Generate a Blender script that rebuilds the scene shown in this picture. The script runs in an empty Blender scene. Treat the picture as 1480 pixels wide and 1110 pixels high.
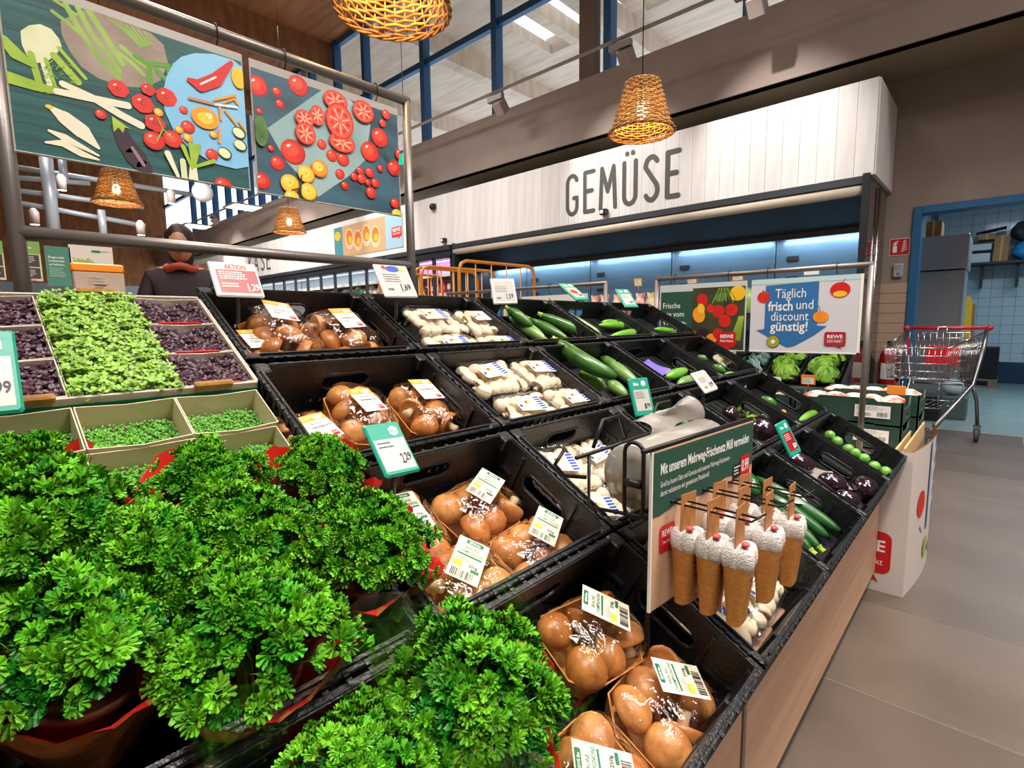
import bpy, bmesh, math, random
from math import sin, cos, pi, radians, sqrt, atan2
from mathutils import Vector, Matrix, Euler, noise
from mathutils.geometry import delaunay_2d_cdt
random.seed(7)
scn = bpy.context.scene
COL = scn.collection

# ------------------------------------------------------------------ camera
FPX, YAW, PITCH, ROLL = 756.98, 0.748750, 0.1168405, -0.0120088
CAM = Vector((0.0, 0.0, 1.08))
_f = Vector((-sin(YAW)*cos(PITCH), cos(YAW)*cos(PITCH), -sin(PITCH)))
_r0 = Vector((cos(YAW), sin(YAW), 0)); _u0 = _r0.cross(_f)
_r = cos(ROLL)*_r0 + sin(ROLL)*_u0
_u = -sin(ROLL)*_r0 + cos(ROLL)*_u0
cd = bpy.data.cameras.new('camera'); cam = bpy.data.objects.new('camera', cd); COL.objects.link(cam)
cd.sensor_width = 36; cd.lens = FPX*36/1480; cd.clip_start = 0.02; cd.clip_end = 200
Mc = Matrix((( _r.x, _u.x, -_f.x, CAM.x), (_r.y, _u.y, -_f.y, CAM.y), (_r.z, _u.z, -_f.z, CAM.z), (0, 0, 0, 1)))
cam.matrix_world = Mc; scn.camera = cam

# ------------------------------------------------------------------ world, lamps, exposure
w = bpy.data.worlds.new('sky'); scn.world = w; w.use_nodes = True
bg = w.node_tree.nodes['Background']; bg.inputs[0].default_value = (0.80, 0.88, 1.0, 1); bg.inputs[1].default_value = 1.7
scn.view_settings.view_transform = 'Standard'; scn.view_settings.look = 'None'
scn.view_settings.gamma = 1; scn.view_settings.use_curve_mapping = False
scn.view_settings.exposure = 0.0

def aim(o, target):
    d = (Vector(target) - o.location).normalized()
    o.rotation_euler = d.to_track_quat('-Z', 'Y').to_euler()
def area(name, loc, target, power, sx, sy, col=(1, .93, .84), spread=180):
    l = bpy.data.lights.new(name, 'AREA'); l.shape = 'RECTANGLE'; l.size = sx; l.size_y = sy
    l.energy = power; l.color = col; l.spread = radians(spread)
    o = bpy.data.objects.new(name, l); COL.objects.link(o); o.location = loc; aim(o, target); return o
def spot(name, loc, target, power, deg=40, blend=.6, col=(1, .92, .82), size=.06):
    l = bpy.data.lights.new(name, 'SPOT'); l.energy = power; l.color = col; l.spot_size = radians(deg); l.spot_blend = blend
    l.shadow_soft_size = size
    o = bpy.data.objects.new(name, l); COL.objects.link(o); o.location = loc; aim(o, target); return o
def point(name, loc, power, col, size=.03):
    l = bpy.data.lights.new(name, 'POINT'); l.energy = power; l.color = col; l.shadow_soft_size = size
    o = bpy.data.objects.new(name, l); COL.objects.link(o); o.location = loc; return o
# area lights added overhead as fill for island, background and aisle; no fixtures
for i, (x, y) in enumerate([(0.55, -.2), (0.55, 1.6), (0.6, 3.6)]):
    area('ceiling_fill_light', (x, y, 4.1), (x-.75, y+.25, .6), 40, .9, .25, (1, .93, .85), 120)
area('ceiling_fill_light', (-2.4, .5, 4.3), (-1.2, .9, .9), 35, .9, .3, (1, .93, .86), 130)
area('ceiling_fill_light', (-5.5, 3.0, 4.3), (-6.0, 4.2, 1.0), 90, 1.6, .4, (1, .95, .9), 140)
area('ceiling_fill_light', (-11, 2.5, 4.3), (-12, 3.6, 1.0), 220, 2.6, .5, (1, .96, .92), 150)
area('ceiling_fill_light', (2.8, 1.5, 4.1), (1.0, 2.0, .3), 60, .4, 2.2, (1, .93, .86), 130)  # fill added from the aisle side to brighten the oak front
for x, y in ((-3.5, .5), (-8.5, 1.5), (-14.5, 1.5), (2.5, 3.5), (.5, -1.2)):
    area('hall_fill_light', (x, y, 6.3), (x, y, 0), 95, 2.6, 1.0, (1, .93, .86), 170)  # added general fill high in the hall, light only, without housings
# produce spots
spot('track_spot_light', (0.5, 1.2, 3.9), (-.75, 1.0, .75), 70, 46, .7)
spot('track_spot_light', (0.3, -.6, 3.9), (-.75, .2, .75), 55, 44, .7)
spot('track_spot_light', (-.2, 3.0, 3.9), (-1.0, 2.3, .8), 55, 40, .7)

# ------------------------------------------------------------------ helpers
def srgb(h):
    if isinstance(h, str):
        h = h.lstrip('#'); c = [int(h[i:i+2], 16)/255 for i in (0, 2, 4)]
    else: c = list(h)
    return tuple((x/12.92 if x <= .04045 else ((x+.055)/1.055)**2.4) for x in c) + (1,)
MATS = {}
def ordn(i): return ['first', 'second', 'third', 'fourth', 'fifth', 'sixth', 'seventh', 'eighth', 'ninth', 'tenth', 'eleventh', 'twelfth', 'thirteenth', 'fourteenth', 'fifteenth', 'sixteenth', 'seventeenth', 'eighteenth', 'nineteenth', 'twentieth', 'twenty-first', 'twenty-second', 'twenty-third', 'twenty-fourth', 'twenty-fifth', 'twenty-sixth', 'twenty-seventh', 'twenty-eighth', 'twenty-ninth', 'thirtieth'][i]
def mat(name, col, rough=.5, metal=0, spec=.5, col2=None, nscale=20, ntype='noise', bump=0, bscale=60, trans=0,
        coat=0, emis=None, estr=0, stretch=None, contrast=(.35, .65), island=0, sss=0, coord='Object', alpha=1):
    if name in MATS: return MATS[name]
    m = bpy.data.materials.new(name); m.use_nodes = True; nt = m.node_tree; b = nt.nodes['Principled BSDF']; L = nt.links
    b.inputs['Base Color'].default_value = srgb(col); b.inputs['Roughness'].default_value = rough
    b.inputs['Metallic'].default_value = metal; b.inputs['Specular IOR Level'].default_value = spec
    if trans: b.inputs['Transmission Weight'].default_value = trans
    if coat: b.inputs['Coat Weight'].default_value = coat; b.inputs['Coat Roughness'].default_value = .08
    if sss: b.inputs['Subsurface Weight'].default_value = sss; b.inputs['Subsurface Scale'].default_value = .01
    if alpha < 1: b.inputs['Alpha'].default_value = alpha
    if emis: b.inputs['Emission Color'].default_value = srgb(emis); b.inputs['Emission Strength'].default_value = estr
    tc = mp = None
    if col2 or bump:
        tc = nt.nodes.new('ShaderNodeTexCoord'); mp = nt.nodes.new('ShaderNodeMapping'); L.new(tc.outputs[coord], mp.inputs[0])
        if stretch: mp.inputs['Scale'].default_value = stretch
    last = None
    if col2:
        if ntype == 'wave':
            n = nt.nodes.new('ShaderNodeTexWave'); n.inputs['Scale'].default_value = nscale; n.inputs['Distortion'].default_value = 6
            n.inputs['Detail'].default_value = 3; n.inputs['Detail Scale'].default_value = 1.5; out = n.outputs['Fac']
        elif ntype == 'voronoi':
            n = nt.nodes.new('ShaderNodeTexVoronoi'); n.inputs['Scale'].default_value = nscale; out = n.outputs['Distance']
        else:
            n = nt.nodes.new('ShaderNodeTexNoise'); n.inputs['Scale'].default_value = nscale; n.inputs['Detail'].default_value = 5; out = n.outputs['Fac']
        L.new(mp.outputs[0], n.inputs['Vector'])
        r = nt.nodes.new('ShaderNodeValToRGB'); r.color_ramp.elements[0].position = contrast[0]; r.color_ramp.elements[1].position = contrast[1]
        r.color_ramp.elements[0].color = srgb(col); r.color_ramp.elements[1].color = srgb(col2)
        L.new(out, r.inputs[0]); last = r.outputs[0]
    if island:
        g = nt.nodes.new('ShaderNodeNewGeometry'); hs = nt.nodes.new('ShaderNodeHueSaturation')
        mr = nt.nodes.new('ShaderNodeMapRange'); mr.inputs[3].default_value = 1-island; mr.inputs[4].default_value = 1+island
        L.new(g.outputs['Random Per Island'], mr.inputs[0]); L.new(mr.outputs[0], hs.inputs['Value'])
        if last: L.new(last, hs.inputs['Color'])
        else: hs.inputs['Color'].default_value = srgb(col)
        last = hs.outputs[0]
    if last: L.new(last, b.inputs['Base Color'])
    if bump:
        n = nt.nodes.new('ShaderNodeTexNoise'); n.inputs['Scale'].default_value = bscale; n.inputs['Detail'].default_value = 4
        L.new(mp.outputs[0], n.inputs['Vector'])
        bp = nt.nodes.new('ShaderNodeBump'); bp.inputs['Strength'].default_value = bump; bp.inputs['Distance'].default_value = .01
        L.new(n.outputs['Fac'], bp.inputs['Height']); L.new(bp.outputs[0], b.inputs['Normal'])
    MATS[name] = m; return m
def film_mat(name, tint=(1, 1, 1), rough=.06, base=.05, bscale=40, bump=.5, gl=1.0):
    """thin clear plastic: mostly see-through, glossy by fresnel and by the wrinkles' angle"""
    if name in MATS: return MATS[name]
    m = bpy.data.materials.new(name); m.use_nodes = True; nt = m.node_tree; nt.nodes.clear(); L = nt.links
    o = nt.nodes.new('ShaderNodeOutputMaterial'); mx = nt.nodes.new('ShaderNodeMixShader')
    tr = nt.nodes.new('ShaderNodeBsdfTransparent'); tr.inputs[0].default_value = (*tint, 1)
    g = nt.nodes.new('ShaderNodeBsdfGlossy'); g.inputs['Roughness'].default_value = rough; g.inputs['Color'].default_value = (gl, gl, gl, 1)
    fr = nt.nodes.new('ShaderNodeFresnel'); ge = nt.nodes.new('ShaderNodeNewGeometry'); ma = nt.nodes.new('ShaderNodeMath'); ma.operation = 'MULTIPLY_ADD'
    ma.inputs[1].default_value = 1/1.45-1.45; ma.inputs[2].default_value = 1.45; L.new(ge.outputs['Backfacing'], ma.inputs[0]); L.new(ma.outputs[0], fr.inputs[0])   # same thin sheet seen from either side
    ad = nt.nodes.new('ShaderNodeMath'); ad.operation = 'ADD'; ad.inputs[1].default_value = base; ad.use_clamp = True
    tc = nt.nodes.new('ShaderNodeTexCoord'); n = nt.nodes.new('ShaderNodeTexNoise'); n.inputs['Scale'].default_value = bscale; n.inputs['Detail'].default_value = 2
    n.inputs['Distortion'].default_value = 1.5
    bp = nt.nodes.new('ShaderNodeBump'); bp.inputs['Strength'].default_value = bump; bp.inputs['Distance'].default_value = .01
    L.new(tc.outputs['Object'], n.inputs['Vector']); L.new(n.outputs['Fac'], bp.inputs['Height'])
    L.new(bp.outputs[0], g.inputs['Normal']); L.new(bp.outputs[0], fr.inputs['Normal'])
    L.new(fr.outputs[0], ad.inputs[0]); L.new(ad.outputs[0], mx.inputs[0]); L.new(tr.outputs[0], mx.inputs[1]); L.new(g.outputs[0], mx.inputs[2])
    L.new(mx.outputs[0], o.inputs[0]); MATS[name] = m; return m
def emit(name, col, s):
    if name in MATS: return MATS[name]
    m = bpy.data.materials.new(name); m.use_nodes = True; nt = m.node_tree; nt.nodes.clear()
    o = nt.nodes.new('ShaderNodeOutputMaterial'); e = nt.nodes.new('ShaderNodeEmission'); e.inputs[0].default_value = srgb(col); e.inputs[1].default_value = s
    nt.links.new(e.outputs[0], o.inputs[0]); MATS[name] = m; return m

class MB:
    def __init__(s): s.v = []; s.f = []; s.m = []; s.sm = []; s.mats = []; s.T = None
    def mi(s, m):
        if m not in s.mats: s.mats.append(m)
        return s.mats.index(m)
    def add(s, vs, fs, m, smooth=False):
        k = len(s.v); T = s.T
        for p in vs:
            p = Vector(p); s.v.append(T @ p if T is not None else p)
        i = s.mi(m)
        for f in fs: s.f.append(tuple(k+j for j in f)); s.m.append(i); s.sm.append(smooth)
        return s
    def box(s, a, b, m):
        x0, y0, z0 = a; x1, y1, z1 = b
        return s.add([(x0,y0,z0),(x1,y0,z0),(x1,y1,z0),(x0,y1,z0),(x0,y0,z1),(x1,y0,z1),(x1,y1,z1),(x0,y1,z1)],
              [(0,3,2,1),(4,5,6,7),(0,1,5,4),(1,2,6,5),(2,3,7,6),(3,0,4,7)], m)
    def cbox(s, a, b, m, c=.004):
        """box with chamfered vertical and top edges"""
        x0, y0, z0 = a; x1, y1, z1 = b; vs = []
        for z, k in ((z0, c), (z0+c, 0), (z1-c, 0), (z1, c)):
            X0, X1, Y0, Y1 = x0+k, x1-k, y0+k, y1-k
            vs += [(X0+c,Y0,z),(X1-c,Y0,z),(X1,Y0+c,z),(X1,Y1-c,z),(X1-c,Y1,z),(X0+c,Y1,z),(X0,Y1-c,z),(X0,Y0+c,z)]
        fs = [tuple(range(7, -1, -1)), tuple(range(24, 32))]
        for r in range(3):
            for i in range(8): fs.append((r*8+i, r*8+(i+1)%8, r*8+8+(i+1)%8, r*8+8+i))
        return s.add(vs, fs, m)
    def tube(s, pts, r, m, n=8, closed=False, smooth=True, caps=True, flat=None):
        pts = [Vector(p) for p in pts]; N = len(pts); rr = r if isinstance(r, (list, tuple)) else [r]*N
        vs = []; up = None; T0 = None
        for i, p in enumerate(pts):
            a = pts[(i-1) % N] if closed or i > 0 else p; b = pts[(i+1) % N] if closed or i < N-1 else p
            t = (b-a).normalized() if (b-a).length > 1e-9 else Vector((0, 0, 1))
            if up is None:
                up = t.orthogonal().normalized()
            else:
                up = (up - t*up.dot(t)); up = up.normalized() if up.length > 1e-6 else t.orthogonal().normalized()
            q = t.cross(up)
            for k in range(n):
                A = 2*pi*k/n + (pi/n); vs.append(p + rr[i]*(cos(A)*up + sin(A)*q))
        fs = []
        for i in range(N if closed else N-1):
            j = (i+1) % N
            for k in range(n): fs.append((i*n+k, i*n+(k+1)%n, j*n+(k+1)%n, j*n+k))
        if not closed and caps: fs.append(tuple(range(n-1, -1, -1))); fs.append(tuple((N-1)*n+k for k in range(n)))
        return s.add(vs, fs, m, smooth)
    def lathe(s, prof, m, n=24, smooth=True, T=None, wob=None):
        vs = []; fs = []
        for i, (r, z) in enumerate(prof):
            for k in range(n):
                A = 2*pi*k/n; R = r*(wob(A, z) if wob else 1); p = Vector((R*cos(A), R*sin(A), z)); vs.append(T @ p if T is not None else p)
        for i in range(len(prof)-1):
            for k in range(n): fs.append((i*n+k, i*n+(k+1)%n, (i+1)*n+(k+1)%n, (i+1)*n+k))
        if prof[0][0] > 1e-5: fs.append(tuple(range(n-1, -1, -1)))
        if prof[-1][0] > 1e-5: fs.append(tuple((len(prof)-1)*n+k for k in range(n)))
        return s.add(vs, fs, m, smooth)
    def ell(s, c, r, m, nu=14, nv=9, T=None, smooth=True, fn=None):
        vs = []; fs = []
        for j in range(nv+1):
            ph = pi*j/nv
            for k in range(nu):
                A = 2*pi*k/nu; d = Vector((sin(ph)*cos(A), sin(ph)*sin(A), cos(ph))); g = fn(d) if fn else 1
                p = Vector((r[0]*d.x*g, r[1]*d.y*g, r[2]*d.z*g)); p = (T @ p if T is not None else p) + Vector(c); vs.append(p)
        for j in range(nv):
            for k in range(nu): fs.append((j*nu+k, (j+1)*nu+k, (j+1)*nu+(k+1)%nu, j*nu+(k+1)%nu))
        return s.add(vs, fs, m, smooth)
    def grid(s, fn, nu, nv, m, smooth=True, skip=None):
        vs = [fn(i/nu, j/nv) for j in range(nv+1) for i in range(nu+1)]; fs = []
        for j in range(nv):
            for i in range(nu):
                if skip and skip(i, j): continue
                fs.append((j*(nu+1)+i, j*(nu+1)+i+1, (j+1)*(nu+1)+i+1, (j+1)*(nu+1)+i))
        return s.add(vs, fs, m, smooth)
    def plate(s, outline, holes, t, m, T=None):
        """flat sheet in local XY with real holes, thickness t in +Z"""
        vs = []; ed = []
        for lp in [outline]+holes:
            k = len(vs); n = len(lp); vs += [Vector(p) for p in lp]; ed += [(k+i, k+(i+1) % n) for i in range(n)]
        rv, re, rf, *_ = delaunay_2d_cdt(vs, ed, [], 0, 1e-7)
        def inside(p, lp):
            c = False; n = len(lp); j = n-1
            for i in range(n):
                if (lp[i][1] > p[1]) != (lp[j][1] > p[1]) and p[0] < (lp[j][0]-lp[i][0])*(p[1]-lp[i][1])/(lp[j][1]-lp[i][1])+lp[i][0]: c = not c
                j = i
            return c
        fs = []
        for f in rf:
            c = sum((rv[i] for i in f), Vector((0, 0)))/len(f)
            if inside(c, outline) and not any(inside(c, h) for h in holes): fs.append(tuple(f))
        N = len(rv); V = [Vector((p.x, p.y, 0)) for p in rv]+[Vector((p.x, p.y, t)) for p in rv]
        F = [tuple(reversed(f)) for f in fs]+[tuple(i+N for i in f) for f in fs]
        cnt = {}
        for f in fs:
            for a, b in zip(f, f[1:]+f[:1]): cnt[(a, b)] = 1
        for (a, b) in cnt:
            if (b, a) not in cnt: F.append((a, b, b+N, a+N))
        if T is not None: V = [T @ p for p in V]
        return s.add(V, F, m)
    def mesh(s, name):
        me = bpy.data.meshes.new(name); me.from_pydata([tuple(p) for p in s.v], [], s.f)
        for m in s.mats: me.materials.append(m)
        me.polygons.foreach_set('material_index', s.m); me.polygons.foreach_set('use_smooth', s.sm); me.update(); return me
    def build(s, name, parent=None, M=None, **kw): return obj(name, s.mesh(name), parent, M, **kw)

def obj(name, me, parent=None, M=None, label=None, cat=None, group=None, kind=None):
    o = bpy.data.objects.new(name, me); COL.objects.link(o)
    if parent is not None: o.parent = parent
    if M is not None: o.matrix_local = M
    return tag(o, label, cat, group, kind)
def tag(o, label=None, cat=None, group=None, kind=None):
    if label: o['label'] = label
    if cat: o['category'] = cat
    if group: o['group'] = group
    if kind: o['kind'] = kind
    return o
def thing(name, label, cat, M=None, group=None):
    o = bpy.data.objects.new(name, None); COL.objects.link(o); o.empty_display_size = .05
    if M is not None: o.matrix_world = M if isinstance(M, Matrix) else Matrix.Translation(M)
    return tag(o, label, cat, group)
def bevel(o, w, seg=2):
    b = o.modifiers.new('bevel', 'BEVEL'); b.width = w; b.segments = seg; b.limit_method = 'ANGLE'; b.angle_limit = radians(40); return o
def fr(o, u, v):
    """frame: origin, local x = u, local y = v, local z = u x v"""
    u = Vector(u).normalized(); v = Vector(v); n = u.cross(v).normalized(); v = n.cross(u); o = Vector(o)
    return Matrix(((u.x, v.x, n.x, o.x), (u.y, v.y, n.y, o.y), (u.z, v.z, n.z, o.z), (0, 0, 0, 1)))
TR = Matrix.Translation
def RZ(a): return Matrix.Rotation(a, 4, 'Z')
def RX(a): return Matrix.Rotation(a, 4, 'X')
def RY(a): return Matrix.Rotation(a, 4, 'Y')
def ray(px, py): return (_r*((px-740)/FPX) - _u*((py-555)/FPX) + _f)
def onp(px, py, ax, val):
    """world point on the axis plane (real wall, board, shelf) that the measured picture point lies on"""
    d = ray(px, py); return CAM + d*((val-CAM[ax])/d[ax])

_tc = {}
def text2d(t, bold=0.0):
    key = (t, bold)
    if key in _tc: return _tc[key]
    c = bpy.data.curves.new('lettering', 'FONT'); c.body = t; c.size = 1; c.resolution_u = 2; c.offset = bold
    o = bpy.data.objects.new('lettering', c); COL.objects.link(o); dg = bpy.context.evaluated_depsgraph_get(); dg.update()
    me = o.evaluated_get(dg).to_mesh(); vs = [(p.co.x, p.co.y) for p in me.vertices]; fs = [tuple(p.vertices) for p in me.polygons]
    o.evaluated_get(dg).to_mesh_clear(); bpy.data.objects.remove(o); bpy.data.curves.remove(c)
    w = max(p[0] for p in vs)-min(p[0] for p in vs); x0 = min(p[0] for p in vs)
    _tc[key] = ([(x-x0, y) for x, y in vs], fs, w); return _tc[key]
class Sheet(MB):
    """flat print in local XY; every call goes one hair higher"""
    def __init__(s, z=0, dz=.00012): super().__init__(); s.z = z; s.dz = dz
    def up(s): s.z += s.dz; return s.z
    def poly(s, pts, m):
        z = s.up(); return s.add([(x, y, z) for x, y in pts], [tuple(range(len(pts)))], m)
    def rect(s, x0, y0, x1, y1, m): return s.poly([(x0, y0), (x1, y0), (x1, y1), (x0, y1)], m)
    def rrect(s, x0, y0, x1, y1, m, r):
        P = []
        for cx, cy, a in ((x1-r, y0+r, -pi/2), (x1-r, y1-r, 0), (x0+r, y1-r, pi/2), (x0+r, y0+r, pi)):
            P += [(cx+r*cos(a+k*pi/8), cy+r*sin(a+k*pi/8)) for k in range(5)]
        return s.poly(P, m)
    def oval(s, cx, cy, a, b, m, rot=0, n=20, wob=0):
        return s.poly([(cx+a*(1+wob*sin(5*t))*cos(t)*cos(rot)-b*(1+wob*sin(5*t))*sin(t)*sin(rot), cy+a*(1+wob*sin(5*t))*cos(t)*sin(rot)+b*(1+wob*sin(5*t))*sin(t)*cos(rot)) for t in [2*pi*k/n for k in range(n)]], m)
    def stroke(s, pts, w, m, round_=True, st=0.0):
        z = s.up(); pts = [Vector(p) for p in pts]; ws = w if isinstance(w, (list, tuple)) else [w]*len(pts)
        for i in range(len(pts)-1):
            d = pts[i+1]-pts[i]
            if d.length < 1e-9: continue
            q = Vector((-d.y, d.x)).normalized()
            a, b, c, e = pts[i]+q*ws[i]/2, pts[i]-q*ws[i]/2, pts[i+1]-q*ws[i+1]/2, pts[i+1]+q*ws[i+1]/2
            s.add([(p.x, p.y, z+st*i) for p in (b, c, e, a)], [(0, 1, 2, 3)], m)
        for i, (p, ww) in enumerate(zip(pts, ws)):
            if round_: s.add([(p.x+ww/2*cos(2*pi*k/12), p.y+ww/2*sin(2*pi*k/12), z+st*i+(st*.5 or 1e-6)) for k in range(12)], [tuple(range(12))], m)
        s.z += st*len(pts)
    def text(s, t, x, y, h, m, w=None, bold=0.0, xs=1.0, align='l', rot=0):
        vs, fs, W = text2d(t, bold); k = h/.7; sx = (w/W if w else k*xs)
        ox = 0 if align == 'l' else (-W*sx/2 if align == 'c' else -W*sx); z = s.up(); ca, sa = cos(rot), sin(rot)
        P = []
        for a, b in vs:
            X, Y = a*sx+ox, b*k; P.append((x+X*ca-Y*sa, y+X*sa+Y*ca, z))
        return s.add(P, fs, m)
    def lines(s, x, y, w, h, n, m, seed=1, frac=.45):
        """unreadably small print: rows of short dashes"""
        r = random.Random(seed); z = s.up(); st = h/n
        for i in range(n):
            cx = x; yy = y-i*st; end = x+w*r.uniform(.6, 1)
            while cx < end-.0005:
                l = min(r.uniform(.03, .12)*w, end-cx); s.add([(cx, yy-st*frac, z), (cx+l, yy-st*frac, z), (cx+l, yy, z), (cx, yy, z)], [(0, 1, 2, 3)], m); cx += l+w*.018
    def barcode(s, x, y, w, h, m, seed=3, n=22):
        r = random.Random(seed); z = s.up(); cx = x
        while cx < x+w:
            l = w/n*r.choice((.3, .5, .8)); s.add([(cx, y, z), (min(cx+l, x+w), y, z), (min(cx+l, x+w), y+h, z), (cx, y+h, z)], [(0, 1, 2, 3)], m); cx += l+w/n*r.choice((.3, .5, .8))
def speech(s, x0, y0, x1, y1, m, r, tail=.25):
    """rounded square speech bubble with its tail at the lower right"""
    w = x1-x0; h = y1-y0
    s.rrect(x0, y0, x1, y1, m, r); s.poly([(x0+w*.5, y0+h*.02), (x0+w*.72, y0+h*.02), (x0+w*.86, y0-h*tail)], m)

# common materials
WHITE = mat('white_print', '#ecebe6', .5); BLACKP = mat('black_print', '#15161a', .5); REDP = mat('red_print', '#c4151c', .45)
GREENP = mat('teal_green', '#0f8f78', .4, bump=.05); DKGREEN = mat('dark_green_print', '#234e3f', .55); GREYP = mat('grey_print', '#8d8c8a', .5)
CRATE = mat('black_crate_plastic', '#131416', .36, spec=.55, bump=.25, bscale=180, col2='#1d1e21', nscale=30)
STEEL = mat('dark_steel_tube', '#7d7672', .38, .55, bump=.04, bscale=90)
CHROME = mat('chrome_wire', '#c9c9cc', .16, 1)
BLACKM = mat('black_wire', '#1d1c1b', .45, .4)
KRAFT = mat('kraft_card', '#b98648', .75, col2='#a87539', nscale=120, bump=.15, bscale=300)
FILM = film_mat('clear_film')
GLASSY = film_mat('clear_pane', base=.03, bump=0, rough=.02)
# ================================================================== THE SETTING
YW, YB, YF = 6.56, 5.76, 5.6        # door wall, bulkhead face, fascia board face
PLASTER = mat('grey_beige_plaster', '#94857d', .85, col2='#8e7f78', nscale=3, bump=.08, bscale=120)
SOFF = mat('cream_soffit', '#978a72', .85, bump=.05)
BLUEM = mat('blue_painted_metal', '#1f5f8f', .4, spec=.5)
TILEM = mat('brown_stone_tile', '#695b51', .42, col2='#54483f', nscale=2.6, bump=.06, bscale=35, contrast=(.3, .75))
GROUT = mat('light_grout', '#b5a694', .8)

fl = MB(); fl.box((-24, -3, -.05), (6, YW, -.003), GROUT)
floor = fl.build('floor', kind='structure')
tm = []
for k in range(4):
    b = MB(); b.cbox((-.2975, -.2975, -.008), (.2975, .2975, 0), mat('brown_stone_tile_%s' % 'abcd'[k], ['#695b51', '#65584e', '#6c5e53', '#675950'][k], .4, col2=['#54483f', '#52473f', '#584c43', '#544840'][k], nscale=2.2+.4*k, bump=.06, bscale=35, contrast=(.3, .75)), .0012)
    tm.append(b.mesh('tile'))
TX, TY = -.381, .521
n = 0
for i in range(-5, 8):
    for j in range(-2, 11):
        cx, cy = TX+.3+.6*i, TY+.3+.6*j
        if cy+.3 > YW or cy < -1.2: continue
        if i < -3 and j < 7: continue
        n += 1
        if n > 298: continue
        obj('tile', tm[(i*7+j*3) % 4], floor, TR((cx, cy, 0)))

# back wall with the doorway to the store room
DX0, DX1, DH = -.70, 1.35, 2.15
wb = MB(); wb.box((-7.0, YW, 0), (DX0, YW+.14, 3.37), PLASTER); wb.box((DX1, YW, 0), (6, YW+.14, 3.37), PLASTER); wb.box((DX0, YW, DH), (DX1, YW+.14, 3.37), PLASTER)
wall_back = wb.build('wall_back', kind='structure')
WT = mat('beige_wall_tile', '#b39c8a', .35, bump=.03)
tb = MB(); tb.cbox((0, -.012, 0), (.296, 0, .0965), WT, .002); tme = tb.mesh('tile')
for j in range(14):
    for i in range(2):
        x = -1.30+.3*i
        obj('tile', tme, wall_back, TR((x, YW, .034+.0995*j)))
# door frame
df = MB()
for x0, x1, z0, z1 in ((DX0, DX0+.07, 0, DH), (DX1-.07, DX1, 0, DH), (DX0+.0701, DX1-.0701, DH-.07, DH)):
    df.cbox((x0, YW-.03, z0), (x1, YW+.17, z1), BLUEM, .004)
df.build('door_1', kind='structure')

# soffit, bulkhead, clerestory, timber ceiling
sf = MB(); sf.box((-24, YB, 3.37), (6, YW+.2, 3.45), SOFF); sf.build('ceiling_soffit', kind='structure')
bk = MB(); bk.box((-24, YB-.02, 3.37), (6, YB+.10, 4.10), PLASTER); bk.box((-24, YB+.10, 4.0), (6, 6.15, 4.08), PLASTER); bk.build('wall_bulkhead', kind='structure')
PLY = mat('knotty_plywood', '#d6c4ae', .7, col2='#b9a48a', nscale=2.2, stretch=(.5, 3, 1), bump=.05, contrast=(.35, .8))
PLYIN = mat('warm_brown_timber', '#a06c42', .7, col2='#85542f', nscale=2.5, stretch=(.4, 3, 1), bump=.05)
ZC = 7.0
cl = MB(); cl.box((-24.2, -6.2, ZC), (8, 6.2, ZC+.2), PLYIN); ceiling = cl.build('ceiling', kind='structure')
# roof overhang outside the windows, with skylight openings between beams
ro = MB(); X0 = -24
ops = [(-7.75+.78*k, -7.75+.78*k+.55) for k in range(8)]
ro.box((-24, 6.2, ZC), (8, 8.15, ZC+.2), PLY); ro.box((-24, 9.75, ZC), (8, 13, ZC+.2), PLY)
px = -24
for a, b in ops+[(8, 8)]:
    if a > px: ro.box((px, 8.15, ZC), (a, 9.75, ZC+.2), PLY)
    px = b
for a, b in ops: ro.box((b+.03, 8.1, ZC+.2), (b+.2, 9.8, ZC+.35), PLY); 
ro.box((-7.9, 8.0, ZC+.2), (-1.5, 8.15, ZC+.35), PLY); ro.box((-7.9, 9.75, ZC+.2), (-1.5, 9.9, ZC+.35), PLY)
ro.build('trim_roof_overhang', kind='structure')
for x in (-12.2, -9.0, -5.8, -2.6):
    b = MB(); b.box((x-.14, 6.2, ZC-.45), (x+.14, 13, ZC), PLY); b.build('trim_beam', kind='structure')
for x in (-18.0, -14.5, -11.0):
    b = MB(); b.box((x-.16, -6, ZC-.5), (x+.16, 6.2, ZC), PLYIN); b.build('trim_beam', kind='structure')
# blue corrugated parapet beyond the glass
pa = MB(); LB = mat('blue_corrugated_sheet', '#5f8fb8', .4, .3)
for k in range(9): pa.box((-24, 9.0+.02*(k % 2), 4.2+.16*k), (8, 9.12+.05*(k % 2), 4.2+.16*k+.15), LB)
pa.build('trim_parapet', kind='structure')
YG = 6.2
wn = MB()
mull = [-20.5, -19.5, -18.4, -17.3, -16.4, -15.6, -14.9, -14.1, -12.9, -11.8, -10.7, -9.6, -7.75, -5.98, -3.95, -2.2, -.4, 1.4, 3.2]
for x in mull: wn.box((x-.055, YG-.09, 4.08), (x+.055, YG+.06, ZC), BLUEM)
for z in (4.10, 5.62, ZC-.06): wn.box((-24, YG-.05, z-.05), (6, YG+.04, z+.05), BLUEM)
win = wn.build('window_1', kind='structure')
for a, b in zip(mull[:-1], mull[1:]):
    for z0, z1 in ((4.15, 5.57), (5.67, ZC-.11)):
        p = MB(); p.add([(a+.055, YG, z0), (b-.055, YG, z0), (b-.055, YG, z1), (a+.055, YG, z1)], [(0, 1, 2, 3)], GLASSY); p.build('pane', win)
cp = MB(); cp.box((-4.36, YG-.12, 4.08), (-4.12, YG+.02, ZC), mat('grey_brown_timber_post', '#8b7a6c', .7, col2='#7a6a5e', nscale=5, stretch=(1, 1, .2)))
cp.build('trim_post', kind='structure')
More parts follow.
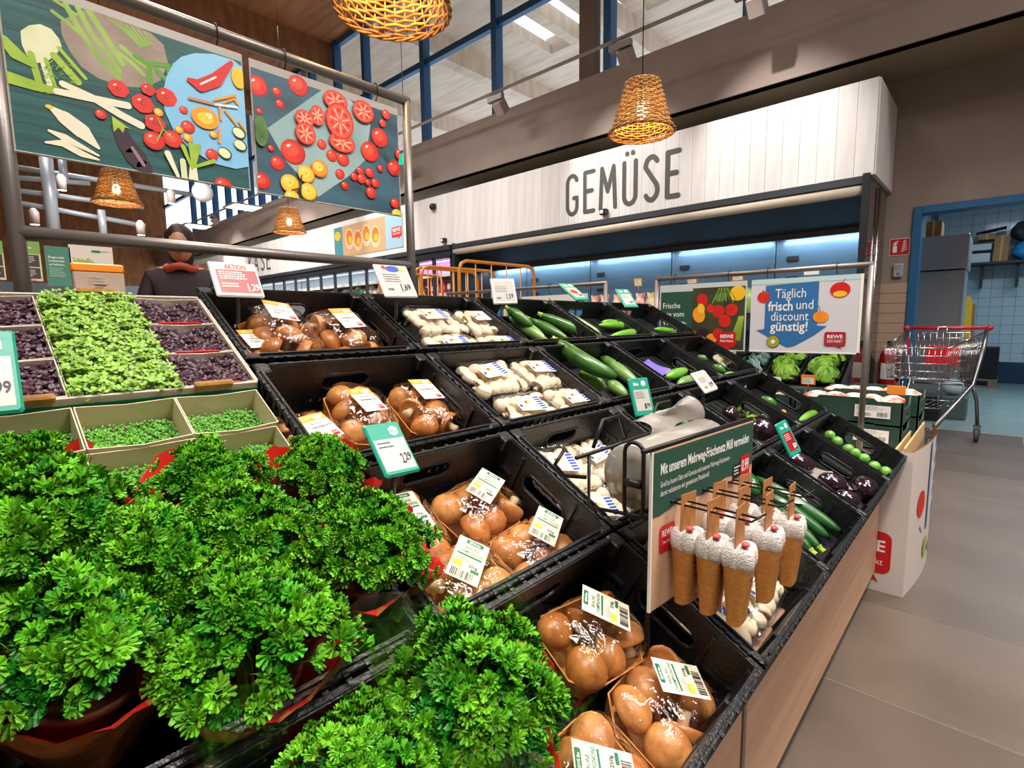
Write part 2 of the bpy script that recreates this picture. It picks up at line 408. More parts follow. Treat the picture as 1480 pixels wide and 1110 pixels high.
# far left wall: warm timber over pale lower band
wl = MB(); wl.box((-24, -6, 2.6), (-23.8, 6.2, ZC), PLYIN); wl.box((-24, -6, 0), (-23.8, YW, 2.6), mat('pale_blue_grey_wall', '#a9b2bd', .8)); wl.build('wall_left', kind='structure')

# remaining shell of the shop, beside and behind the photographer
SHELLM = mat('warm_grey_shell', '#a39a92', .85)
b = MB(); b.box((6, -6, 0), (6.2, YW, ZC), SHELLM); b.box((6, YW, 3.37), (6.2, YW+.2, 4.08), SHELLM); b.build('wall_right', kind='structure')
b = MB(); b.box((-24, -6.2, 0), (6.2, -6, ZC), SHELLM); b.build('wall_front', kind='structure')
b = MB(); b.box((-24, -6, -.06), (6, -3, -.004), SHELLM); b.build('floor_rear', kind='structure')
# store room behind the doorway
R0, R1, RY_, RZC = -.95, 3.6, 11.7, 2.9
sr = MB(); VIN = mat('teal_grey_vinyl', '#8aa2a2', .25, col2='#829a9b', nscale=4)
sr.box((R0, YW, -.05), (R1, RY_, .0), VIN); sr.build('floor_store_room', kind='structure')
BT = mat('blue_white_glazed_tile', '#b9cdd9', .12, spec=.6, bump=.02); BG = mat('grey_tile_grout', '#6f8692', .8)
w1 = MB(); w1.box((R0-.1, RY_, 0), (R1, RY_+.1, RZC), BG); wr = w1.build('wall_store_room', kind='structure')
t_ = MB(); t_.cbox((0, -.010, 0), (.1465, 0, .1465), BT, .0015); tme2 = t_.mesh('tile')
c_ = 0
for i in range(17):
    for j in range(17):
        x = -.9+.15*i; z = .345+.15*j
        if z+.15 > RZC: continue
        obj('tile', tme2, wr, TR((x, RY_, z)))
bb = MB(); bb.box((R0, RY_-.02, 0), (R1, RY_, .34), mat('dark_blue_skirting', '#1f3d55', .4)); bb.build('baseboard_store_room', kind='structure')
w2 = MB(); w2.box((R0-.1, YW+.14, 0), (R0, RY_, RZC), BT); w2.box((R1, YW+.14, 0), (R1+.1, RY_, RZC), BT); w2.build('wall_store_room_side', kind='structure')
w3 = MB(); w3.box((R0-.1, YW+.14, RZC), (R1+.1, RY_+.1, RZC+.1), mat('white_ceiling_panel', '#c9d3d8', .8)); w3.build('ceiling_store_room', kind='structure')
area('store_room_light', (.9, 8.6, 2.86), (.9, 8.6, 0), 75, 2.4, .5, (.78, .9, 1.0))
# ================================================================== REFRIGERATED CABINET + BOARD
# white plank fascia above the cabinets
PLK = [mat('white_stained_plank_%s' % 'abc'[k], c, .6, col2=d, nscale=3, stretch=(6, 1, .6), bump=.04, bscale=50) for k, (c, d) in enumerate((('#e6e3e2', '#dcd8d6'), ('#eae7e6', '#e0dcda'), ('#e2dedc', '#d8d3d1')))]
BZ0, BZ1, BX1 = 2.32, 3.12, -.90
fb = MB(); fb.box((-21, YF+.02, BZ0+.002), (BX1, YW-.004, BZ1-.005), mat('board_core', '#8f8884', .8))
board = fb.build('fascia_board', label='long white plank fascia board above the wall refrigerators carrying GEMÜSE', cat='board')
pw = .149; pm = []
for k in range(3):
    b = MB(); b.cbox((.001, 0, 0), (pw-.001, .02, BZ1-BZ0), PLK[k], .0015); pm.append(b.mesh('plank'))
npl = 62
for k in range(npl): obj('plank', pm[(k*5+k//3) % 3], board, TR((BX1-pw*(k+1), YF, BZ0)))
b = MB()
for k in range(npl, 134): b.box((BX1-pw*(k+1)+.001, YF, BZ0), (BX1-pw*k-.001, YF+.02, BZ1), PLK[k % 3])
b.build('far_planks', board, kind='stuff')
b = MB(); b.cbox((BX1-.02, YF+.02, BZ0), (BX1+.012, YW-.01, BZ1), PLK[0], .003); b.build('end_panel', board)
# lettering, hand-drawn narrow capitals
LET = mat('dark_grey_lettering', '#4b4846', .6)
def arc(cx, cy, rx, ry, a0, a1, n=10): return [(cx+rx*cos(radians(a0+(a1-a0)*i/n)), cy+ry*sin(radians(a0+(a1-a0)*i/n))) for i in range(n+1)]
GLY = {
 'G': (.30, [arc(.15, .78, .12, .19, 20, 180)+[(.03, .22)]+arc(.15, .22, .12, .19, 180, 360)+[(.27, .42), (.19, .42)]]),
 'E': (.26, [[(.25, .97), (.04, .97), (.04, .03), (.25, .03)], [(.04, .52), (.21, .52)]]),
 'M': (.40, [[(.03, .03), (.06, .97), (.19, .42), (.32, .97), (.36, .03)]]),
 'Ü': (.32, [[(.03, .97), (.03, .22)]+arc(.15, .22, .12, .19, 180, 360)+[(.27, .97)], [(.09, 1.16), (.09, 1.17)], [(.21, 1.16), (.21, 1.17)]]),
 'S': (.30, [arc(.15, .76, .12, .21, 30, 180)+arc(.15, .26, .12, .23, 75, -60)[0:1]+arc(.15, .24, .12, .21, 50, -150)]),
 'K': (.30, [[(.04, .03), (.04, .97)], [(.27, .97), (.05, .45), (.28, .03)]]),
 'Ä': (.32, [[(.02, .03), (.15, .97), (.28, .03)], [(.07, .33), (.24, .33)], [(.09, 1.16), (.09, 1.17)], [(.21, 1.16), (.21, 1.17)]]),
}
def capitals(word, x0, z0, w, h, name):
    s = Sheet(.001); tot = sum(GLY[c][0]+.12 for c in word)-.12; x = 0; k = w/tot
    for c in word:
        for st in GLY[c][1]: s.stroke([(x*k+px*k, py*h) for px, py in st], .105*h, LET, st=.00006)
        x += GLY[c][0]+.12
    s.build(name, board, fr((x0, YF-.001, z0), (1, 0, 0), (0, 0, 1)))
capitals('GEMÜSE', -4.21, 2.43, 1.53, .50, 'lettering')
capitals('KÄSE', -14.6, 2.46, 1.35, .46, 'lettering')
# small photo posters on the board
def small_poster(x0, x1, z0, z1, cols, lab, withlogo):
    s = Sheet(.004); W = x1-x0; H = z1-z0; r = random.Random(5)
    s.box((0, 0, 0), (W, H, .003), WHITE)
    s.rect(0, 0, W, H, mat('poster_wood', '#c9a27a', .6)); s.rect(0, 0, W*.14, H, mat('poster_teal', '#3f8d92', .6)); s.oval(W*.06, H*.72, W*.05, H*.15, mat('poster_yellow', '#e8b21c', .6))
    for k in range(4):
        cx = W*(.25+.13*k); s.oval(cx, H*(.55-.1*(k % 2)), W*.07, H*.34, mat('poster_bread', '#e0c49c', .6), rot=.12); s.oval(cx, H*(.6-.1*(k % 2)), W*.05, H*.24, mat(*cols), rot=.12)
        s.oval(cx+.02, H*(.52-.1*(k % 2)), W*.03, H*.12, mat('poster_butter', '#f2b52c', .6))
    s.rect(W*.78, 0, W, H, mat('poster_ice_blue', '#9dc3d6', .6))
    if withlogo: speech(s, W*.86, H*.30, W*.99, H*.60, REDP, .03); s.text('REWE', W*.925, H*.47, .06, WHITE, w=W*.10, align='c', bold=.02); s.text('DEIN MARKT', W*.925, H*.38, .035, WHITE, w=W*.10, align='c')
    tag(s.build('wall_poster', None, fr((x0, YF-.006, z0), (1, 0, 0), (0, 0, 1))), lab, 'poster')
small_poster(-10.1, -7.75, 2.42, 3.02, ('poster_orange', '#d9741d', .6), 'food photo poster of orange topped breads on the white board with red logo', True)
small_poster(-19.6, -17.2, 2.38, 2.98, ('poster_red', '#c2422a', .6), 'far small red and orange food photo poster on the board', False)
# small cameras on the board
for x, z, big in ((-6.86, 2.95, 1), (-6.62, 2.36, 0), (-3.62, 2.36, 0)):
    b = MB()
    if big: b.ell((0, -.05, 0), (.055, .055, .055), mat('black_plastic', '#17181b', .35)); b.box((-.03, -.04, -.02), (.03, 0, .05), MATS['black_plastic'])
    else: b.cbox((-.045, -.07, 0), (.045, -.005, .07), mat('black_plastic', '#17181b', .35), .006); b.cbox((-.033, -.075, .015), (.012, -.068, .055), WHITE, .002)
    b.build('camera_unit' if big else 'sensor_unit', None, TR((x, YF, z)), label='round black security camera on the white plank board' if big else ('small black and white sensor box under the GEMÜSE lettering' if x > -4 else 'small black and white sensor box above the orange roll cages'), cat='camera' if big else 'sensor')

CABG = mat('cabinet_graphite', '#4a4f55', .35, .5); CABD = mat('cabinet_dark', '#2c2f34', .4, .3)
BACKP = mat('blue_grey_steel_back', '#6f8ea6', .3, .55, col2='#67869e', nscale=3, stretch=(.3, 1, 4))
CREAM = mat('cream_light_cover', '#cdbfae', .4)
TUBE = emit('cool_tube', '#e6f3ff', 14)
FX0, FX1 = -6.42, -.95
fr_root = thing('produce_refrigerator', 'long open wall refrigerator with blue lit steel back under the GEMÜSE board', 'refrigerator', (-3.7, YF+.4, 0))
def part(mb, name, root, **kw):
    o = mb.build(name, None, None, **kw); o.parent = root; o.matrix_parent_inverse = root.matrix_world.inverted(); return o
bpy.context.view_layer.update()
b = MB(); b.box((FX0, YF-.03, 2.25), (FX1, YF+.3, 2.315), CABG); b.box((FX0, YF+.3, 2.2), (FX1, 6.5, 2.315), CABD); part(b, 'top', fr_root)
b = MB(); b.tube([(FX0, YF+.02, 2.205), (FX1, YF+.02, 2.205)], .05, CREAM, 12); part(b, 'canopy_light_cover', fr_root)
b = MB(); b.add([(FX0, YF+.06, 2.17), (FX1, YF+.06, 2.17), (FX1, 6.28, 1.98), (FX0, 6.28, 1.98)], [(0, 1, 2, 3)], CABD); b.box((FX0, 6.26, 1.93), (FX1, 6.3, 2.0), CABG); part(b, 'canopy_soffit', fr_root)
xs = [FX0, -5.6, -4.38, -3.14, -1.9, FX1]
for a, c in zip(xs[:-1], xs[1:]):
    b = MB(); b.cbox((a+.006, 6.40, .5), (c-.006, 6.43, 1.98), BACKP, .003); p = part(b, 'back_panel', fr_root)
    for z in (1.72, 1.50): 
        q = MB(); q.box((a+.12, 6.385, z), (a+.24, 6.4, z+.045), CABD); part(q, 'bracket_slot', fr_root)
    q = MB(); q.tube([(a+.08, 6.3, 1.955), (c-.06, 6.3, 1.955)], .013, TUBE, 6); part(q, 'light_tube', fr_root)
    area('cabinet_tube_light', ((a+c)/2, 6.28, 1.93), ((a+c)/2, 6.42, 1.2), 10, c-a-.1, .04, (.70, .86, 1.0), 170)
b = MB(); b.box((FX0, 6.43, 0), (FX1, 6.5, 2.2), CABD); part(b, 'rear_wall', fr_root)
b = MB(); b.box((FX0, 5.25, .02), (FX1, 6.43, .38), CABD); b.tube([(FX0, 5.21, .44), (FX1-.02, 5.21, .44)], .045, CABG, 10); b.box((FX0, 5.2, .05), (FX1, 5.25, .42), CABG); part(b, 'base', fr_root)
b = MB(); b.add([(FX0+.05, 5.28, .40), (FX1-.03, 5.28, .40), (FX1-.03, 6.38, .95), (FX0+.05, 6.38, .95)], [(0, 1, 2, 3)], CABG); part(b, 'sloped_deck', fr_root)
MIR = mat('dark_mirror_panel', '#6b625d', .06, .75)
b = MB(); b.plate([(5.58, 2.31), (6.5, 2.31), (6.5, .02), (5.1, .02), (5.1, .55), (5.58, .8)], [], .03, MIR, Matrix(((0, 0, 1, FX1), (1, 0, 0, 0), (0, 1, 0, 0), (0, 0, 0, 1)))); part(b, 'end_panel', fr_root)
b = MB(); b.box((FX1-.02, 5.555, .75), (FX1+.035, 5.585, 2.33), CABD); b.tube([(FX1+.045, 6.02, .04), (FX1+.045, 6.02, 2.28)], .011, CHROME, 8); part(b, 'end_trim', fr_root)
b = MB(); b.box((FX0-.03, YF-.02, .4), (FX0+.03, 6.4, 2.33), CABD); part(b, 'left_divider', fr_root)

# neighbouring cabinets further left: rose-lit meat case, then glazed dairy case
def case(x0, x1, lab, lit, pw_, doors, backcol):
    r = thing('glazed_refrigerator', lab, 'refrigerator', ((x0+x1)/2, 6, 0)); bpy.context.view_layer.update()
    b = MB(); b.box((x0, YF-.03, 2.25), (x1, 6.5, 2.32), CABG); b.box((x0, YF, 2.12), (x1, YF+.1, 2.25), CABD); part(b, 'top', r)
    b = MB(); b.box((x0, 6.35, .3), (x1, 6.45, 2.2), mat(*backcol)); b.box((x0, YF, 0), (x1, 6.45, .4), CABD); part(b, 'body', r)
    for z in (.85, 1.2, 1.55, 1.88):
        b = MB(); b.box((x0, 5.8, z), (x1, 6.35, z+.02), mat('cabinet_shelf', '#b9c0c6', .4)); b.box((x0, 5.78, z-.02), (x1, 5.8, z+.04), WHITE); part(b, 'shelf', r)
    k = int((x1-x0)/doors); 
    for i in range(k):
        a = x0+i*doors; b = MB(); b.box((a, YF+.0, .42), (a+.03, YF+.04, 2.15), CABG); b.box((a+doors-.03, YF, .42), (a+doors, YF+.04, 2.15), CABG)
        b.add([(a+.03, YF+.02, .45), (a+doors-.03, YF+.02, .45), (a+doors-.03, YF+.02, 2.13), (a+.03, YF+.02, 2.13)], [(0, 1, 2, 3)], GLASSY); part(b, 'glass_door', r)
    area('case_light', ((x0+x1)/2, YF+.2, 2.1), ((x0+x1)/2, 6.3, 1.3), pw_, x1-x0-.2, .08, lit, 170)
    return r
case(-8.3, -6.5, 'rose lit glazed meat refrigerator left of the orange cages', (1, .45, .95), 34, .45, ('rose_back', '#b58fb8', .5))
case(-13.2, -8.35, 'glazed dairy refrigerator below the orange food poster', (.9, .97, 1), 42, .6, ('pale_back', '#7d8890', .5))
case(-20.4, -13.25, 'far end of the glazed dairy refrigerators under the KÄSE lettering', (.9, .97, 1), 60, .65, ('pale_back', '#7d8890', .5))
r_ = random.Random(11)
nmc = {'#e9e6e0': 'white', '#2f8f5b': 'green', '#e3d9c2': 'cream', '#6aa23a': 'light green', '#c24a5a': 'red', '#d98594': 'pink', '#b03047': 'dark red', '#e0e0e4': 'white'}
def goods(x0, x1, z, step, cols, names, lab, grp, cat, hh=(.14, .22)):
    x = x0; meshes = {}; n = 0
    while x < x1:
        c = r_.choice(cols); h = r_.uniform(*hh); key = (c, round(h, 2))
        if key not in meshes:
            b = MB(); m = mat('pack_'+c.strip('#'), c, .4)
            if names == 'carton': b.cbox((0, -.05, 0), (step*.8, .05, h*.8), m, .006); b.add([(0, -.05, h*.8), (step*.8, -.05, h*.8), (step*.8, .05, h*.8), (0, .05, h*.8), (0, 0, h), (step*.8, 0, h)], [(0, 1, 5, 4), (2, 3, 4, 5), (1, 2, 5), (3, 0, 4)], WHITE); b.box((.01, -.052, h*.2), (step*.65, -.05, h*.5), mat('pack_band', '#8b3a2b', .4))
            else: b.cbox((0, -.03, 0), (step*.85, .03, h), m, .015); b.box((.02, -.034, h*.35), (step*.6, -.03, h*.7), WHITE)
            meshes[key] = b.mesh(names)
        obj(names, meshes[key], None, TR((x, 5.95, z)), label=(nmc.get(c, '')+' '+lab+', '+ordn(n)+' from its left end').strip(), cat=cat, group=grp); x += step; n += 1
goods(-8.2, -6.6, 1.57, .15, ['#c24a5a', '#d98594', '#b03047'], 'meat_tray', 'meat tray on the upper rose lit refrigerator shelf', 'meat trays on the upper shelf', 'package', (.2, .26))
goods(-8.2, -6.6, 1.22, .15, ['#c24a5a', '#e0e0e4', '#b03047'], 'meat_tray', 'meat tray on the middle rose lit refrigerator shelf', 'meat trays on the middle shelf', 'package', (.2, .26))
goods(-13.0, -8.5, 1.57, .17, ['#e9e6e0', '#2f8f5b', '#e9e6e0', '#e3d9c2'], 'carton', 'carton on the upper dairy refrigerator shelf', 'cartons in the dairy refrigerator', 'carton', (.2, .28))
goods(-13.0, -8.5, 1.22, .17, ['#e9e6e0', '#2f8f5b', '#6aa23a', '#e3d9c2'], 'carton', 'carton on the lower dairy refrigerator shelf', 'cartons on the lower dairy shelf', 'carton', (.2, .26))
# ================================================================== PRODUCE ISLAND
TILT = radians(29.2); A_ = Vector((-cos(TILT), 0, sin(TILT))); N_ = Vector((sin(TILT), 0, cos(TILT))); O_ = Vector((-.22, 0, .5595))
SL = fr(O_, (0, 1, 0), A_)                     # slope frame: x = along the island, y = up the slope, z = out of the crates; rim plane z = 0
def SP(px, py, h=-.06):
    d = ray(px, py); t = (N_.dot(O_-CAM)+h)/N_.dot(d); P = CAM+d*t-O_; return (P.y, P.dot(A_), h)
def SV(y, s, h): return SL @ Vector((y, s, h))
WOODP = mat('pale_oak_laminate', '#c09a80', .45, col2='#b48c71', nscale=3.5, stretch=(4, .6, 9), bump=.02)
isl = thing('produce_island', 'black sloping produce island with pale oak front panel beside the aisle', 'display stand', (-.3, 1.0, 0)); bpy.context.view_layer.update()
for y0, y1 in ((-1.2, .93), (.945, 2.42)):
    b = MB(); b.cbox((-.315, y0, .085), (-.297, y1, .455), WOODP, .002); part(b, 'front_panel', isl)
b = MB(); b.box((-.32, .93, .085), (-.294, .945, .46), STEEL); part(b, 'panel_joint', isl)
b = MB(); b.box((-.8, -1.2, 0), (-.42, 2.38, .09), mat('black_plinth', '#1c1a19', .6)); part(b, 'plinth', isl)
b = MB(); b.T = SL
b.box((-.9, -.02, -.185), (2.43, 1.27, -.158), MATS['black_plinth'])
b.T = None; b.box((-1.4, -1.2, .09), (-.34, 2.4, .30), MATS['black_plinth']); b.box((-1.42, -1.2, .3), (-1.34, 2.42, 1.04), MATS['black_plinth'])
part(b, 'deck', isl)

CW, CL, CH = .402, .300, .150
def slot(cx, cy, w, h, n=4):
    r = h/2; P = []
    for sx in (1, -1):
        for k in range(n+1):
            a = -pi/2+pi*k/n if sx > 0 else pi/2+pi*k/n; P.append((cx+sx*(w/2-r)+r*cos(a), cy+r*sin(a)))
    return P
def sq(cx, cy, w, h): return [(cx-w/2, cy-h/2), (cx+w/2, cy-h/2), (cx+w/2, cy+h/2), (cx-w/2, cy+h/2)]
def wall(L, hw):
    H = CH; hs = [slot(L/2, H*.66, hw, .030)]
    for ex in (.035, L-.035):
        for i in range(3):
            for j in range(3): hs.append(sq(ex+(i-1)*.014, .035+.017*j, .005, .009))
    for i in range(int((L-.15)/.028)): hs.append(sq(.09+.028*i, .022, .014, .007))
    for i in range(int((L-.14)/.02)): hs.append(sq(.08+.02*i, .058, .006, .010)) if abs(.08+.02*i-L/2) > .03 else None
    return [(0, 0), (L, 0), (L, H), (0, H)], hs
def mk_wall(L, hw, M, name, ribs=True):
    o, h = wall(L, hw); b = MB(); b.T = M; b.plate(o, h, .003, CRATE)
    # raised frame round the handle and outside ribs
    pts = slot(L/2, CH*.66, hw+.008, .038); b.tube([(x, y, .0015) for x, y in pts], .0035, CRATE, 6, closed=True)
    for x in (.004, L-.004, L*.24, L*.76): b.box((x-.003, 0, -.006), (x+.003, CH-.01, 0), CRATE)
    b.box((0, .005, -.006), (L, .010, 0), CRATE); b.box((0, .082, -.004), (L*.2, .088, 0), CRATE); b.box((L*.8, .082, -.004), (L, .088, 0), CRATE)
    return b.mesh(name)
def M4(x, y, z, o): return Matrix(((x[0], y[0], z[0], o[0]), (x[1], y[1], z[1], o[1]), (x[2], y[2], z[2], o[2]), (0, 0, 0, 1)))
I = .010
CM = {
 'front': mk_wall(CW-2*I, .11, M4((1, 0, 0), (0, 0, 1), (0, 1, 0), (I, I, -CH)), 'end_wall') if False else mk_wall(CW-2*I, .11, M4((1, 0, 0), (0, 0, 1), (0, -1, 0), (I, I+.003, -CH)), 'long_wall'),
 'back': mk_wall(CW-2*I, .11, M4((1, 0, 0), (0, 0, 1), (0, -1, 0), (I, CL-I, -CH)), 'long_wall'),
 'l': mk_wall(CL-2*I, .11, M4((0, 1, 0), (0, 0, 1), (1, 0, 0), (I, I, -CH)), 'side_wall'),
 'r': mk_wall(CL-2*I, .11, M4((0, 1, 0), (0, 0, 1), (1, 0, 0), (CW-I-.003, I, -CH)), 'side_wall')}
b = MB(); hs = [sq(.05+.0335*i, .045+.042*j, .016, .026) for i in range(10) for j in range(6)]
b.plate([(I, I), (CW-I, I), (CW-I, CL-I), (I, CL-I)], hs, .004, CRATE, TR((0, 0, -CH))); CM['base'] = b.mesh('base')
b = MB()      # rim: flange with an upstanding lip, notches and corner blocks
for (x0, y0, x1, y1) in ((0, 0, CW, .011), (0, CL-.011, CW, CL), (0, 0, .011, CL), (CW-.011, 0, CW, CL)):
    b.cbox((x0, y0, -.012), (x1, y1, -.002), CRATE, .002)
for (x0, y0, x1, y1) in ((.03, .007, CW-.03, .011), (.03, CL-.011, CW-.03, CL-.007), (.007, .03, .011, CL-.03), (CW-.011, .03, CW-.007, CL-.03)): b.box((x0, y0, -.003), (x1, y1, .003), CRATE)
for x in (0, CW-.03):
    for y in (0, CL-.03): b.cbox((x, y, -.03), (x+.03, y+.012 if y == 0 else y+.03, .001), CRATE, .003); b.cbox((x if x == 0 else x+.018, y, -.03), (x+.012 if x == 0 else x+.03, y+.03, .001), CRATE, .003)
for i in range(12): 
    for y in (-.001, CL-.006): b.box((.045+.027*i, y, -.022), (.052+.027*i, y+.007, -.001), CRATE)
for i in range(8):
    for x in (-.001, CW-.006): b.box((x, .045+.027*i, -.022), (x+.007, .052+.027*i, -.001), CRATE)
CM['rim'] = b.mesh('rim')
ORD = ['front row', 'second row', 'third row', 'top row']
YL = {-1: -.035, 0: .382, 1: .792, 2: 1.200, 3: 1.612, 4: 2.020}
SY = [0.0, .305, .622, .944]
what = {(0, 0): 'organic brown mushroom packs, nearest the camera', (0, 1): 'four organic brown mushroom packs below the BIO price tag', (0, 2): 'brown mushroom packs above the BIO price tag', (0, 3): 'brown mushroom packs under the red price screen',
 (1, 0): 'white mushroom packs behind the net bag board', (1, 1): 'white mushroom packs and the bag roll', (1, 2): 'white mushroom packs, lower of the two full ones', (1, 3): 'white mushroom packs, upper of the two full ones',
 (2, 0): 'plastic wrapped dark cucumbers by the oak panel', (2, 1): 'courgettes beside the bag roll', (2, 2): 'five large courgettes, one curved on top', (2, 3): 'long courgettes at the top of the island',
 (3, 0): 'one round aubergine and wrapped ones at the aisle edge', (3, 1): 'an aubergine and lime green stalks', (3, 2): 'a cut courgette and leftovers beside a white price tag', (3, 3): 'pale green cucumbers and a violet sheet',
 (4, 0): 'small round green vegetables at the far aisle corner', (4, 1): 'one bright cucumber and small pieces', (4, 2): 'short cucumbers and a pale cob', (4, 3): 'two pale cucumbers at the far top corner',
 (-1, 0): 'film wrapped parsley at the picture bottom', (-1, 1): 'paper wrapped parsley pots'}
crates = {}
for (c, r), t in what.items():
    M = SL @ TR((YL[c]+.002, SY[r], 0))
    root = thing('produce_crate', 'black perforated plastic crate holding ' + t, 'crate', M, 'black produce crates on the island')
    obj('long_wall', CM['front'], root); obj('long_wall', CM['back'], root); obj('side_wall', CM['l'], root); obj('side_wall', CM['r'], root); obj('base', CM['base'], root); obj('rim', CM['rim'], root)
    if c >= 2:      # black insert that lifts the produce
        b = MB(); zz = -.092 if c == 2 else -.075; b.cbox((.016, .016, zz-.004), (CW-.016, CL-.016, zz), CRATE, .0015)
        for i in range(7): b.box((.05+.05*i, .03, zz), (.055+.05*i, CL-.03, zz+.003), CRATE)
        b.build('insert', root)
    crates[(c, r)] = root

# ------------------------------------------------------------------ mushrooms and their packs
BROWN = mat('brown_mushroom_skin', '#bf7838', .36, col2='#8f5226', nscale=45, bump=.05, contrast=(.3, .75), sss=.05)
BROWN2 = mat('pale_brown_mushroom_skin', '#cf9050', .38, col2='#a86c38', nscale=40, bump=.05, sss=.05)
STEMM = mat('mushroom_stem', '#dcc7a4', .6, col2='#c8ad84', nscale=60)
GILL = mat('mushroom_gills', '#4d2c1c', .7)
WM = mat('white_mushroom_skin', '#ecdcc4', .45, col2='#dbc3a0', nscale=35, bump=.05, sss=.1)
WSTEM = mat('white_mushroom_stem', '#e5d0ae', .55)
def mushroom(cap, stem, gill, R, seed):
    r = random.Random(seed); b = MB(); pr = []
    for i in range(9):
        t = i/8*pi*.56; pr.append((R*sin(t)*1.0, R*.82*cos(t)))
    pr = pr[::-1]; z0 = pr[0][1]
    b.lathe([(R*.22, z0+R*.10), (R*.75, z0+R*.02), (R*.93, z0-R*.06)]+pr[:-1]+[(0.00001, pr[-1][1])], cap, 16, wob=lambda A, z: 1+.04*sin(2*A+seed)+.03*sin(3*A))
    q = MB(); q.lathe([(R*.3, z0+R*.12), (R*.27, z0-R*.35), (R*.34, z0-R*.62), (R*.28, z0-R*.72), (0.00001, z0-R*.72)], stem, 10)
    return (b.mesh('mushroom'), q.mesh('stem'))
def mush(ms, root, M):
    o = obj('mushroom', ms[0], root, M); obj('stem', ms[1], o)
BMS = [mushroom(BROWN if k % 2 == 0 else BROWN2, STEMM, GILL, .030, k) for k in range(4)]
BMT = [mushroom(BROWN2 if k % 3 else BROWN, STEMM, GILL, .027, k+9) for k in range(4)]
WMS = [mushroom(WM, WSTEM, WSTEM, .0195, k+20) for k in range(3)]
TRAYK = mat('orange_kraft_tray', '#c9853f', .6, col2='#b8742f', nscale=90, bump=.12, bscale=200)
TRAYC = film_mat('clear_tray', (.93, .95, .97), .08, .09, 60, .3)
def octo(w, l, c): return [(-w/2+c, -l/2), (w/2-c, -l/2), (w/2, -l/2+c), (w/2, l/2-c), (w/2-c, l/2), (-w/2+c, l/2), (-w/2, l/2-c), (-w/2, -l/2+c)]
def tray_mesh(w, l, h, m, c=.028, lip=0):
    b = MB(); rings = [(octo(w-.024, l-.024, c*.8), 0), (octo(w, l, c), h), (octo(w-.004, l-.004, c), h), (octo(w-.028, l-.028, c*.8), .003)]
    if lip: rings = [(octo(w-.03, l-.03, c*.8), 0), (octo(w-.012, l-.012, c), h), (octo(w, l, c), h+.001), (octo(w, l, c), h-.003), (octo(w-.014, l-.014, c), h-.003)]
    vs = []; fs = []
    for pts, z in rings: vs += [(x, y, z) for x, y in pts]
    for k in range(len(rings)-1):
        for i in range(8): fs.append((k*8+i, k*8+(i+1) % 8, k*8+8+(i+1) % 8, k*8+8+i))
    fs.append(tuple(range(7, -1, -1)))
    if not lip: fs.append(tuple(range((len(rings)-1)*8, len(rings)*8)))
    b.add(vs, fs, m); return b.mesh('tray')
def film_mesh(w, l, h, top, seed, m=None):
    b = MB(); 
    def f(u, v):
        x, y = 2*u-1, 2*v-1; X = x*(w/2-.001); Y = y*(l/2-.001)
        k = abs(x)+abs(y); cut = .78*2
        if k > cut: X *= cut/k; Y *= cut/k; x *= cut/k; y *= cut/k
        e = max(0, 1-abs(x)**4)*max(0, 1-abs(y)**4)
        nz = noise.noise(Vector((X*38+seed, Y*38, seed)))
        return Vector((X, Y, h+(top-h)*e**.55*(1+.16*nz)+.001))
    b.grid(f, 16, 14, m or FILM); return b.mesh('film')
BIOC = mat('label_cream', '#e6dcc6', .45); LBG = mat('label_green', '#0f6b4f', .45); LBL = mat('label_lime', '#b7c832', .45); LBO = mat('label_orange', '#e39a35', .45)
LBLU = mat('label_blue', '#2747a8', .4); LBT = mat('label_tan', '#dba968', .45); LBR = mat('label_brown', '#6b3d20', .45)
def label_bio():
    s = Sheet(.0006, .00008); W, H = .050, .078; s.box((-W/2, -H/2, 0), (W/2, H/2, .0006), BIOC)
    s.rrect(-.012, H/2-.010, .016, H/2-.002, LBG, .002); s.text('REWE Bio', .002, H/2-.0082, .0038, WHITE, align='c', bold=.02, xs=.8)
    s.text('BRAUNE', 0, .0185, .0055, LBG, align='c', bold=.01, xs=.8); s.text('CHAMPIGNONS', 0, .0105, .0055, LBG, w=.042, align='c', bold=.01)
    s.rect(-.020, .005, .020, .008, LBG); s.lines(-.02, .003, .024, .012, 5, GREYP, 3); s.rrect(-.021, -.017, -.006, -.008, LBL, .002); s.text('250g', .010, -.012, .005, BLACKP, align='c', bold=.01)
    s.barcode(-.020, -.036, .034, .014, BLACKP, 5, 18); s.rect(.008, -.020, .021, -.015, LBG); return s.mesh('label')
def label_brown():
    s = Sheet(.0006, .00008); W, H = .055, .066; s.box((-W/2, -H/2, 0), (W/2, H/2, .0006), WHITE)
    s.rect(-W/2, .016, W/2, H/2, LBO); s.oval(-.012, .026, .009, .006, LBT); s.oval(.012, .024, .010, .006, BIOC); s.oval(.001, .028, .008, .005, LBT)
    s.text('Braune', 0, .006, .006, BLACKP, align='c', xs=.9); s.text('Champignons', 0, -.003, .006, BLACKP, w=.044, align='c', bold=.01); s.lines(-.02, -.007, .03, .010, 4, GREYP, 9)
    speech(s, .010, -.029, .023, -.018, REDP, .002); s.text('REWE', .0165, -.024, .003, WHITE, w=.010, align='c', bold=.02); return s.mesh('label')
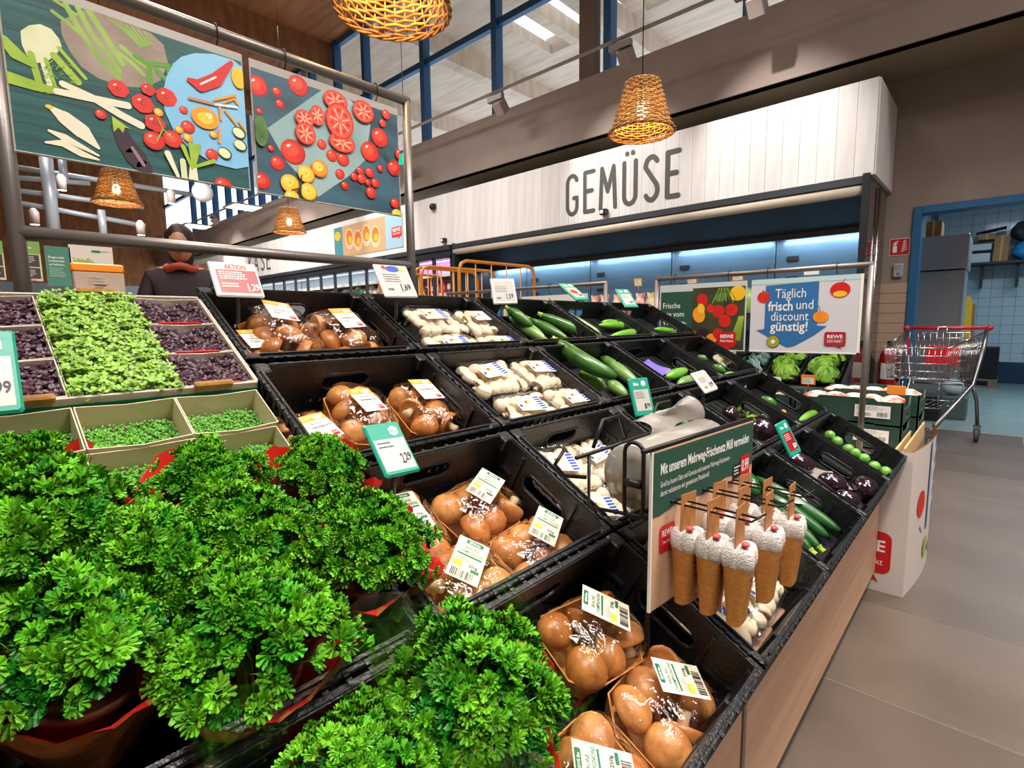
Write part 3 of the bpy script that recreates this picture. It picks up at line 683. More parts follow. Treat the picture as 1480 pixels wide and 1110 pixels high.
def label_white():
    s = Sheet(.0006, .00008); W, H = .082, .050; s.box((-W/2, -H/2, 0), (W/2, H/2, .0006), WHITE)
    s.rect(-W/2, -H/2, W*.22, H/2, mat('label_pale_wood', '#ead9bd', .5)); s.oval(-.005, .002, .012, .009, LBT); s.oval(-.003, -.004, .010, .006, BIOC); s.oval(-.009, .004, .006, .005, LBR); s.oval(-.006, .003, .004, .003, LBT)
    for k in range(6): s.poly([(.020, -H/2+.002+.008*k), (W/2-.002, -H/2+.004+.008*k), (W/2-.002, -H/2+.009+.008*k), (.020, -H/2+.007+.008*k)], LBLU)
    s.text('Champignons', -.030, -.019, .005, LBLU, w=.030, rot=0); s.lines(-.038, .020, .014, .022, 8, GREYP, 4); s.rect(-.038, -.012, -.030, -.004, LBLU); return s.mesh('label')
LB = {'bio': label_bio(), 'brown': label_brown(), 'white': label_white()}
KT = tray_mesh(.165, .125, .042, TRAYK); KTB = tray_mesh(.175, .135, .045, TRAYK)
CT = tray_mesh(.178, .132, .050, TRAYC, .02, 1)
FB = [film_mesh(.165, .125, .042, .088, k) for k in (1, 5, 9)]; FBB = [film_mesh(.175, .135, .045, .105, k) for k in (2, 6)]
FW = [film_mesh(.166, .120, .051, .062, k, film_mat('clear_lid_film', base=.07, rough=.05, bump=.25)) for k in (3, 8)]
rp = random.Random(21)
def pack(kind, px, py, lab, grp, h=-.145, ang=0, tx=0, ty=0, lang=None, lofs=(0, 0), href=-.06, pos=None):
    y, s, _ = SP(px, py, href) if pos is None else (*pos, 0)
    M = SL @ TR((y, s, h)) @ RZ(ang) @ RX(tx) @ RY(ty); root = thing('mushroom_pack', lab, 'mushrooms', M, grp)
    if kind == 'white':
        root.scale = (1.06, 1.08, 1.05)
        obj('tray', CT, root); obj('film', rp.choice(FW), root)
        for i in range(5):
            for j in range(4):
                a = rp.uniform(0, 6.28); tl = rp.choice((0, .3, .6, 1.1)); 
                mush(rp.choice(WMS), root, TR((-.062+.031*i+rp.uniform(-.004, .004), -.042+.028*j+rp.uniform(-.004, .004), .034+rp.uniform(0, .009))) @ RZ(a) @ RX(tl) @ RZ(a*2))
        obj('label', LB['white'], root, TR((lofs[0]-.012, lofs[1]+.004, .066)) @ RZ(lang or 0) @ RX(.03))
        return root
    big = kind == 'big'; root.scale = (1.14,)*3 if big else (1.08,)*3 if kind == 'brown' else (1.04,)*3; obj('tray', KTB if big else KT, root); obj('film', rp.choice(FBB if big else FB), root)
    sp = [(-.052, -.030), (.0, -.032), (.052, -.028), (-.05, .030), (.002, .031), (.052, .030)]
    ms = BMS if kind == 'bio' else BMT
    for x, y in sp:
        a = rp.uniform(0, 6.28); tl = rp.choice((0, .35, .6, .9, 2.2)) if kind == 'bio' else rp.choice((.2, .7, 1.2, 1.6)); z = .046 if not big else .052
        mush(rp.choice(ms), root, TR((x+rp.uniform(-.005, .005), y+rp.uniform(-.004, .004), z+rp.uniform(-.004, .006))) @ RZ(a) @ RX(tl) @ Matrix.Scale(rp.uniform(.92, 1.06), 4))
    if big or kind == 'brown':
        for x, y in ((-.028, 0), (.028, .004)):
            a = rp.uniform(0, 6.28); mush(rp.choice(ms), root, TR((x, y, .066 if not big else .078)) @ RZ(a) @ RX(rp.choice((.3, 1.2, 1.5))))
    obj('label', LB['bio' if kind == 'bio' else 'brown'], root, TR((lofs[0], lofs[1], .0925 if not big else .1085)) @ RZ(lang if lang is not None else 0) @ RX(.05) @ RY(.04))
    return root
G1 = 'brown mushroom packs with white labels'; G2 = 'organic brown mushroom packs'; G3 = 'white mushroom packs'
pack('big', 405, 478, 'large film wrapped brown mushroom pack under the red price screen, left of its pair', G1, h=-.115, ang=1.45, tx=.10, lang=-1.5, lofs=(.02, .01), href=-.03)
pack('big', 497, 478, 'large film wrapped brown mushroom pack under the red price screen, right of its pair', G1, h=-.118, ang=1.75, ty=-.10, lang=-1.6, lofs=(.01, .0), href=-.03)
pack('brown', 352, 492, 'brown mushroom pack half hidden in the upper left corner beside the dark microgreens', G1, ang=1.5, lang=-1.4, pos=(.465, 1.09))
pack('brown', 525, 582, 'film wrapped brown mushroom pack above the BIO price tag, left of its pair', G1, h=-.125, ang=1.35, tx=.12, lang=-1.2, lofs=(-.01, .01), href=-.04)
pack('brown', 618, 578, 'film wrapped brown mushroom pack with glossy label right above the BIO price tag', G1, h=-.125, ang=1.5, tx=.05, lang=-1.5, lofs=(.02, .0), href=-.04)
pack('brown', 440, 592, 'brown mushroom pack with orange label half hidden behind the parsley', G1, ang=1.6, lang=-1.4, pos=(.455, .765))
pack('bio', 715, 737, 'organic brown mushroom pack at the top of its crate, showing dark gills', G2, ang=.15, lang=-1.25, lofs=(.01, .012), pos=(.668, .508))
pack('bio', 775, 785, 'organic brown mushroom pack against the oak side of the second row crate', G2, ang=.10, lang=-1.15, lofs=(.02, .012), pos=(.700, .378))
pack('bio', 630, 748, 'organic brown mushroom pack beside the parsley leaves, left in the second row crate', G2, ang=1.45, lang=-1.5, lofs=(0, 0), pos=(.500, .520))
pack('bio', 675, 840, 'organic brown mushroom pack lowest in the second row crate touching the parsley', G2, h=-.13, ang=.10, lang=-1.05, lofs=(0, .01), pos=(.515, .376))
pack('bio', 880, 930, 'largest organic brown mushroom pack in the nearest crate', G2, h=-.12, ang=-.12, lang=.75, lofs=(.012, .012), pos=(.640, .200))
pack('bio', 965, 1015, 'organic brown mushroom pack with a white stem showing, at the aisle edge', G2, h=-.13, ang=.05, lang=.85, lofs=(.015, .005), pos=(.660, .070))
pack('bio', 880, 1085, 'organic brown mushroom pack cut by the lower picture edge', G2, h=-.13, ang=.0, lang=.8, lofs=(0, .0), pos=(.472, .072))
for (x, s_, h, t, la) in ((.998, 1.185, -.075, 'top row, left', .05), (1.10+.085, 1.175, -.075, 'top row, right', .02), (.978, 1.045, -.085, 'second line, left', -.1), (1.167, 1.035, -.085, 'second line, right', -.05)):
    pack('white', 0, 0, 'clear white mushroom pack with striped label in the uppermost such crate, '+t, G3, h=h, pos=(x-.012, s_-.055), lang=la)
for (x, s_, h, t, la) in ((.975, .868, -.080, 'upper left', .1), (1.165, .862, -.080, 'upper right', -.1), (.985, .725, -.088, 'lower left', -.15), (1.170, .722, -.088, 'lower right', -.05)):
    pack('white', 0, 0, 'clear white mushroom pack in the crate above the bag roll, '+t, G3, h=h, pos=(x-.008, s_-.035), lang=la)
pack('white', 0, 0, 'clear white mushroom pack left of the bag roll with a large tilted label', G3, h=-.115, ang=-.12, lang=-.2, pos=(.915, .515), tx=.06)
pack('white', 0, 0, 'clear white mushroom pack behind the bag roll against the crate wall', G3, h=-.145, ang=.1, pos=(1.10, .53))
pack('white', 0, 0, 'clear white mushroom pack below the bag roll beside the net bag board', G3, h=-.125, ang=-.05, lang=-.3, pos=(.905, .38))
pack('white', 0, 0, 'clear white mushroom pack under the bag roll', G3, h=-.14, ang=0, pos=(1.12, .385))
pack('white', 0, 0, 'clear white mushroom pack right under the hanging net bags', G3, h=-.135, ang=.1, lang=.3, pos=(1.085, .100))
pack('white', 0, 0, 'clear white mushroom pack leaning on the far side wall near the wrapped cucumbers', G3, h=-.12, ang=.05, lang=0, pos=(1.09, .222))
pack('white', 0, 0, 'clear white mushroom pack in the near aisle corner below the net bags', G3, h=-.135, ang=.0, lang=.4, pos=(.902, .098))
pack('white', 0, 0, 'clear white mushroom pack half hidden behind the net bag board', G3, h=-.135, ang=0, lang=.2, pos=(.90, .225))

# ------------------------------------------------------------------ courgettes, cucumbers, aubergines
def vegm(name, c1, c2, **k): return mat(name, c1, .30, col2=c2, nscale=22, stretch=(1, 1, 1), bump=.04, coat=.15, contrast=(.35, .7), **k)
ZUC = vegm('courgette_skin', '#2f5a23', '#4c7c33'); ZUCP = vegm('pale_courgette_skin', '#5d8a42', '#83a860'); CUC = vegm('cucumber_skin', '#1b4520', '#2a5d2a'); LIM = vegm('lime_cucumber_skin', '#5d9b2e', '#7fb548')
STEMG = mat('green_stem', '#a4bb3a', .5, col2='#84a32c', nscale=40)
AUB = mat('aubergine_skin', '#1d1018', .14, spec=.8, coat=.6, col2='#2a1420', nscale=6)
def lift_h(px, py, h):
    y = SP(px, py, h)[0]      # produce lies higher on the inserts of the far columns
    return max(h, -.045 if y > 1.95 else -.055 if y > 1.6 else -.07 if y > 1.2 else h)
def courgette(lab, pa, pb, r, skin, grp, ha=-.09, hb=-.10, bend=0.0, cat='courgette', stem='a', name='courgette', lift=0):
    ha = lift_h(*pa, ha); hb = lift_h(*pb, hb)
    P = Vector(SV(*SP(*pa, ha))); Q = Vector(SV(*SP(*pb, hb))); d = (Q-P); L = d.length; d.normalize()
    side = N_.cross(d).normalized(); mid = (P+Q)/2
    root = thing(name, lab, cat, fr(mid, d, side), grp); n = 16; pts = []; rs = []
    for i in range(n+1):
        t = i/n; x = (t-.5)*L; pts.append((x, bend*(1-(2*t-1)**2), lift*(1-(2*t-1)**2))); e = min(1, (sin(pi*min(t, .5)/.5*.5+0)**.45 if t < .5 else sin(pi*(1-t))**.40)) if 0 < t < 1 else .25
        rs.append(r*max(.30, e)*(1+.05*sin(7*t+r*900)))
    b = MB(); b.tube(pts, rs, skin, 14); b.build('body', root)
    if stem:
        k = -1 if stem == 'a' else 1; b = MB(); b.tube([(k*(L/2-.003), 0, 0), (k*(L/2+.004), 0, 0), (k*(L/2+.014), 0, .001)], [r*.52, r*.34, r*.36], STEMG, 7, smooth=False); b.build('stem', root)
    return root
z = 'courgettes on the island'
courgette('courgette leaning over another in the top row crate left corner', (734, 446), (769, 472), .021, ZUC, z, -.03, -.05)
courgette('pale scuffed courgette along the left wall of the top row crate', (737, 459), (788, 492), .024, ZUCP, z, -.07, -.08, stem='b')
courgette('thin courgette between the two thick ones in the top row crate', (765, 461), (820, 490), .019, ZUC, z, -.06, -.08)
courgette('long thick courgette in the middle of the top row crate', (782, 455), (852, 486), .023, ZUC, z, -.03, -.035)
courgette('courgette with bright stem end at the right of the top row crate', (806, 450), (868, 484), .021, ZUCP, z, -.035, -.045)
courgette('very large curved dark courgette lying on top of the third row crate', (803, 492), (890, 545), .029, ZUC, z, -.015, -.015, bend=-.03)
courgette('pale wrapped courgette behind the large curved one', (866, 512), (922, 556), .024, ZUCP, z, -.06, -.06, stem=None)
courgette('long courgette along the far side of the third row crate, bright tip', (886, 510), (962, 554), .022, ZUCP, z, -.05, -.07, stem='b')
courgette('bright green courgette under the large curved one', (838, 538), (874, 562), .024, LIM, z, -.09, -.09, stem=None)
courgette('pale cut courgette with grey end in the corner of the third row crate', (880, 552), (905, 572), .021, ZUCP, z, -.09, -.08, stem=None)
courgette('courgette nearest the bag roll in the second row crate', (938, 590), (974, 622), .022, ZUC, z, -.06, -.09, stem='a')
courgette('middle courgette with bright stem in the second row crate beside the bag roll', (966, 594), (998, 622), .021, ZUC, z, -.06, -.09)
courgette('right courgette in the second row crate beside the bag roll', (989, 601), (1022, 624), .021, ZUC, z, -.08, -.10)
c = 'cucumbers on the island'
courgette('wrapped dark cucumber, uppermost of the bundle by the oak panel', (1092, 690), (1213, 768), .022, CUC, c, -.07, -.08, cat='cucumber', name='cucumber', stem=None)
courgette('wrapped dark cucumber under the uppermost one of the bundle', (1105, 712), (1196, 776), .021, CUC, c, -.09, -.09, cat='cucumber', name='cucumber', stem=None)
courgette('dark cucumber with bright stem, third of the bundle', (1112, 728), (1184, 792), .020, CUC, c, -.09, -.09, cat='cucumber', name='cucumber', stem='b')
courgette('dark cucumber with bright stem, fourth of the bundle', (1120, 748), (1172, 796), .019, CUC, c, -.11, -.10, cat='cucumber', name='cucumber', stem='b')
courgette('dark cucumber lowest of the bundle above the white mushrooms', (1110, 745), (1160, 806), .019, CUC, c, -.12, -.11, cat='cucumber', name='cucumber', stem='b')
courgette('round tipped cucumber upright in the corner behind the net bags', (1076, 682), (1092, 716), .024, CUC, c, -.06, -.12, cat='cucumber', name='cucumber', stem=None)
b = Sheet(0); b.rect(-.03, -.02, .03, .02, WHITE); b.barcode(-.022, -.014, .02, .026, BLACKP, 4, 12); b.lines(.004, .014, .02, .02, 6, GREYP, 3)
y, s_, h = SP(1153, 721, -.045); b.build('paper_band', None, SL @ TR((y, s_, h)) @ RZ(-.5), label='white barcode band wrapped on the cucumber bundle', cat='label')
courgette('pale green cucumber at the back of the crate with the violet sheet', (866, 470), (924, 471), .017, LIM, c, -.10, -.10, cat='cucumber', name='cucumber', stem=None)
courgette('second pale green cucumber lying crosswise before the violet sheet', (882, 487), (929, 479), .019, LIM, c, -.10, -.09, cat='cucumber', name='cucumber', stem=None)
courgette('thin pale cucumber behind those beside the violet sheet', (870, 466), (895, 466), .014, LIM, c, -.11, -.11, cat='cucumber', name='cucumber', stem=None)
courgette('pale cucumber in the far top corner crate, rear', (946, 476), (973, 478), .014, LIM, c, -.11, -.11, cat='cucumber', name='cucumber', stem=None)
courgette('pale cucumber in the far top corner crate, front', (962, 485), (986, 484), .015, LIM, c, -.10, -.10, cat='cucumber', name='cucumber', stem=None)
courgette('cut courgette with pale end behind the small white price tag', (964, 545), (992, 535), .021, LIM, z, -.10, -.09, stem=None)
courgette('courgette piece beside the small white price tag', (980, 556), (1004, 546), .020, ZUCP, z, -.10, -.09, stem=None)
courgette('small cucumber seen against the far side wall above the white price tag', (990, 522), (1006, 532), .018, ZUC, z, -.09, -.11, stem=None)
courgette('short cucumber in the far third row crate, rear', (1008, 515), (1022, 521), .017, ZUC, c, -.11, -.11, cat='cucumber', name='cucumber', stem=None)
courgette('short cucumber in the far third row crate, front', (1030, 528), (1048, 538), .019, ZUC, c, -.11, -.11, cat='cucumber', name='cucumber', stem=None)
courgette('small green cucumber tip at the front of the far third row crate', (1048, 543), (1060, 540), .014, LIM, c, -.12, -.12, cat='cucumber', name='cucumber', stem=None)
courgette('bright cucumber standing diagonal in the far second row crate', (1156, 608), (1186, 594), .019, LIM, c, -.09, -.08, cat='cucumber', name='cucumber', stem=None)
courgette('dark cucumber at the back of the far second row crate', (1100, 574), (1122, 586), .018, ZUC, c, -.10, -.11, cat='cucumber', name='cucumber', stem=None)
def blob(name, lab, cat, px, py, r, m, grp=None, h=-.10, sc=(1, 1, 1), rot=0, cap=None):
    h = lift_h(px, py, h); y, s_, _ = SP(px, py, h); root = thing(name, lab, cat, SL @ TR((y, s_, h)) @ RZ(rot), grp)
    b = MB(); b.ell((0, 0, 0), (r*sc[0], r*sc[1], r*sc[2]), m, 18, 12, fn=lambda d: 1+.03*sin(3*atan2(d.y, d.x))-.06*max(0, d.x)); b.build('body', root)
    if cap:
        b = MB(); X = -r*sc[0]
        for k in range(5):
            a = 2*pi*k/5; b.add([(X*.99, 0, 0), (X*.80, r*.55*cos(a-.35), r*.55*sin(a-.35)), (X*.45, r*.86*cos(a), r*.86*sin(a)), (X*.80, r*.55*cos(a+.35), r*.55*sin(a+.35))], [(0, 1, 2, 3)], STEMG)
        b.tube([(X*.95, 0, 0), (X*1.25, 0, 0), (X*1.45, 0, .004)], [r*.2, r*.16, r*.2], STEMG, 7); b.build('calyx', root)
    return root
a = 'aubergines on the island'
blob('aubergine', 'big glossy round aubergine in the second row crate beside the lime stalks', 'aubergine', 1101, 622, .040, AUB, a, -.07, (1.25, 1, 1), -.6, 1)
blob('aubergine', 'glossy round aubergine at the aisle edge of the front row crate', 'aubergine', 1248, 706, .042, AUB, a, -.09, (1.1, 1, .95), .5)
blob('aubergine', 'film wrapped aubergine halfway up the front row crate', 'aubergine', 1205, 699, .034, AUB, a, -.11, (1.5, 1, .9), -.8)
blob('aubergine', 'dark aubergine tip under the green and red price tag', 'aubergine', 1156, 669, .034, AUB, a, -.11, (1.6, 1, .9), -.8)
blob('aubergine', 'dark aubergine in the rear corner behind the lime stalks', 'aubergine', 1056, 598, .030, AUB, a, -.11, (1.3, 1, .9), .2)
blob('aubergine', 'dark aubergine at the lower wall of the front row crate beside the wrapped one', 'aubergine', 1226, 722, .028, AUB, a, -.125, (1.5, 1, .9), -.9)
b = MB(); rr = random.Random(3)
for k in range(26):
    an = rr.uniform(0, 6.28); R = rr.uniform(.01, .035); z0 = rr.uniform(0, .03); w_ = rr.uniform(.008, .014)
    b.add([(0, 0, 0), (R*cos(an)-w_*sin(an), R*sin(an)+w_*cos(an), z0), (R*1.7*cos(an), R*1.7*sin(an), z0+.012), (R*cos(an)+w_*sin(an), R*sin(an)-w_*cos(an), z0-.004)], [(0, 1, 2, 3)], mat('lime_leaf', '#a9bf3c', .5, col2='#7fa02c', nscale=30, island=.25))
y, s_, h = SP(1070, 604, -.09); b.build('green_stalks', None, SL @ TR((y, s_, h)), label='crumpled lime green stalks left of the big round aubergine', cat='stalks')
g = MB()
for k, (x, yy) in enumerate(((1199, 629), (1210, 638), (1226, 649), (1249, 663), (1264, 674), (1280, 682), (1236, 655))):
    blob('round_squash', 'small round green vegetable in the far corner crate, '+ordn(k)+' in the row', 'vegetable', x, yy, .019, vegm('round_green_skin', '#5f9d3e', '#86bb5c'), 'small round green vegetables', -.10, (1.05, 1, 1), k)
blob('maize_cob', 'pale yellow cob seen through the handle slot of the far third row crate', 'maize', 1051, 521, .016, mat('pale_cob', '#dfd58e', .5, col2='#c7cf6c', nscale=60), None, -.08, (1.9, .8, .8), -.6)
blob('orange_piece', 'small orange piece beside dark cucumber in the far second row crate', 'vegetable', 1132, 596, .011, mat('orange_piece_skin', '#d98a28', .5), None, -.12)
for lab, x, yy, hh, colr, sc, ro in (('violet tissue sheet under the pale cucumbers in the top row', 935, 482, -.125, '#8878c9', (.07, .05), .3), ('violet tissue scrap in the crate behind the small white price tag', 948, 531, -.13, '#6a58b5', (.05, .05), .1), ('grey paper scrap over the aubergine crate', 1116, 603, -.06, '#9b9590', (.03, .04), .5), ('crumpled wrapping film in the front aubergine crate', 1190, 690, -.105, '#8a827e', (.09, .045), -.5), ('grey wrapping film along the wall of the cucumber crate', 1180, 708, -.10, '#8f8785', (.06, .03), -.5)):
    b = MB(); b.grid(lambda u, v: Vector(((u-.5)*2*sc[0], (v-.5)*2*sc[1], .012*noise.noise(Vector((u*3, v*3, sc[0]*90))))), 8, 6, mat('paper_'+colr[1:], colr, .5), smooth=False)
    y, s_, h = SP(x, yy, -.035 if (x, yy) == (935, 482) else lift_h(x, yy, hh)-.01); b.build('paper_scrap', None, SL @ TR((y, s_, h)) @ RZ(ro), label=lab, cat='paper')
# ================================================================== MICROGREENS, CRESS, PARSLEY
CARD = mat('white_card', '#d3c6b6', .7, bump=.03); CARDC = mat('cream_card', '#d2bfa2', .7, bump=.03)
TGREEN = mat('tray_green_print', '#1a7a4c', .5)
def open_tray(root_lab, name, M, W, L, H, outer, inner, t=.004, cuts=True, cat='tray'):
    root = thing(name, root_lab, cat, M)
    for k, (x0, y0, x1, y1) in enumerate(((0, 0, W, t), (0, L-t, W, L), (0, 0, t, L), (W-t, 0, W, L))):
        b = MB(); b.cbox((x0, y0, 0), (x1, y1, H), outer, .0012)
        if k == 0 and cuts: b.box((.0, -.0012, .0), (W, 0, H-.012), TGREEN)
        b.build('tray_side', root)
    b = MB(); b.box((0, 0, 0), (W, L, .003), inner); b.build('tray_bottom', root); return root
def tab(root, x, y, z):
    b = MB(); b.T = TR((x, y, z)) @ RX(.25); b.cbox((-.030, -.004, -.002), (.030, .006, .014), KRAFT, .003); b.build('hand_tab', root)
HT = .075
t1 = open_tray('white and green card tray of microgreens in the top left corner', 'card_tray', SL @ TR((-.022, .862, -.070)), .398, .335, .070, CARD, CARD)
for x in (.09, .325): tab(t1, x, .0, .066)
for x in (.035, .225): tab(t1, x+.0, .335, .068)
t2 = open_tray('card tray of cress boxes in front of the microgreens', 'card_tray', SL @ TR((-.022, .545, -.080)), .398, .305, .03, CARD, CARD, cuts=False)
# one punnet with its plants; three foliage meshes per kind, shared
def cotyl(seed, w, l, n, hh, stem, leaf, lr, spread=.002, dens=None):
    r = random.Random(seed); b = MB()
    for k in range(n):
        x = r.uniform(-w/2, w/2); y = r.uniform(-l/2, l/2); h = hh*r.uniform(.75, 1.06)+.006*noise.noise(Vector((x*40, y*40, seed)))
        a = r.uniform(0, 6.28); lean = Vector((r.uniform(-.004, .004), r.uniform(-.004, .004), 0)); top = Vector((x, y, h))+lean
        b.add([(x-.0005, y, .004), (x+.0005, y, .004), tuple(top)], [(0, 1, 2)], stem)
        for s in (0, pi):
            R = lr*r.uniform(.75, 1.15); d = Vector((cos(a+s), sin(a+s), r.uniform(.1, .6))).normalized(); q = d.cross(Vector((0, 0, 1))).normalized()
            P = [top, top+d*R*.5+q*R*.62, top+d*R*1.15+q*R*.55, top+d*R*1.35, top+d*R*1.15-q*R*.55, top+d*R*.5-q*R*.62]
            dz = Vector((0, 0, -R*.25)); P[1] += dz; P[2] += dz; P[4] += dz; P[5] += dz
            b.add(P, [(0, 3, 2, 1), (0, 5, 4, 3)], leaf)
    return b.mesh('foliage')
MG = mat('microgreen_leaf', '#6f9e2e', .45, island=.38, sss=.05, col2='#8db83e', nscale=60); MP = mat('purple_leaf', '#4a2338', .42, island=.45, col2='#36182b', nscale=60)
MGS = mat('pale_stem', '#b9cc7a', .5); MPS = mat('rose_stem', '#9b5a78', .5); CRS = mat('cress_leaf', '#4f9a22', .45, island=.30, col2='#63ac2d', nscale=80)
MGm = [cotyl(k, .136, .112, 620, .066, MGS, MG, .0060) for k in range(3)]
MPm = [cotyl(k+5, .124, .104, 520, .050, MPS, MP, .0052) for k in range(3)]
CRm = [cotyl(k+11, .122, .088, 1500, .028, MGS, CRS, .0024) for k in range(3)]
def punnet(M, w, l, h, mt, leaves, lab, grp, lf=0, red=False):
    root = thing('herb_punnet', lab, 'herbs', M, grp); b = MB(); t = .0015; sl = .004
    for (x0, y0, x1, y1) in ((-w/2, -l/2, w/2, -l/2+t), (-w/2, l/2-t, w/2, l/2), (-w/2, -l/2, -w/2+t, l/2), (w/2-t, -l/2, w/2, l/2)):
        if abs(x1-x0) > .02: b.add([(x0, y0, 0), (x1, y0, 0), (x1+sl*0, y0, h), (x0+(x1-x0)*.5, y0-.0015*(1 if y0 < 0 else -1), h*.93), (x0, y0, h), (x0, y1, 0), (x1, y1, 0), (x1, y1, h), ((x0+x1)/2, y1-.0015*(1 if y0 < 0 else -1), h*.93), (x0, y1, h)], [(0, 1, 2, 3, 4), (9, 8, 7, 6, 5), (2, 7, 8, 3), (3, 8, 9, 4), (0, 4, 9, 5), (1, 6, 7, 2)], mt)
        else: b.box((x0, y0, 0), (x1, y1, h), mt)
    b.box((-w/2, -l/2, 0), (w/2, l/2, .002), mt)
    if red: b.box((-w/2+.02, -l/2-.0008, h-.010), (w/2-.03, -l/2+t+.0006, h+.0006), REDP)
    b.build('box', root)
    o = obj('foliage', leaves, root, TR((0, 0, lf)), kind='stuff'); return root
k = 0
for j, rowt in enumerate(('nearest the green tray edge', 'in the middle', 'at the back')):
    s_ = .862+.060+.107*j
    for i, (y, ww) in enumerate(((.050, .125), (.187, .143), (.318, .122))):
        if i == 1: punnet(SL @ TR((y, s_, -.060)), .143, .105, .05, CARD, MGm[k % 3], 'bright green microgreens box '+rowt+' of the upper left tray', 'green microgreens boxes')
        else: punnet(SL @ TR((y, s_, -.060)), ww, .104, .058, CARD, MPm[k % 3], 'dark purple microgreens box '+rowt+', '+('left' if i == 0 else 'right')+' of the green ones', 'purple microgreens boxes', 0, i == 2)
        k += 1
for j, rowt in enumerate(('nearest the parsley', 'in the middle line', 'in the line under the green tray')):
    s_ = .598+.1005*j
    for i, (y, t) in enumerate(((.042, 'left'), (.170, 'middle'), (.297, 'right'))):
        punnet(SL @ TR((y+.004*j, s_, -.075)), .126, .0985, .062+.006*(j == 2), CARDC, CRm[k % 3], 'cream card box of green cress, '+t+' one '+rowt, 'cress boxes', .002); k += 1

# curly parsley ---------------------------------------------------------------------------------
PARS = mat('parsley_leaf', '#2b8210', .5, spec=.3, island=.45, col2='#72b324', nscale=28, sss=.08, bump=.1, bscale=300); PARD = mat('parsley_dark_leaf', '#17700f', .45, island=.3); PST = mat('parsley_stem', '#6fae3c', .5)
def sprig(b, T, R, r, m):
    """one frilly leaf: five curled leaflets of ruffled lobes round a short stem"""
    for L_ in range(7):
        if L_ < 6: a = L_*pi/3+r.uniform(-.3, .3); el = r.uniform(.05, .55); D = R*r.uniform(.5, .68)
        else: a = 0; el = 1.4; D = R*.3
        c = Vector((D*cos(a)*cos(el), D*sin(a)*cos(el), D*sin(el)*.8)); rr = R*r.uniform(.36, .48)
        d = Vector((cos(a)*cos(el), sin(a)*cos(el), sin(el))); q = Vector((-sin(a), cos(a), 0)); u = d.cross(q)
        P = [c - d*rr*.75]; n = 14; Q = []
        for i in range(n):      # ruffled edge: rounded lobes that curl up, notches that dip
            t = (i/(n-1)-.5)*4.7; k3 = i % 3; lob = rr*(.62 if k3 == 0 else 1.0)*r.uniform(.85, 1.15)
            P.append(c + d*lob*cos(t) + q*lob*sin(t) + u*(rr*(-.34 if k3 == 0 else .34)+r.uniform(-.14, .14)*rr))
        b.add([T @ p for p in P], [(0, i, i+1) for i in range(1, n)], m)
    b.add([T @ Vector(p) for p in ((-.0006, 0, 0), (.0006, 0, 0), (0, 0, -R*2.2))], [(0, 1, 2)], PST)
def parsley_mesh(seed, RX_, H, n=330):
    r = random.Random(seed); b = MB()
    for k in range(n):
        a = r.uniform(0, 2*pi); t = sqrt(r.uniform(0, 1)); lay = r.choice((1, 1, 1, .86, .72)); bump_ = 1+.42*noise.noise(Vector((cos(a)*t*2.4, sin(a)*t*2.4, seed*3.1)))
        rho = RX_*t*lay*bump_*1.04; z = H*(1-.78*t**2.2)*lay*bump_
        p = Vector((rho*cos(a), rho*sin(a), z)); nrm = Vector((cos(a)*t*1.15+r.uniform(-.45, .45), sin(a)*t*1.15+r.uniform(-.45, .45), 1.1-t*.55)).normalized()
        T = TR(p) @ nrm.to_track_quat('Z', 'Y').to_matrix().to_4x4() @ RZ(r.uniform(0, 6.28)) @ RX(r.uniform(-.4, .4))
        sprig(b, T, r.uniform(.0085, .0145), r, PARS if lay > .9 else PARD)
    for k in range(40):
        a = r.uniform(0, 6.28); p = Vector((RX_*.6*cos(a), RX_*.6*sin(a), H*.55)); b.tube([(p.x*.1, p.y*.1, -.06), (p.x*.5, p.y*.5, H*.1), p], .0011, PST, 4, caps=False)
    return b.mesh('foliage')
PMs = [parsley_mesh(k, .078, .062) for k in range(4)]
SLK = mat('sleeve_kraft', '#b9702f', .6, col2='#94531f', nscale=60, bump=.06); SLR = mat('sleeve_red_inside', '#c41a10', .55); SLB = mat('sleeve_print', '#2b1a10', .6)
def sleeve_mesh(seed, R0=.036, R1=.098, H=.122, m_out=None, m_in=None, film=False):
    r = random.Random(seed); b = MB(); n = 40; ph = r.uniform(0, 6.28)
    def rad(A, t): return (R0+(R1-R0)*t**1.15)*(1+.10*t*sin(4*A+ph)+.04*t*sin(7*A+ph))
    for off, m, fl in ((0, m_out, 0), (-.0012, m_in, 1)):
        vs = []; fs = []
        for j in range(7):
            t = j/6
            for i in range(n):
                A = 2*pi*i/n; hh = H*t*(1+(.13*sin(4*A+ph+1)+(.02 if (i % 2) else -.02))*(t > .95)); R = rad(A, t)+off; vs.append((R*cos(A), R*sin(A), hh))
        for j in range(6):
            for i in range(n):
                q = (j*n+i, j*n+(i+1) % n, (j+1)*n+(i+1) % n, (j+1)*n+i); fs.append(q if not fl else q[::-1])
        b.add(vs, fs, m, True)
        if film: break
    return b.mesh('sleeve')
SLM = [sleeve_mesh(k, m_out=SLK, m_in=SLR) for k in range(3)]
PFILM = film_mat('tinted_sleeve_film', (.94, .96, .90), .10, .04, 6, .2, .9)
SFM = [sleeve_mesh(k+7, .05, .125, .20, m_out=PFILM, film=True) for k in range(2)]
potb = MB(); potb.lathe([(.030, 0), (.045, .07), (.047, .07), (.047, .078), (.043, .078), (.041, .066), (.00001, .064)], mat('terracotta_plastic_pot', '#6b3a24', .6), 20); PTM = potb.mesh('pot')
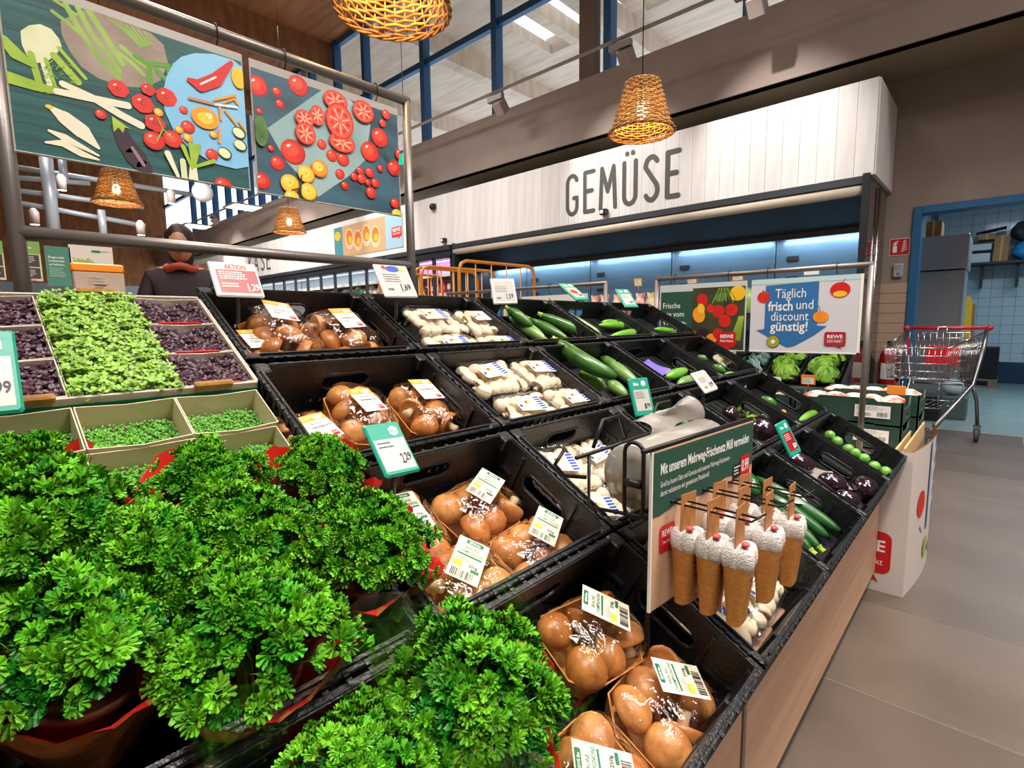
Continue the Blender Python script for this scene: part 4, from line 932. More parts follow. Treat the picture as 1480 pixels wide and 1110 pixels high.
def parsley(lab, y, s_, h, sc=1.0, sl=0, rot=0, film=False, tilt=(0, 0), fk=0, squash=1.0):
    M = SL @ TR((y, s_, h)) @ RX(tilt[0]) @ RY(tilt[1]) @ RZ(rot); root = thing('potted_parsley', lab, 'parsley', M, 'potted parsley in the front crates')
    obj('pot', PTM, root); obj('sleeve', SLM[sl % 3], root, Matrix.Diagonal((.55+.40*sc, .55+.40*sc, .92, 1)))
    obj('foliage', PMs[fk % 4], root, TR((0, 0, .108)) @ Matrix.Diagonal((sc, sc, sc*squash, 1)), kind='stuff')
    if film: obj('film_sleeve', SFM[fk % 2], root, TR((0, 0, -.0)))
    if sl == 0:
        s = Sheet(.001); s.text('Krause', 0, .012, .010, SLB, align='c', bold=.02); s.text('Petersilie', 0, -.004, .010, SLB, w=.045, align='c', bold=.02); s.lines(-.02, -.010, .04, .014, 4, SLB, 5)
        s.build('print', root, fr((0, 0, 0), (1, 0, 0), (0, 1, 0)) if False else TR((.0, -.0745, .07)) @ RX(pi/2-.45))
    return root
def at_h(px, py, h): return SP(px, py, h)[:2]
PL = [(60, 742, .045, 'curly parsley plant at the left picture edge', 1.12, 1, {}), (15, 670, .0, 'curly parsley plant in the left corner beside the cress', .72, 2, {}), (305, 690, .03, 'curly parsley plant below the cress boxes, upper middle', .86, 1, {}),
      (470, 668, .02, 'curly parsley plant next to the BIO price tag', .80, 2, {}), (545, 772, .045, 'curly parsley plant whose leaves reach over the organic mushroom packs', 1.02, 1, {}), (120, 882, .05, 'curly parsley plant above the printed kraft sleeve, lower left', 1.18, 0, {}),
      (372, 878, .05, 'curly parsley plant in the lower middle', 1.2, 1, {}), (225, 800, .055, 'curly parsley plant between the left edge plants and the centre one', .95, 1, {}), (372, 765, .06, 'curly parsley plant in the centre of the group', .95, 2, {}),
      (712, 985, .03, 'curly parsley plant in clear film on the right, beside the nearest crate of mushrooms', 1.22, 2, dict(film=True)), (535, 1128, .02, 'curly parsley plant in clear film at the lower picture edge', .92, 1, dict(film=True))]
for i, (x, y_, h, lab, sc, sl, kw) in enumerate(PL):
    y, s_ = at_h(x, y_, h); parsley(lab, y, s_-.01-(.038 if i in (5, 6) else 0), h-.108-.035*sc, sc, sl, i*1.7, fk=i, tilt=(-.34 if i in (5, 6) else -.12, .0), squash=1.05, **kw)
# ================================================================== SIGN FRAMES, PRINTS, PRICE TAGS, LAMPS
def bar_frame(lab, M, W, H, r=.013, low=None, bottom=0, square=False):
    root = thing('tube_rack', lab, 'rack', M)
    for x in (0, W):
        b = MB(); b.tube([(x, bottom, 0), (x, H, 0)], r, STEEL, 12); b.build('post', root)
    b = MB(); b.tube([(-r*.6, H, 0), (W+r*.6, H, 0)], r, STEEL, 12); b.build('top_bar', root)
    if low is not None: b = MB(); b.tube([(0, low, 0), (W, low, 0)], r, STEEL, 12); b.build('lower_bar', root)
    return root
# frame along the island ridge (runs along +Y, faces the aisle)
FRA = fr((-1.4, .112, 0), (0, 1, 0), (0, 0, 1))
bar_frame('dark steel tube frame over the island ridge carrying two vegetable photo posters', FRA, .927, 1.765, .0135, 1.264, .95)
# far frame at the island end (runs along +X)
FRB = fr((-1.303, 2.50, 0), (1, 0, 0), (0, 0, 1)); bar_frame('dark steel tube frame at the island end with two hanging signs', FRB, .915, 1.29, .011, None, .47)
FRC = fr((-2.95, 2.50, 0), (1, 0, 0), (0, 0, 1)); bar_frame('dark steel tube frame behind the top crates, left of the two hanging signs', FRC, 1.34, 1.29, .011, None, 0)
b = MB(); b.T = FRC
for x0, w_ in ((.08, .5), (.72, .5)): b.box((x0, .93, -.002), (x0+w_, 1.24, 0), WHITE); b.box((x0+.02, .95, 0), (x0+w_-.02, 1.2, .001), mat('blue_sheet', '#4a7fb0', .5))
b.build('hanging_sign', None, label='pale blue pair of hanging signs on the rack behind the top crates', cat='sign')
def hook(name, M, r, lab):
    b = MB(); P = [(.0, r+.003, -.004)]
    P = [((r+.004)*cos(a), (r+.004)*sin(a), 0) for a in [radians(x) for x in range(-30, 200, 20)]]
    P += [(-(r+.004)+.002, -.02, 0), (0.004, -.045, 0), (.012, -.056, 0), (.008, -.070, 0), (-.006, -.074, 0), (-.012, -.068, 0)]
    b.tube(P, .0017, BLACKM, 6); o = b.build(name, None, M, label=lab, cat='hook', group='S hooks on the sign frames'); return o
for y, t in ((-.0+.34, 'left end of the tomato side of the fennel poster'), ):
    pass
def hk(M, x, y, lab): hook('sign_hook', M @ TR((x, y, 0)) @ RY(pi/2), .0135, lab)
hk(FRA, .385, 1.765, 'small black S hook carrying the right side of the fennel poster'); hk(FRA, .545, 1.765, 'small black S hook at the left corner of the tomato poster'); hk(FRA, .815, 1.765, 'small black S hook at the right corner of the tomato poster'); hk(FRA, .10, 1.765, 'small black S hook on the left end of the ridge frame')
hk(FRB, .10, 1.29, 'small black S hook at the left corner of the green sign'); hk(FRB, .365, 1.29, 'small black S hook at the right corner of the green sign'); hk(FRB, .535, 1.29, 'small black S hook at the left corner of the blue arrow sign'); hk(FRB, .80, 1.29, 'small black S hook at the right corner of the blue arrow sign'); hk(FRC, .95, 1.29, 'small black S hook on the frame behind the top crates')

def mat_img(n, c, **k): return mat('print_'+n, c, .5, **k)
TOM = mat_img('tomato', '#e02a16', col2='#c41a0e', nscale=14); TOMD = mat_img('tomato_dark', '#a3160f'); TOMH = mat_img('tomato_shine', '#ff8a6a'); TEAL = mat_img('teal_wood', '#1f5f5d', col2='#123f41', nscale=6, stretch=(.7, 9, 1))
CREAMV = mat_img('fennel', '#dfe0bd', col2='#cdd19c', nscale=12); LEEK = mat_img('leek_green', '#86ad2a', col2='#a8c43f', nscale=14); LEEKW = mat_img('leek_white', '#e5dec3'); BEAN = mat_img('bean', '#7fa23c', col2='#98b957', nscale=18); PEA = mat_img('pea', '#59942c')
STONE = mat_img('stone_plate', '#a08f80', col2='#8a786b', nscale=16); LBP = mat_img('light_blue_plate', '#79b8de', col2='#8cc5e6', nscale=6); AUBP = mat_img('aubergine', '#2a1522', col2='#3a2130', nscale=8); AUBH = mat_img('aubergine_shine', '#8d7480'); YEL = mat_img('yellow', '#f0b71c', col2='#f5c93c', nscale=10); ORG = mat_img('orange', '#ef8a12', col2='#f4a028', nscale=10); PEP = mat_img('pepper_red', '#d01a14'); COUR = mat_img('courgette_flesh', '#e5e3b2'); DKG = mat_img('dark_rind', '#243a20'); WOODK = mat_img('knife_wood', '#c58253'); CLR = film_mat('acrylic_margin', (.9, .9, .9), .05, .05, 8, .05)
ACR = mat('frosted_margin', '#b9b2ac', .3, alpha=.75)
def poster_base(s, W, H, mt, top):
    s.box((0, 0, -.003), (W, H, 0), ACR); s.box((0, 0, -.0035), (W, .003, .0015), WHITE); s.rect(.003, .003, W-.003, top, mt)
def clipbuild(s, W, H, name, parent, M, **k):
    """trim the print to the sheet: push vertices outside the sheet back onto its edge"""
    s.v = [Vector((min(max(p.x, .002), W-.002), min(max(p.y, .002), H), p.z)) if p.z > .0001 else p for p in s.v]; return s.build(name, parent, M, **k)
# picture-plane measuring: points of the two posters taken from the wall-like plane x = -1.4
def P1(x, y):
    p = onp(x/3.7, y/3.7, 0, -1.4); return (p.y-.122, p.z-1.412)
def P2(x, y):
    p = onp(340+x/4.269, 70+y/4.269, 0, -1.4); return (p.y-.566, p.z-1.410)
def tomato(s, c, r, m=TOM, ribs=0, F=None, shine=True):
    a = F(*c); b_ = F(c[0]+r, c[1]); R = abs(b_[0]-a[0])
    if ribs:
        for k in range(ribs): t = 2*pi*k/ribs; s.oval(a[0]+R*.45*cos(t), a[1]+R*.42*sin(t), R*.62, R*.58, m, n=14)
        s.oval(a[0], a[1], R*.25, R*.2, TOMD, n=10)
    else:
        s.oval(a[0]+R*.05, a[1]-R*.06, R*1.03, R*.98, TOMD if m is not YEL and m is not ORG else mat_img('deep_orange', '#c8740f'), n=22); s.oval(a[0], a[1], R*.95, R*.9, m, n=22); s.oval(a[0]-R*.12, a[1]+R*.12, R*.62, R*.55, mat_img('light_tomato', '#ee4630') if m is not YEL and m is not ORG else mat_img('light_yellow', '#f8cf55'), n=16)
    if shine: s.oval(a[0]-R*.32, a[1]+R*.36, R*.20, R*.11, mat_img('glint', '#f6d9cf'), rot=.6, n=8); s.oval(a[0]+R*.05, a[1]+R*.05, R*.10, R*.09, PEA, n=6)
W1, H1 = .428, .318
s = Sheet(.0006, .00003); poster_base(s, W1, H1, TEAL, .300)
for k in range(1, 6): s.rect(.003, .055*k, W1-.003, .055*k+.0012, mat_img('plank_gap', '#0c2b2e'))
s.poly([P1(*q) for q in ((318, 125), (325, 200), (370, 290), (430, 370), (520, 430), (640, 470), (760, 480), (850, 440), (890, 350), (865, 250), (800, 190), (700, 145), (560, 95), (450, 60))], STONE)
for pts, w_ in (((( 345, 40), (420, 170), (520, 320), (630, 425)), .010), (((410, 55), (480, 190), (560, 290), (630, 390)), .010), (((470, 75), (540, 180), (600, 280), (645, 350)), .011), (((275, 75), (350, 130), (430, 200)), .007), (((270, 5), (400, 90)), .006), (((620, 290), (700, 350), (760, 410)), .009), (((640, 260), (720, 330), (800, 390)), .008)):
    s.stroke([P1(*q) for q in pts], w_, BEAN)
for k in range(7): s.stroke([P1(570+32*k, 112+12*k), P1(660+22*k, 180+9*k), P1(745+10*k, 262-2*k)], .0035, BEAN)
for q in (((715, 310), (790, 360)), ((790, 350), (795, 460)), ((830, 385), (935, 500)), ((890, 360), (905, 450)), ((920, 360), (940, 450)), ((800, 350), (880, 360))): s.stroke([P1(*p) for p in q], .010, PEA)
s.poly([P1(*q) for q in ((105, 180), (150, 150), (210, 143), (270, 170), (310, 220), (325, 262), (290, 310), (240, 345), (190, 350), (140, 310), (112, 250))], CREAMV)
for q, m, w_ in ((((160, 300), (215, 490)), LEEK, .011), (((225, 320), (275, 490)), CREAMV, .013), (((285, 310), (410, 450)), LEEK, .013), (((310, 270), (450, 430)), LEEK, .007), (((240, 330), (290, 480)), LEEK, .007)): s.stroke([P1(*p) for p in q], w_, m)
rq = random.Random(4)
for k in range(70): x, y = 250+rq.uniform(-30, 150), 440+rq.uniform(-90, 70); s.stroke([P1(x, y), P1(x+rq.uniform(-25, 25), y+rq.uniform(-20, 25))], .0012, PEA if k % 2 else LEEK, False); s.z -= s.dz*.8
s.stroke([P1(5, 235), P1(80, 300), P1(170, 360)], [.026, .022, .010], LEEK); s.stroke([P1(20, 420), P1(180, 470), P1(300, 500)], [.022, .018, .012], LEEK); s.stroke([P1(300, 500), P1(450, 530), P1(675, 575)], [.012, .014, .014], LEEKW); s.stroke([P1(330, 460), P1(500, 540), P1(640, 625), P1(745, 680)], [.012, .014, .015, .015], LEEKW)
for q, w_ in ((((255, 578), (340, 640), (430, 710), (520, 800)), [.005, .026, .030, .006]), (((258, 708), (340, 745), (520, 840)), [.005, .014, .004]), (((240, 770), (330, 775), (430, 830), (520, 862)), [.004, .013, .013, .004])): s.stroke([P1(*p) for p in q], w_, LEEKW)
s.oval(*P1(258, 582), .006, .004, YEL)
s.stroke([P1(625, 690), P1(670, 780), P1(720, 850), P1(765, 905)], [.024, .034, .040, .030], AUBP); s.stroke([P1(700, 800), P1(760, 890)], .007, AUBH); s.poly([P1(*q) for q in ((590, 630), (605, 640), (690, 700), (660, 690), (650, 720), (625, 690), (600, 715))], LEEK)
s.poly([P1(*q) for q in ((918, 350), (960, 315), (1030, 296), (1130, 300), (1230, 330), (1290, 370), (1330, 900), (1250, 910), (1130, 880), (1000, 800), (920, 710), (870, 600), (862, 500), (880, 420))], LBP)
for c, r, rb in (((625, 485), 52, 6), ((755, 565), 55, 7), ((880, 530), 52, 7), ((782, 490), 36, 5), ((530, 620), 30, 0), ((970, 597), 22, 0), ((992, 686), 36, 0), ((1120, 832), 32, 0), ((818, 668), 52, 5), ((812, 758), 55, 0), ((910, 750), 50, 0), ((1180, 1000), 48, 0)): tomato(s, c, r, TOM, rb, P1)
for c, r in (((835, 610), 24), ((945, 702), 22), ((992, 745), 24), ((1128, 728), 20)): tomato(s, c, r, ORG, 0, P1, False)
s.stroke([P1(830, 640), P1(860, 700), P1(830, 760)], .0022, LEEK); s.stroke([P1(860, 700), P1(910, 750)], .0022, LEEK)
s.stroke([P1(1000, 440), P1(1060, 470), P1(1140, 440), P1(1222, 350)], [.010, .026, .028, .010], PEP); s.stroke([P1(1060, 462), P1(1140, 425)], .004, WHITE)
s.oval(*P1(1262, 430), .016, .024, YEL); s.oval(*P1(1085, 642), .029, .024, ORG); s.oval(*P1(1085, 642), .017, .013, YEL); s.oval(*P1(1105, 630), .007, .006, COUR)
s.stroke([P1(1000, 535), P1(1140, 570)], .006, WOODK); s.stroke([P1(1140, 570), P1(1255, 585)], .005, WHITE)
for q in (((1135, 545), (1245, 522)), ((1180, 560), (1240, 540), (1260, 570)), ((1160, 580), (1170, 650)), ((1190, 600), (1255, 680)), ((1160, 700), (1160, 770)), ((1265, 660), (1300, 710))): s.stroke([P1(*p) for p in q], .005, ORG)
for c in ((1265, 720), (1272, 785), (1190, 828)): s.oval(*P1(*c), .0155, .0125, DKG, rot=-.4); s.oval(*P1(c[0]-3, c[1]), .0135, .0105, COUR, rot=-.4)
s.stroke([P1(885, 830), P1(940, 950)], [.013, .007], LEEKW); s.stroke([P1(965, 870), P1(975, 960)], .012, CREAMV); s.stroke([P1(1020, 900), P1(1022, 965)], [.014, .020], LEEKW)
for q in (((1015, 910), (965, 790)), ((1020, 900), (1005, 780)), ((1025, 900), (1050, 790)), ((1030, 900), (1130, 870)), ((1020, 900), (1030, 790))): s.stroke([P1(*p) for p in q], [.006, .009], LEEK)
clipbuild(s, W1, H1, 'poster', None, fr((-1.388, .122, 1.412), (0, 1, 0), (0, 0, 1)), label='hanging photo poster of fennel, beans, tomatoes and aubergine on teal wood', cat='poster')
W2, H2 = .432, .318
BLW = mat_img('slate_blue_wood', '#3f6678', col2='#25414f', nscale=4, stretch=(1, 3, 1)); PAPR = mat_img('grey_paper', '#9fb9b6', col2='#7c9a9e', nscale=4)
s = Sheet(.0006, .00003); poster_base(s, W2, H2, BLW, .298)
s.poly([P2(*q) for q in ((185, 500), (520, 265), (700, 330), (820, 480), (790, 690), (690, 790), (500, 920), (300, 700))], PAPR)
for c, r, m in (((120, 235), 62, TOM), ((243, 275), 30, TOMD), ((262, 350), 28, TOMD), ((372, 235), 58, TOM), ((135, 395), 20, TOMD), ((340, 640), 72, TOM), ((245, 712), 42, PEP), ((150, 820), 50, PEP), ((518, 597), 27, TOM), ((580, 665), 32, TOM), ((648, 688), 36, TOM), ((630, 778), 27, PEP), ((660, 850), 24, TOMD), ((205, 622), 20, TOMD), ((872, 555), 48, TOM), ((812, 640), 52, TOM), ((960, 740), 40, TOM), ((878, 745), 20, TOMD), ((912, 415), 24, TOM), ((890, 468), 20, TOM), ((715, 795), 22, PEP), ((752, 760), 22, PEP), ((760, 808), 26, TOM), ((810, 770), 26, PEP), ((845, 835), 24, PEP), ((800, 832), 18, TOMD), ((818, 893), 30, TOM), ((965, 958), 25, PEP), ((995, 660), 28, TOM)): tomato(s, c, r, m, 0, P2)
for c, r in (((318, 838), 55), ((418, 780), 50), ((432, 888), 50), ((500, 745), 48), ((330, 925), 45), ((975, 1030), 30)): tomato(s, c, r, YEL if r != 48 else ORG, 0, P2)
s.oval(*P2(140, 520), .018, .036, mat_img('green_tomato', '#6f9a3a', col2='#35552c', nscale=10))
RING = mat_img('tomato_cut', '#e8553a'); PITH = mat_img('tomato_pith', '#f3c2a8')
for (c, rx, ry) in (((600, 335), .036, .026), ((770, 400), .034, .030), ((640, 590), .040, .026), ((625, 460), .042, .048), ((487, 425), .020, .026), ((408, 445), .026, .022), ((415, 535), .028, .028)):
    a = P2(*c); s.oval(a[0], a[1], rx, ry, PEP); s.oval(a[0], a[1], rx*.9, ry*.9, RING)
    for k in range(7): t = 2*pi*k/7+.3; s.stroke([(a[0]+rx*.18*cos(t), a[1]+ry*.18*sin(t)), (a[0]+rx*.7*cos(t), a[1]+ry*.7*sin(t))], .0028, PITH); s.z -= s.dz*.8
    for k in range(7): t = 2*pi*k/7+.75; s.oval(a[0]+rx*.58*cos(t), a[1]+ry*.58*sin(t), rx*.16, ry*.13, TOM, rot=t, n=8); s.z -= s.dz*.8
for q in (((390, 790), (385, 900), (400, 940)), ((385, 870), (330, 880)), ((860, 610), (930, 700)), ((900, 650), (960, 720)), ((1000, 740), (960, 790))): s.stroke([P2(*p) for p in q], .0028, DKG)
clipbuild(s, W2, H2, 'poster', None, fr((-1.388, .566, 1.410), (0, 1, 0), (0, 0, 1)), label='hanging photo poster of whole and sliced tomatoes on blue wood', cat='poster')

# green sign and blue arrow sign at the island end
HS = .32; s = Sheet(.0006, .00005); W = .425
s.box((0, 0, -.003), (W, HS, 0), mat('pale_sign_board', '#c7d0cd', .4, alpha=.95)); s.rect(.006, .006, .172, .285, DKGREEN); s.rect(.172, .006, W-.006, .298, mat_img('dark_veg_back', '#2c2a20', col2='#4b4a2a', nscale=8))
for i, t in enumerate(('Frische', 'wie vom', 'Wochen-', 'markt.')): s.text(t, .018, .205-.042*i, .027, WHITE, bold=.005, xs=.85)
for c, rx, ry, m in ((( .22, .24), .026, .030, PEP), ((.26, .20), .018, .02, TOM), ((.205, .17), .030, .038, ORG), ((.215, .20), .018, .024, YEL), ((.30, .185), .028, .029, PEP), ((.36, .19), .028, .029, TOM), ((.33, .14), .028, .030, PEP), ((.225, .08), .032, .024, AUBP), ((.27, .055), .026, .026, ORG), ((.30, .08), .024, .026, PEP), ((.385, .265), .036, .034, YEL), ((.34, .03), .05, .024, PEP), ((.31, .25), .03, .02, mat_img('herb', '#5a7a3a'))): s.oval(c[0], c[1], rx, ry, m, rot=.3)
for k in range(8): s.stroke([(.30+.006*k, .292), (.27+.016*k, .225+.006*(k % 3))], .003, PEA if k % 2 else LEEK); s.stroke([(.36+.006*k, .05), (.395+.003*k, .16)], .003, LEEK); s.z -= s.dz
speech(s, .30, .028, .385, .088, REDP, .006, .2); s.text('REWE', .343, .060, .016, WHITE, w=.060, align='c', bold=.03); s.text('Dein Markt', .343, .042, .010, WHITE, w=.060, align='c', bold=.02)
s.build('hanging_sign', None, FRB @ TR((.025, .936, .012)), label='hanging green sign with white words and a fruit and vegetable photo', cat='sign')
s = Sheet(.0006); W = .425; SB = mat('arrow_blue', '#2f6da8', .45)
s.box((0, 0, -.003), (W, HS, 0), mat('sign_pale_lilac', '#d3cfd6', .45)); s.rect(0, HS-.022, W, HS, mat('sign_pale_mint', '#bcd6d6', .45)); s.box((W-.010, 0, 0), (W, HS, .001), WHITE); s.box((0, 0, 0), (W, .006, .001), WHITE)
X = lambda v: (v-160)/1215*W
Y = lambda v: HS-(v-160)/800*HS
pts = [(335, 225), (930, 205), (930, 665), (1035, 670), (900, 770), (690, 885), (610, 900), (560, 880), (240, 715), (335, 700)]
s.poly([(X(a), Y(b_)-.002) for a, b_ in pts], SB)
for t, x0, yb, w_, bo in (('Täglich', 450, 370, 345, .0), ('frisch', 370, 505, 285, .018), ('und', 695, 495, 185, 0), ('discount', 410, 615, 425, 0), ('günstig!', 405, 725, 425, .018)): s.text(t, X(x0), Y(yb), .040, WHITE, w=w_/1215*W, bold=bo)
s.oval(X(312), Y(355), .026, .025, TOM); s.oval(X(1150), Y(310), .036, .031, PEP); s.oval(X(1150), Y(350), .025, .012, YEL); s.stroke([(X(1165), Y(245)), (X(1195), Y(200))], .002, DKG)
s.oval(X(965), Y(580), .029, .024, ORG); s.stroke([(X(960), Y(520)), (X(935), Y(460))], .002, DKG); s.oval(X(447), Y(843), .027, .027, mat_img('kiwi_rind', '#7d7a26')); s.oval(X(447), Y(843), .023, .023, mat_img('kiwi', '#a9ab38')); s.oval(X(447), Y(843), .009, .009, WHITE)
for k in range(14): s.oval(X(447)+.0145*cos(k*.449), Y(843)+.0145*sin(k*.449), .0012, .0020, BLACKP, rot=k*.449, n=6); s.z -= s.dz
s.stroke([(X(310), Y(290)), (X(310), Y(305))], .010, PEA)
LRED = mat('logo_red', '#a82030', .5); speech(s, X(1015), Y(880), X(1235), Y(735), LRED, .008, .22); s.text('REWE', X(1125), Y(800), .014, WHITE, w=.055, align='c', bold=.02); s.text('DEIN MARKT', X(1125), Y(845), .012, WHITE, w=.055, align='c')
s.build('hanging_sign', None, FRB @ TR((.470, .936, .012)), label='hanging white sign with blue arrow reading Täglich frisch und discount günstig!', cat='sign')

# price tags -------------------------------------------------------------------------------------
TAGW = mat('tag_white_plastic', '#d9d8d6', .4); SCR = mat('tag_screen_grey', '#b5b2ac', .35); SCRR = mat('tag_screen_red', '#961a22', .35); BRK = mat('clear_bracket', '#5c6062', .25, alpha=.6)
def tagm(lab, P, u, v, w, h, kind, price, k=1.0, arm=.07):
    P = Vector(P)
    if k != 1: P = CAM+(P-CAM)*k; w *= k; h *= k
    M = fr(P, u, v); root = thing('price_tag', lab, 'price tag', M, 'price tags on the crates'); W_, H_ = w/2, h/2
    fm = GREENP if kind.startswith(('green', 'bio')) else TAGW
    b = MB(); b.cbox((-W_, -H_, -.009), (W_, H_, -.001), fm, .003); cs = b.build('casing', root)
    s = Sheet(-.0008); sc = SCRR if 'red' in kind else SCR; ink = WHITE if 'red' in kind else BLACKP
    if kind == 'red':
        s.rect(-W_*.80, -H_*.80, W_*.88, H_*.86, sc); s.rect(-W_*.80, H_*.52, W_*.88, H_*.86, SCR); s.text('AKTION', W_*.04, H_*.58, H_*.26, REDP, w=W_*.9, align='c', bold=.03); s.lines(-W_*.7, H_*.42, W_*1.4, H_*.5, 4, WHITE, 8); s.lines(-W_*.7, -H_*.25, W_*.8, H_*.3, 2, WHITE, 5)
        s.text(price[0]+'.', W_*.35, -H_*.70, H_*.46, WHITE, w=W_*.18, bold=.02); s.text(price[1], W_*.52, -H_*.62, H_*.36, WHITE, w=W_*.32, bold=.02)
    elif kind == 'white':
        s.rect(-W_*.82, -H_*.82, W_*.82, H_*.84, SCR)
        if price[2:]: s.oval(0, H_*.72, W_*.42, H_*.20, LBLU); s.oval(-W_*.5, H_*.80, W_*.12, H_*.12, REDP); s.oval(W_*.5, H_*.70, W_*.14, H_*.12, YEL)
        s.lines(-W_*.7, H_*.38, W_*1.2, H_*.55, 4, BLACKP, 8, .3); s.text(price[0]+'.', W_*.12, -H_*.66, H_*.46, BLACKP, w=W_*.2, bold=.02); s.text(price[1], W_*.32, -H_*.58, H_*.36, BLACKP, w=W_*.38, bold=.02); s.barcode(-W_*.7, -H_*.62, W_*.35, H_*.14, BLACKP, 4, 12)
    elif kind == 'bio':
        s.rect(-W_*.86, -H_*.84, W_*.84, H_*.34, SCR); hx = [(W_*.45+H_*.20*cos(a), H_*.62+H_*.20*sin(a)) for a in [radians(30+60*i) for i in range(6)]]; s.poly(hx, WHITE); s.text('BIO', W_*.45, H_*.57, H_*.13, GREENP, align='c', bold=.03)
        s.lines(-W_*.7, H_*.22, W_*1.0, H_*.3, 2, BLACKP, 8, .3); s.text(price[0]+'.', W_*.20, -H_*.62, H_*.36, BLACKP, w=W_*.22, bold=.02); s.text(price[1], W_*.42, -H_*.54, H_*.28, BLACKP, w=W_*.36, bold=.02)
    else:
        s.rect(-W_*.72, -H_*.72, W_*.72, H_*.38, sc); s.oval(W_*.38, H_*.70, W_*.22, H_*.15, WHITE); s.text('Bio', -W_*.6, H_*.60, H_*.16, WHITE, w=W_*.5, bold=.03)
        if kind == 'greentomato': s.oval(-W_*.1, -H_*.1, W_*.5, H_*.25, REDP)
        s.lines(-W_*.6, H_*.26, W_*1.1, H_*.4, 4, ink, 8, .3); s.text(price[0], W_*.08, -H_*.62, H_*.26, ink, w=W_*.16, bold=.02); s.text(price[1], W_*.28, -H_*.58, H_*.22, ink, w=W_*.34, bold=.02)
    s.build('screen', cs)
    b = MB(); b.T = M.inverted(); q = P-M.to_3x3() @ Vector((0, H_*.6, .008)); b.tube([q, q+Vector((-.012, 0, -.02)), q+Vector((-.018, 0, -arm))], .0045, BRK, 6); b.build('bracket', root)
tagm('white price tag with red AKTION screen reading 1.29', (-1.149, .417, 1.175), (-.065, .998, -.002), (-.459, -.028, .888), .095, .08, 'red', ('1', '29'), 1.07)
tagm('white framed price tag with blue emblem reading 1.69', (-.982, .688, 1.175), (-.112, .993, .027), (-.442, -.074, .894), .095, .08, 'white', ('1', '69', 1), 1.16)
tagm('small white framed price tag above the long courgettes reading 1.59', (-1.106, 1.161, 1.175), (.366, .93, .021), (-.269, .085, .959), .08, .08, 'white', ('1', '59'), 1.1)
tagm('green framed price tag lying steeply, red picture, above the courgette crate', (-1.172, 1.606, 1.194), (.138, .99, .018), (-.823, .104, .559), .07, .115, 'greentomato', ('1', '99'), 1.05)
tagm('green framed price tag near the far top corner crate', (-1.198, 2.029, 1.182), (.425, .905, .002), (-.635, .297, .713), .07, .115, 'green', ('1', '49'), 1.04)
tagm('green framed price tag with pale screen between courgettes and bag roll', (-.723, 1.314, .869), (.381, .925, .012), (-.32, .12, .94), .07, .11, 'green', ('1', '79'))
tagm('small white price tag tilted over the cut courgette crate', (-.605, 1.461, .909), (.016, .998, .053), (-.643, -.031, .765), .085, .07, 'white', ('0', '99'))
tagm('green framed price tag with red screen above the front aubergines', (-.437, 1.679, .729), (.18, .975, .132), (-.453, -.037, .891), .065, .105, 'green red', ('1', '29'))
tagm('large green framed price tag with BIO hexagon reading 2.29', (-.868, .584, .837), (-.048, .998, -.05), (-.649, .006, .761), .085, .12, 'bio', ('2', '29'), .81)
p = onp(-42, 537, 0, -.90); tagm('large green framed price tag cut by the left picture edge', p, (.05, 1, 0), (-.50, 0, .86), .085, .115, 'bio', ('1', '99'), 1.0)

# wicker pendant lamps ---------------------------------------------------------------------------
WICK = mat('brown_wicker', '#b98145', .4, col2='#84542a', nscale=60, island=.25, bump=.1, bscale=200); WICL = mat('pale_wicker', '#d8a955', .4, col2='#a87430', nscale=60, island=.2)
BULB = emit('warm_bulb', '#ffd9a0', 22)
ns = 28; prof = []
def shade_r(t): return .086+.074*t+.010*max(0, (t-.88)/.12)**1.0+(-.020 if t < .01 else 0)
st = MB()
for k in range(ns):
    A = 2*pi*k/ns; pts = [(.030*cos(A), .030*sin(A), 0)]+[((shade_r(t))*cos(A), (shade_r(t))*sin(A), -.255*t) for t in [i/10 for i in range(11)]]; st.tube(pts, .0026, WICL, 5)
SHS = st.mesh('stakes')
wv = MB(); rw = random.Random(8); rows = 21
for j in range(rows):
    t = (j+.5)/rows; pts = []
    for i in range(ns*3):
        A = 2*pi*i/(ns*3); ph = (i/3*pi+j*pi); R = shade_r(t)+.0062*cos(ph); pts.append((R*cos(A), R*sin(A), -.255*t+.0012*sin(A*3+j)))
    wv.tube(pts, .0044, WICK if j % 3 else WICL, 6, closed=True)
for k, (R, z) in enumerate(((.086, .0), (.066, .003), (.046, .004), (.028, .004))):
    wv.tube([((R+.003*cos(i*pi))*cos(2*pi*i/56), (R+.003*cos(i*pi))*sin(2*pi*i/56), z) for i in range(56)], .004, WICK, 6, closed=True)
SHW = wv.mesh('weave')
rm = MB()
for k in range(3): rm.tube([((.172+.005*cos(i*.7+k*2.1))*cos(2*pi*i/72), (.172+.005*cos(i*.7+k*2.1))*sin(2*pi*i/72), -.256+.005*sin(i*.7+k*2.1)) for i in range(72)], .0042, WICK, 6, closed=True)
SHR = rm.mesh('rim')
bl = MB(); bl.lathe([(.0001, -.185), (.016, -.180), (.026, -.165), (.029, -.150), (.024, -.125), (.014, -.105)], BULB, 14); BLM = bl.mesh('bulb')
sk = MB(); sk.lathe([(.0001, .006), (.016, .006), (.018, -.105), (.0001, -.107)], BLACKM, 12); SKM = sk.mesh('socket')
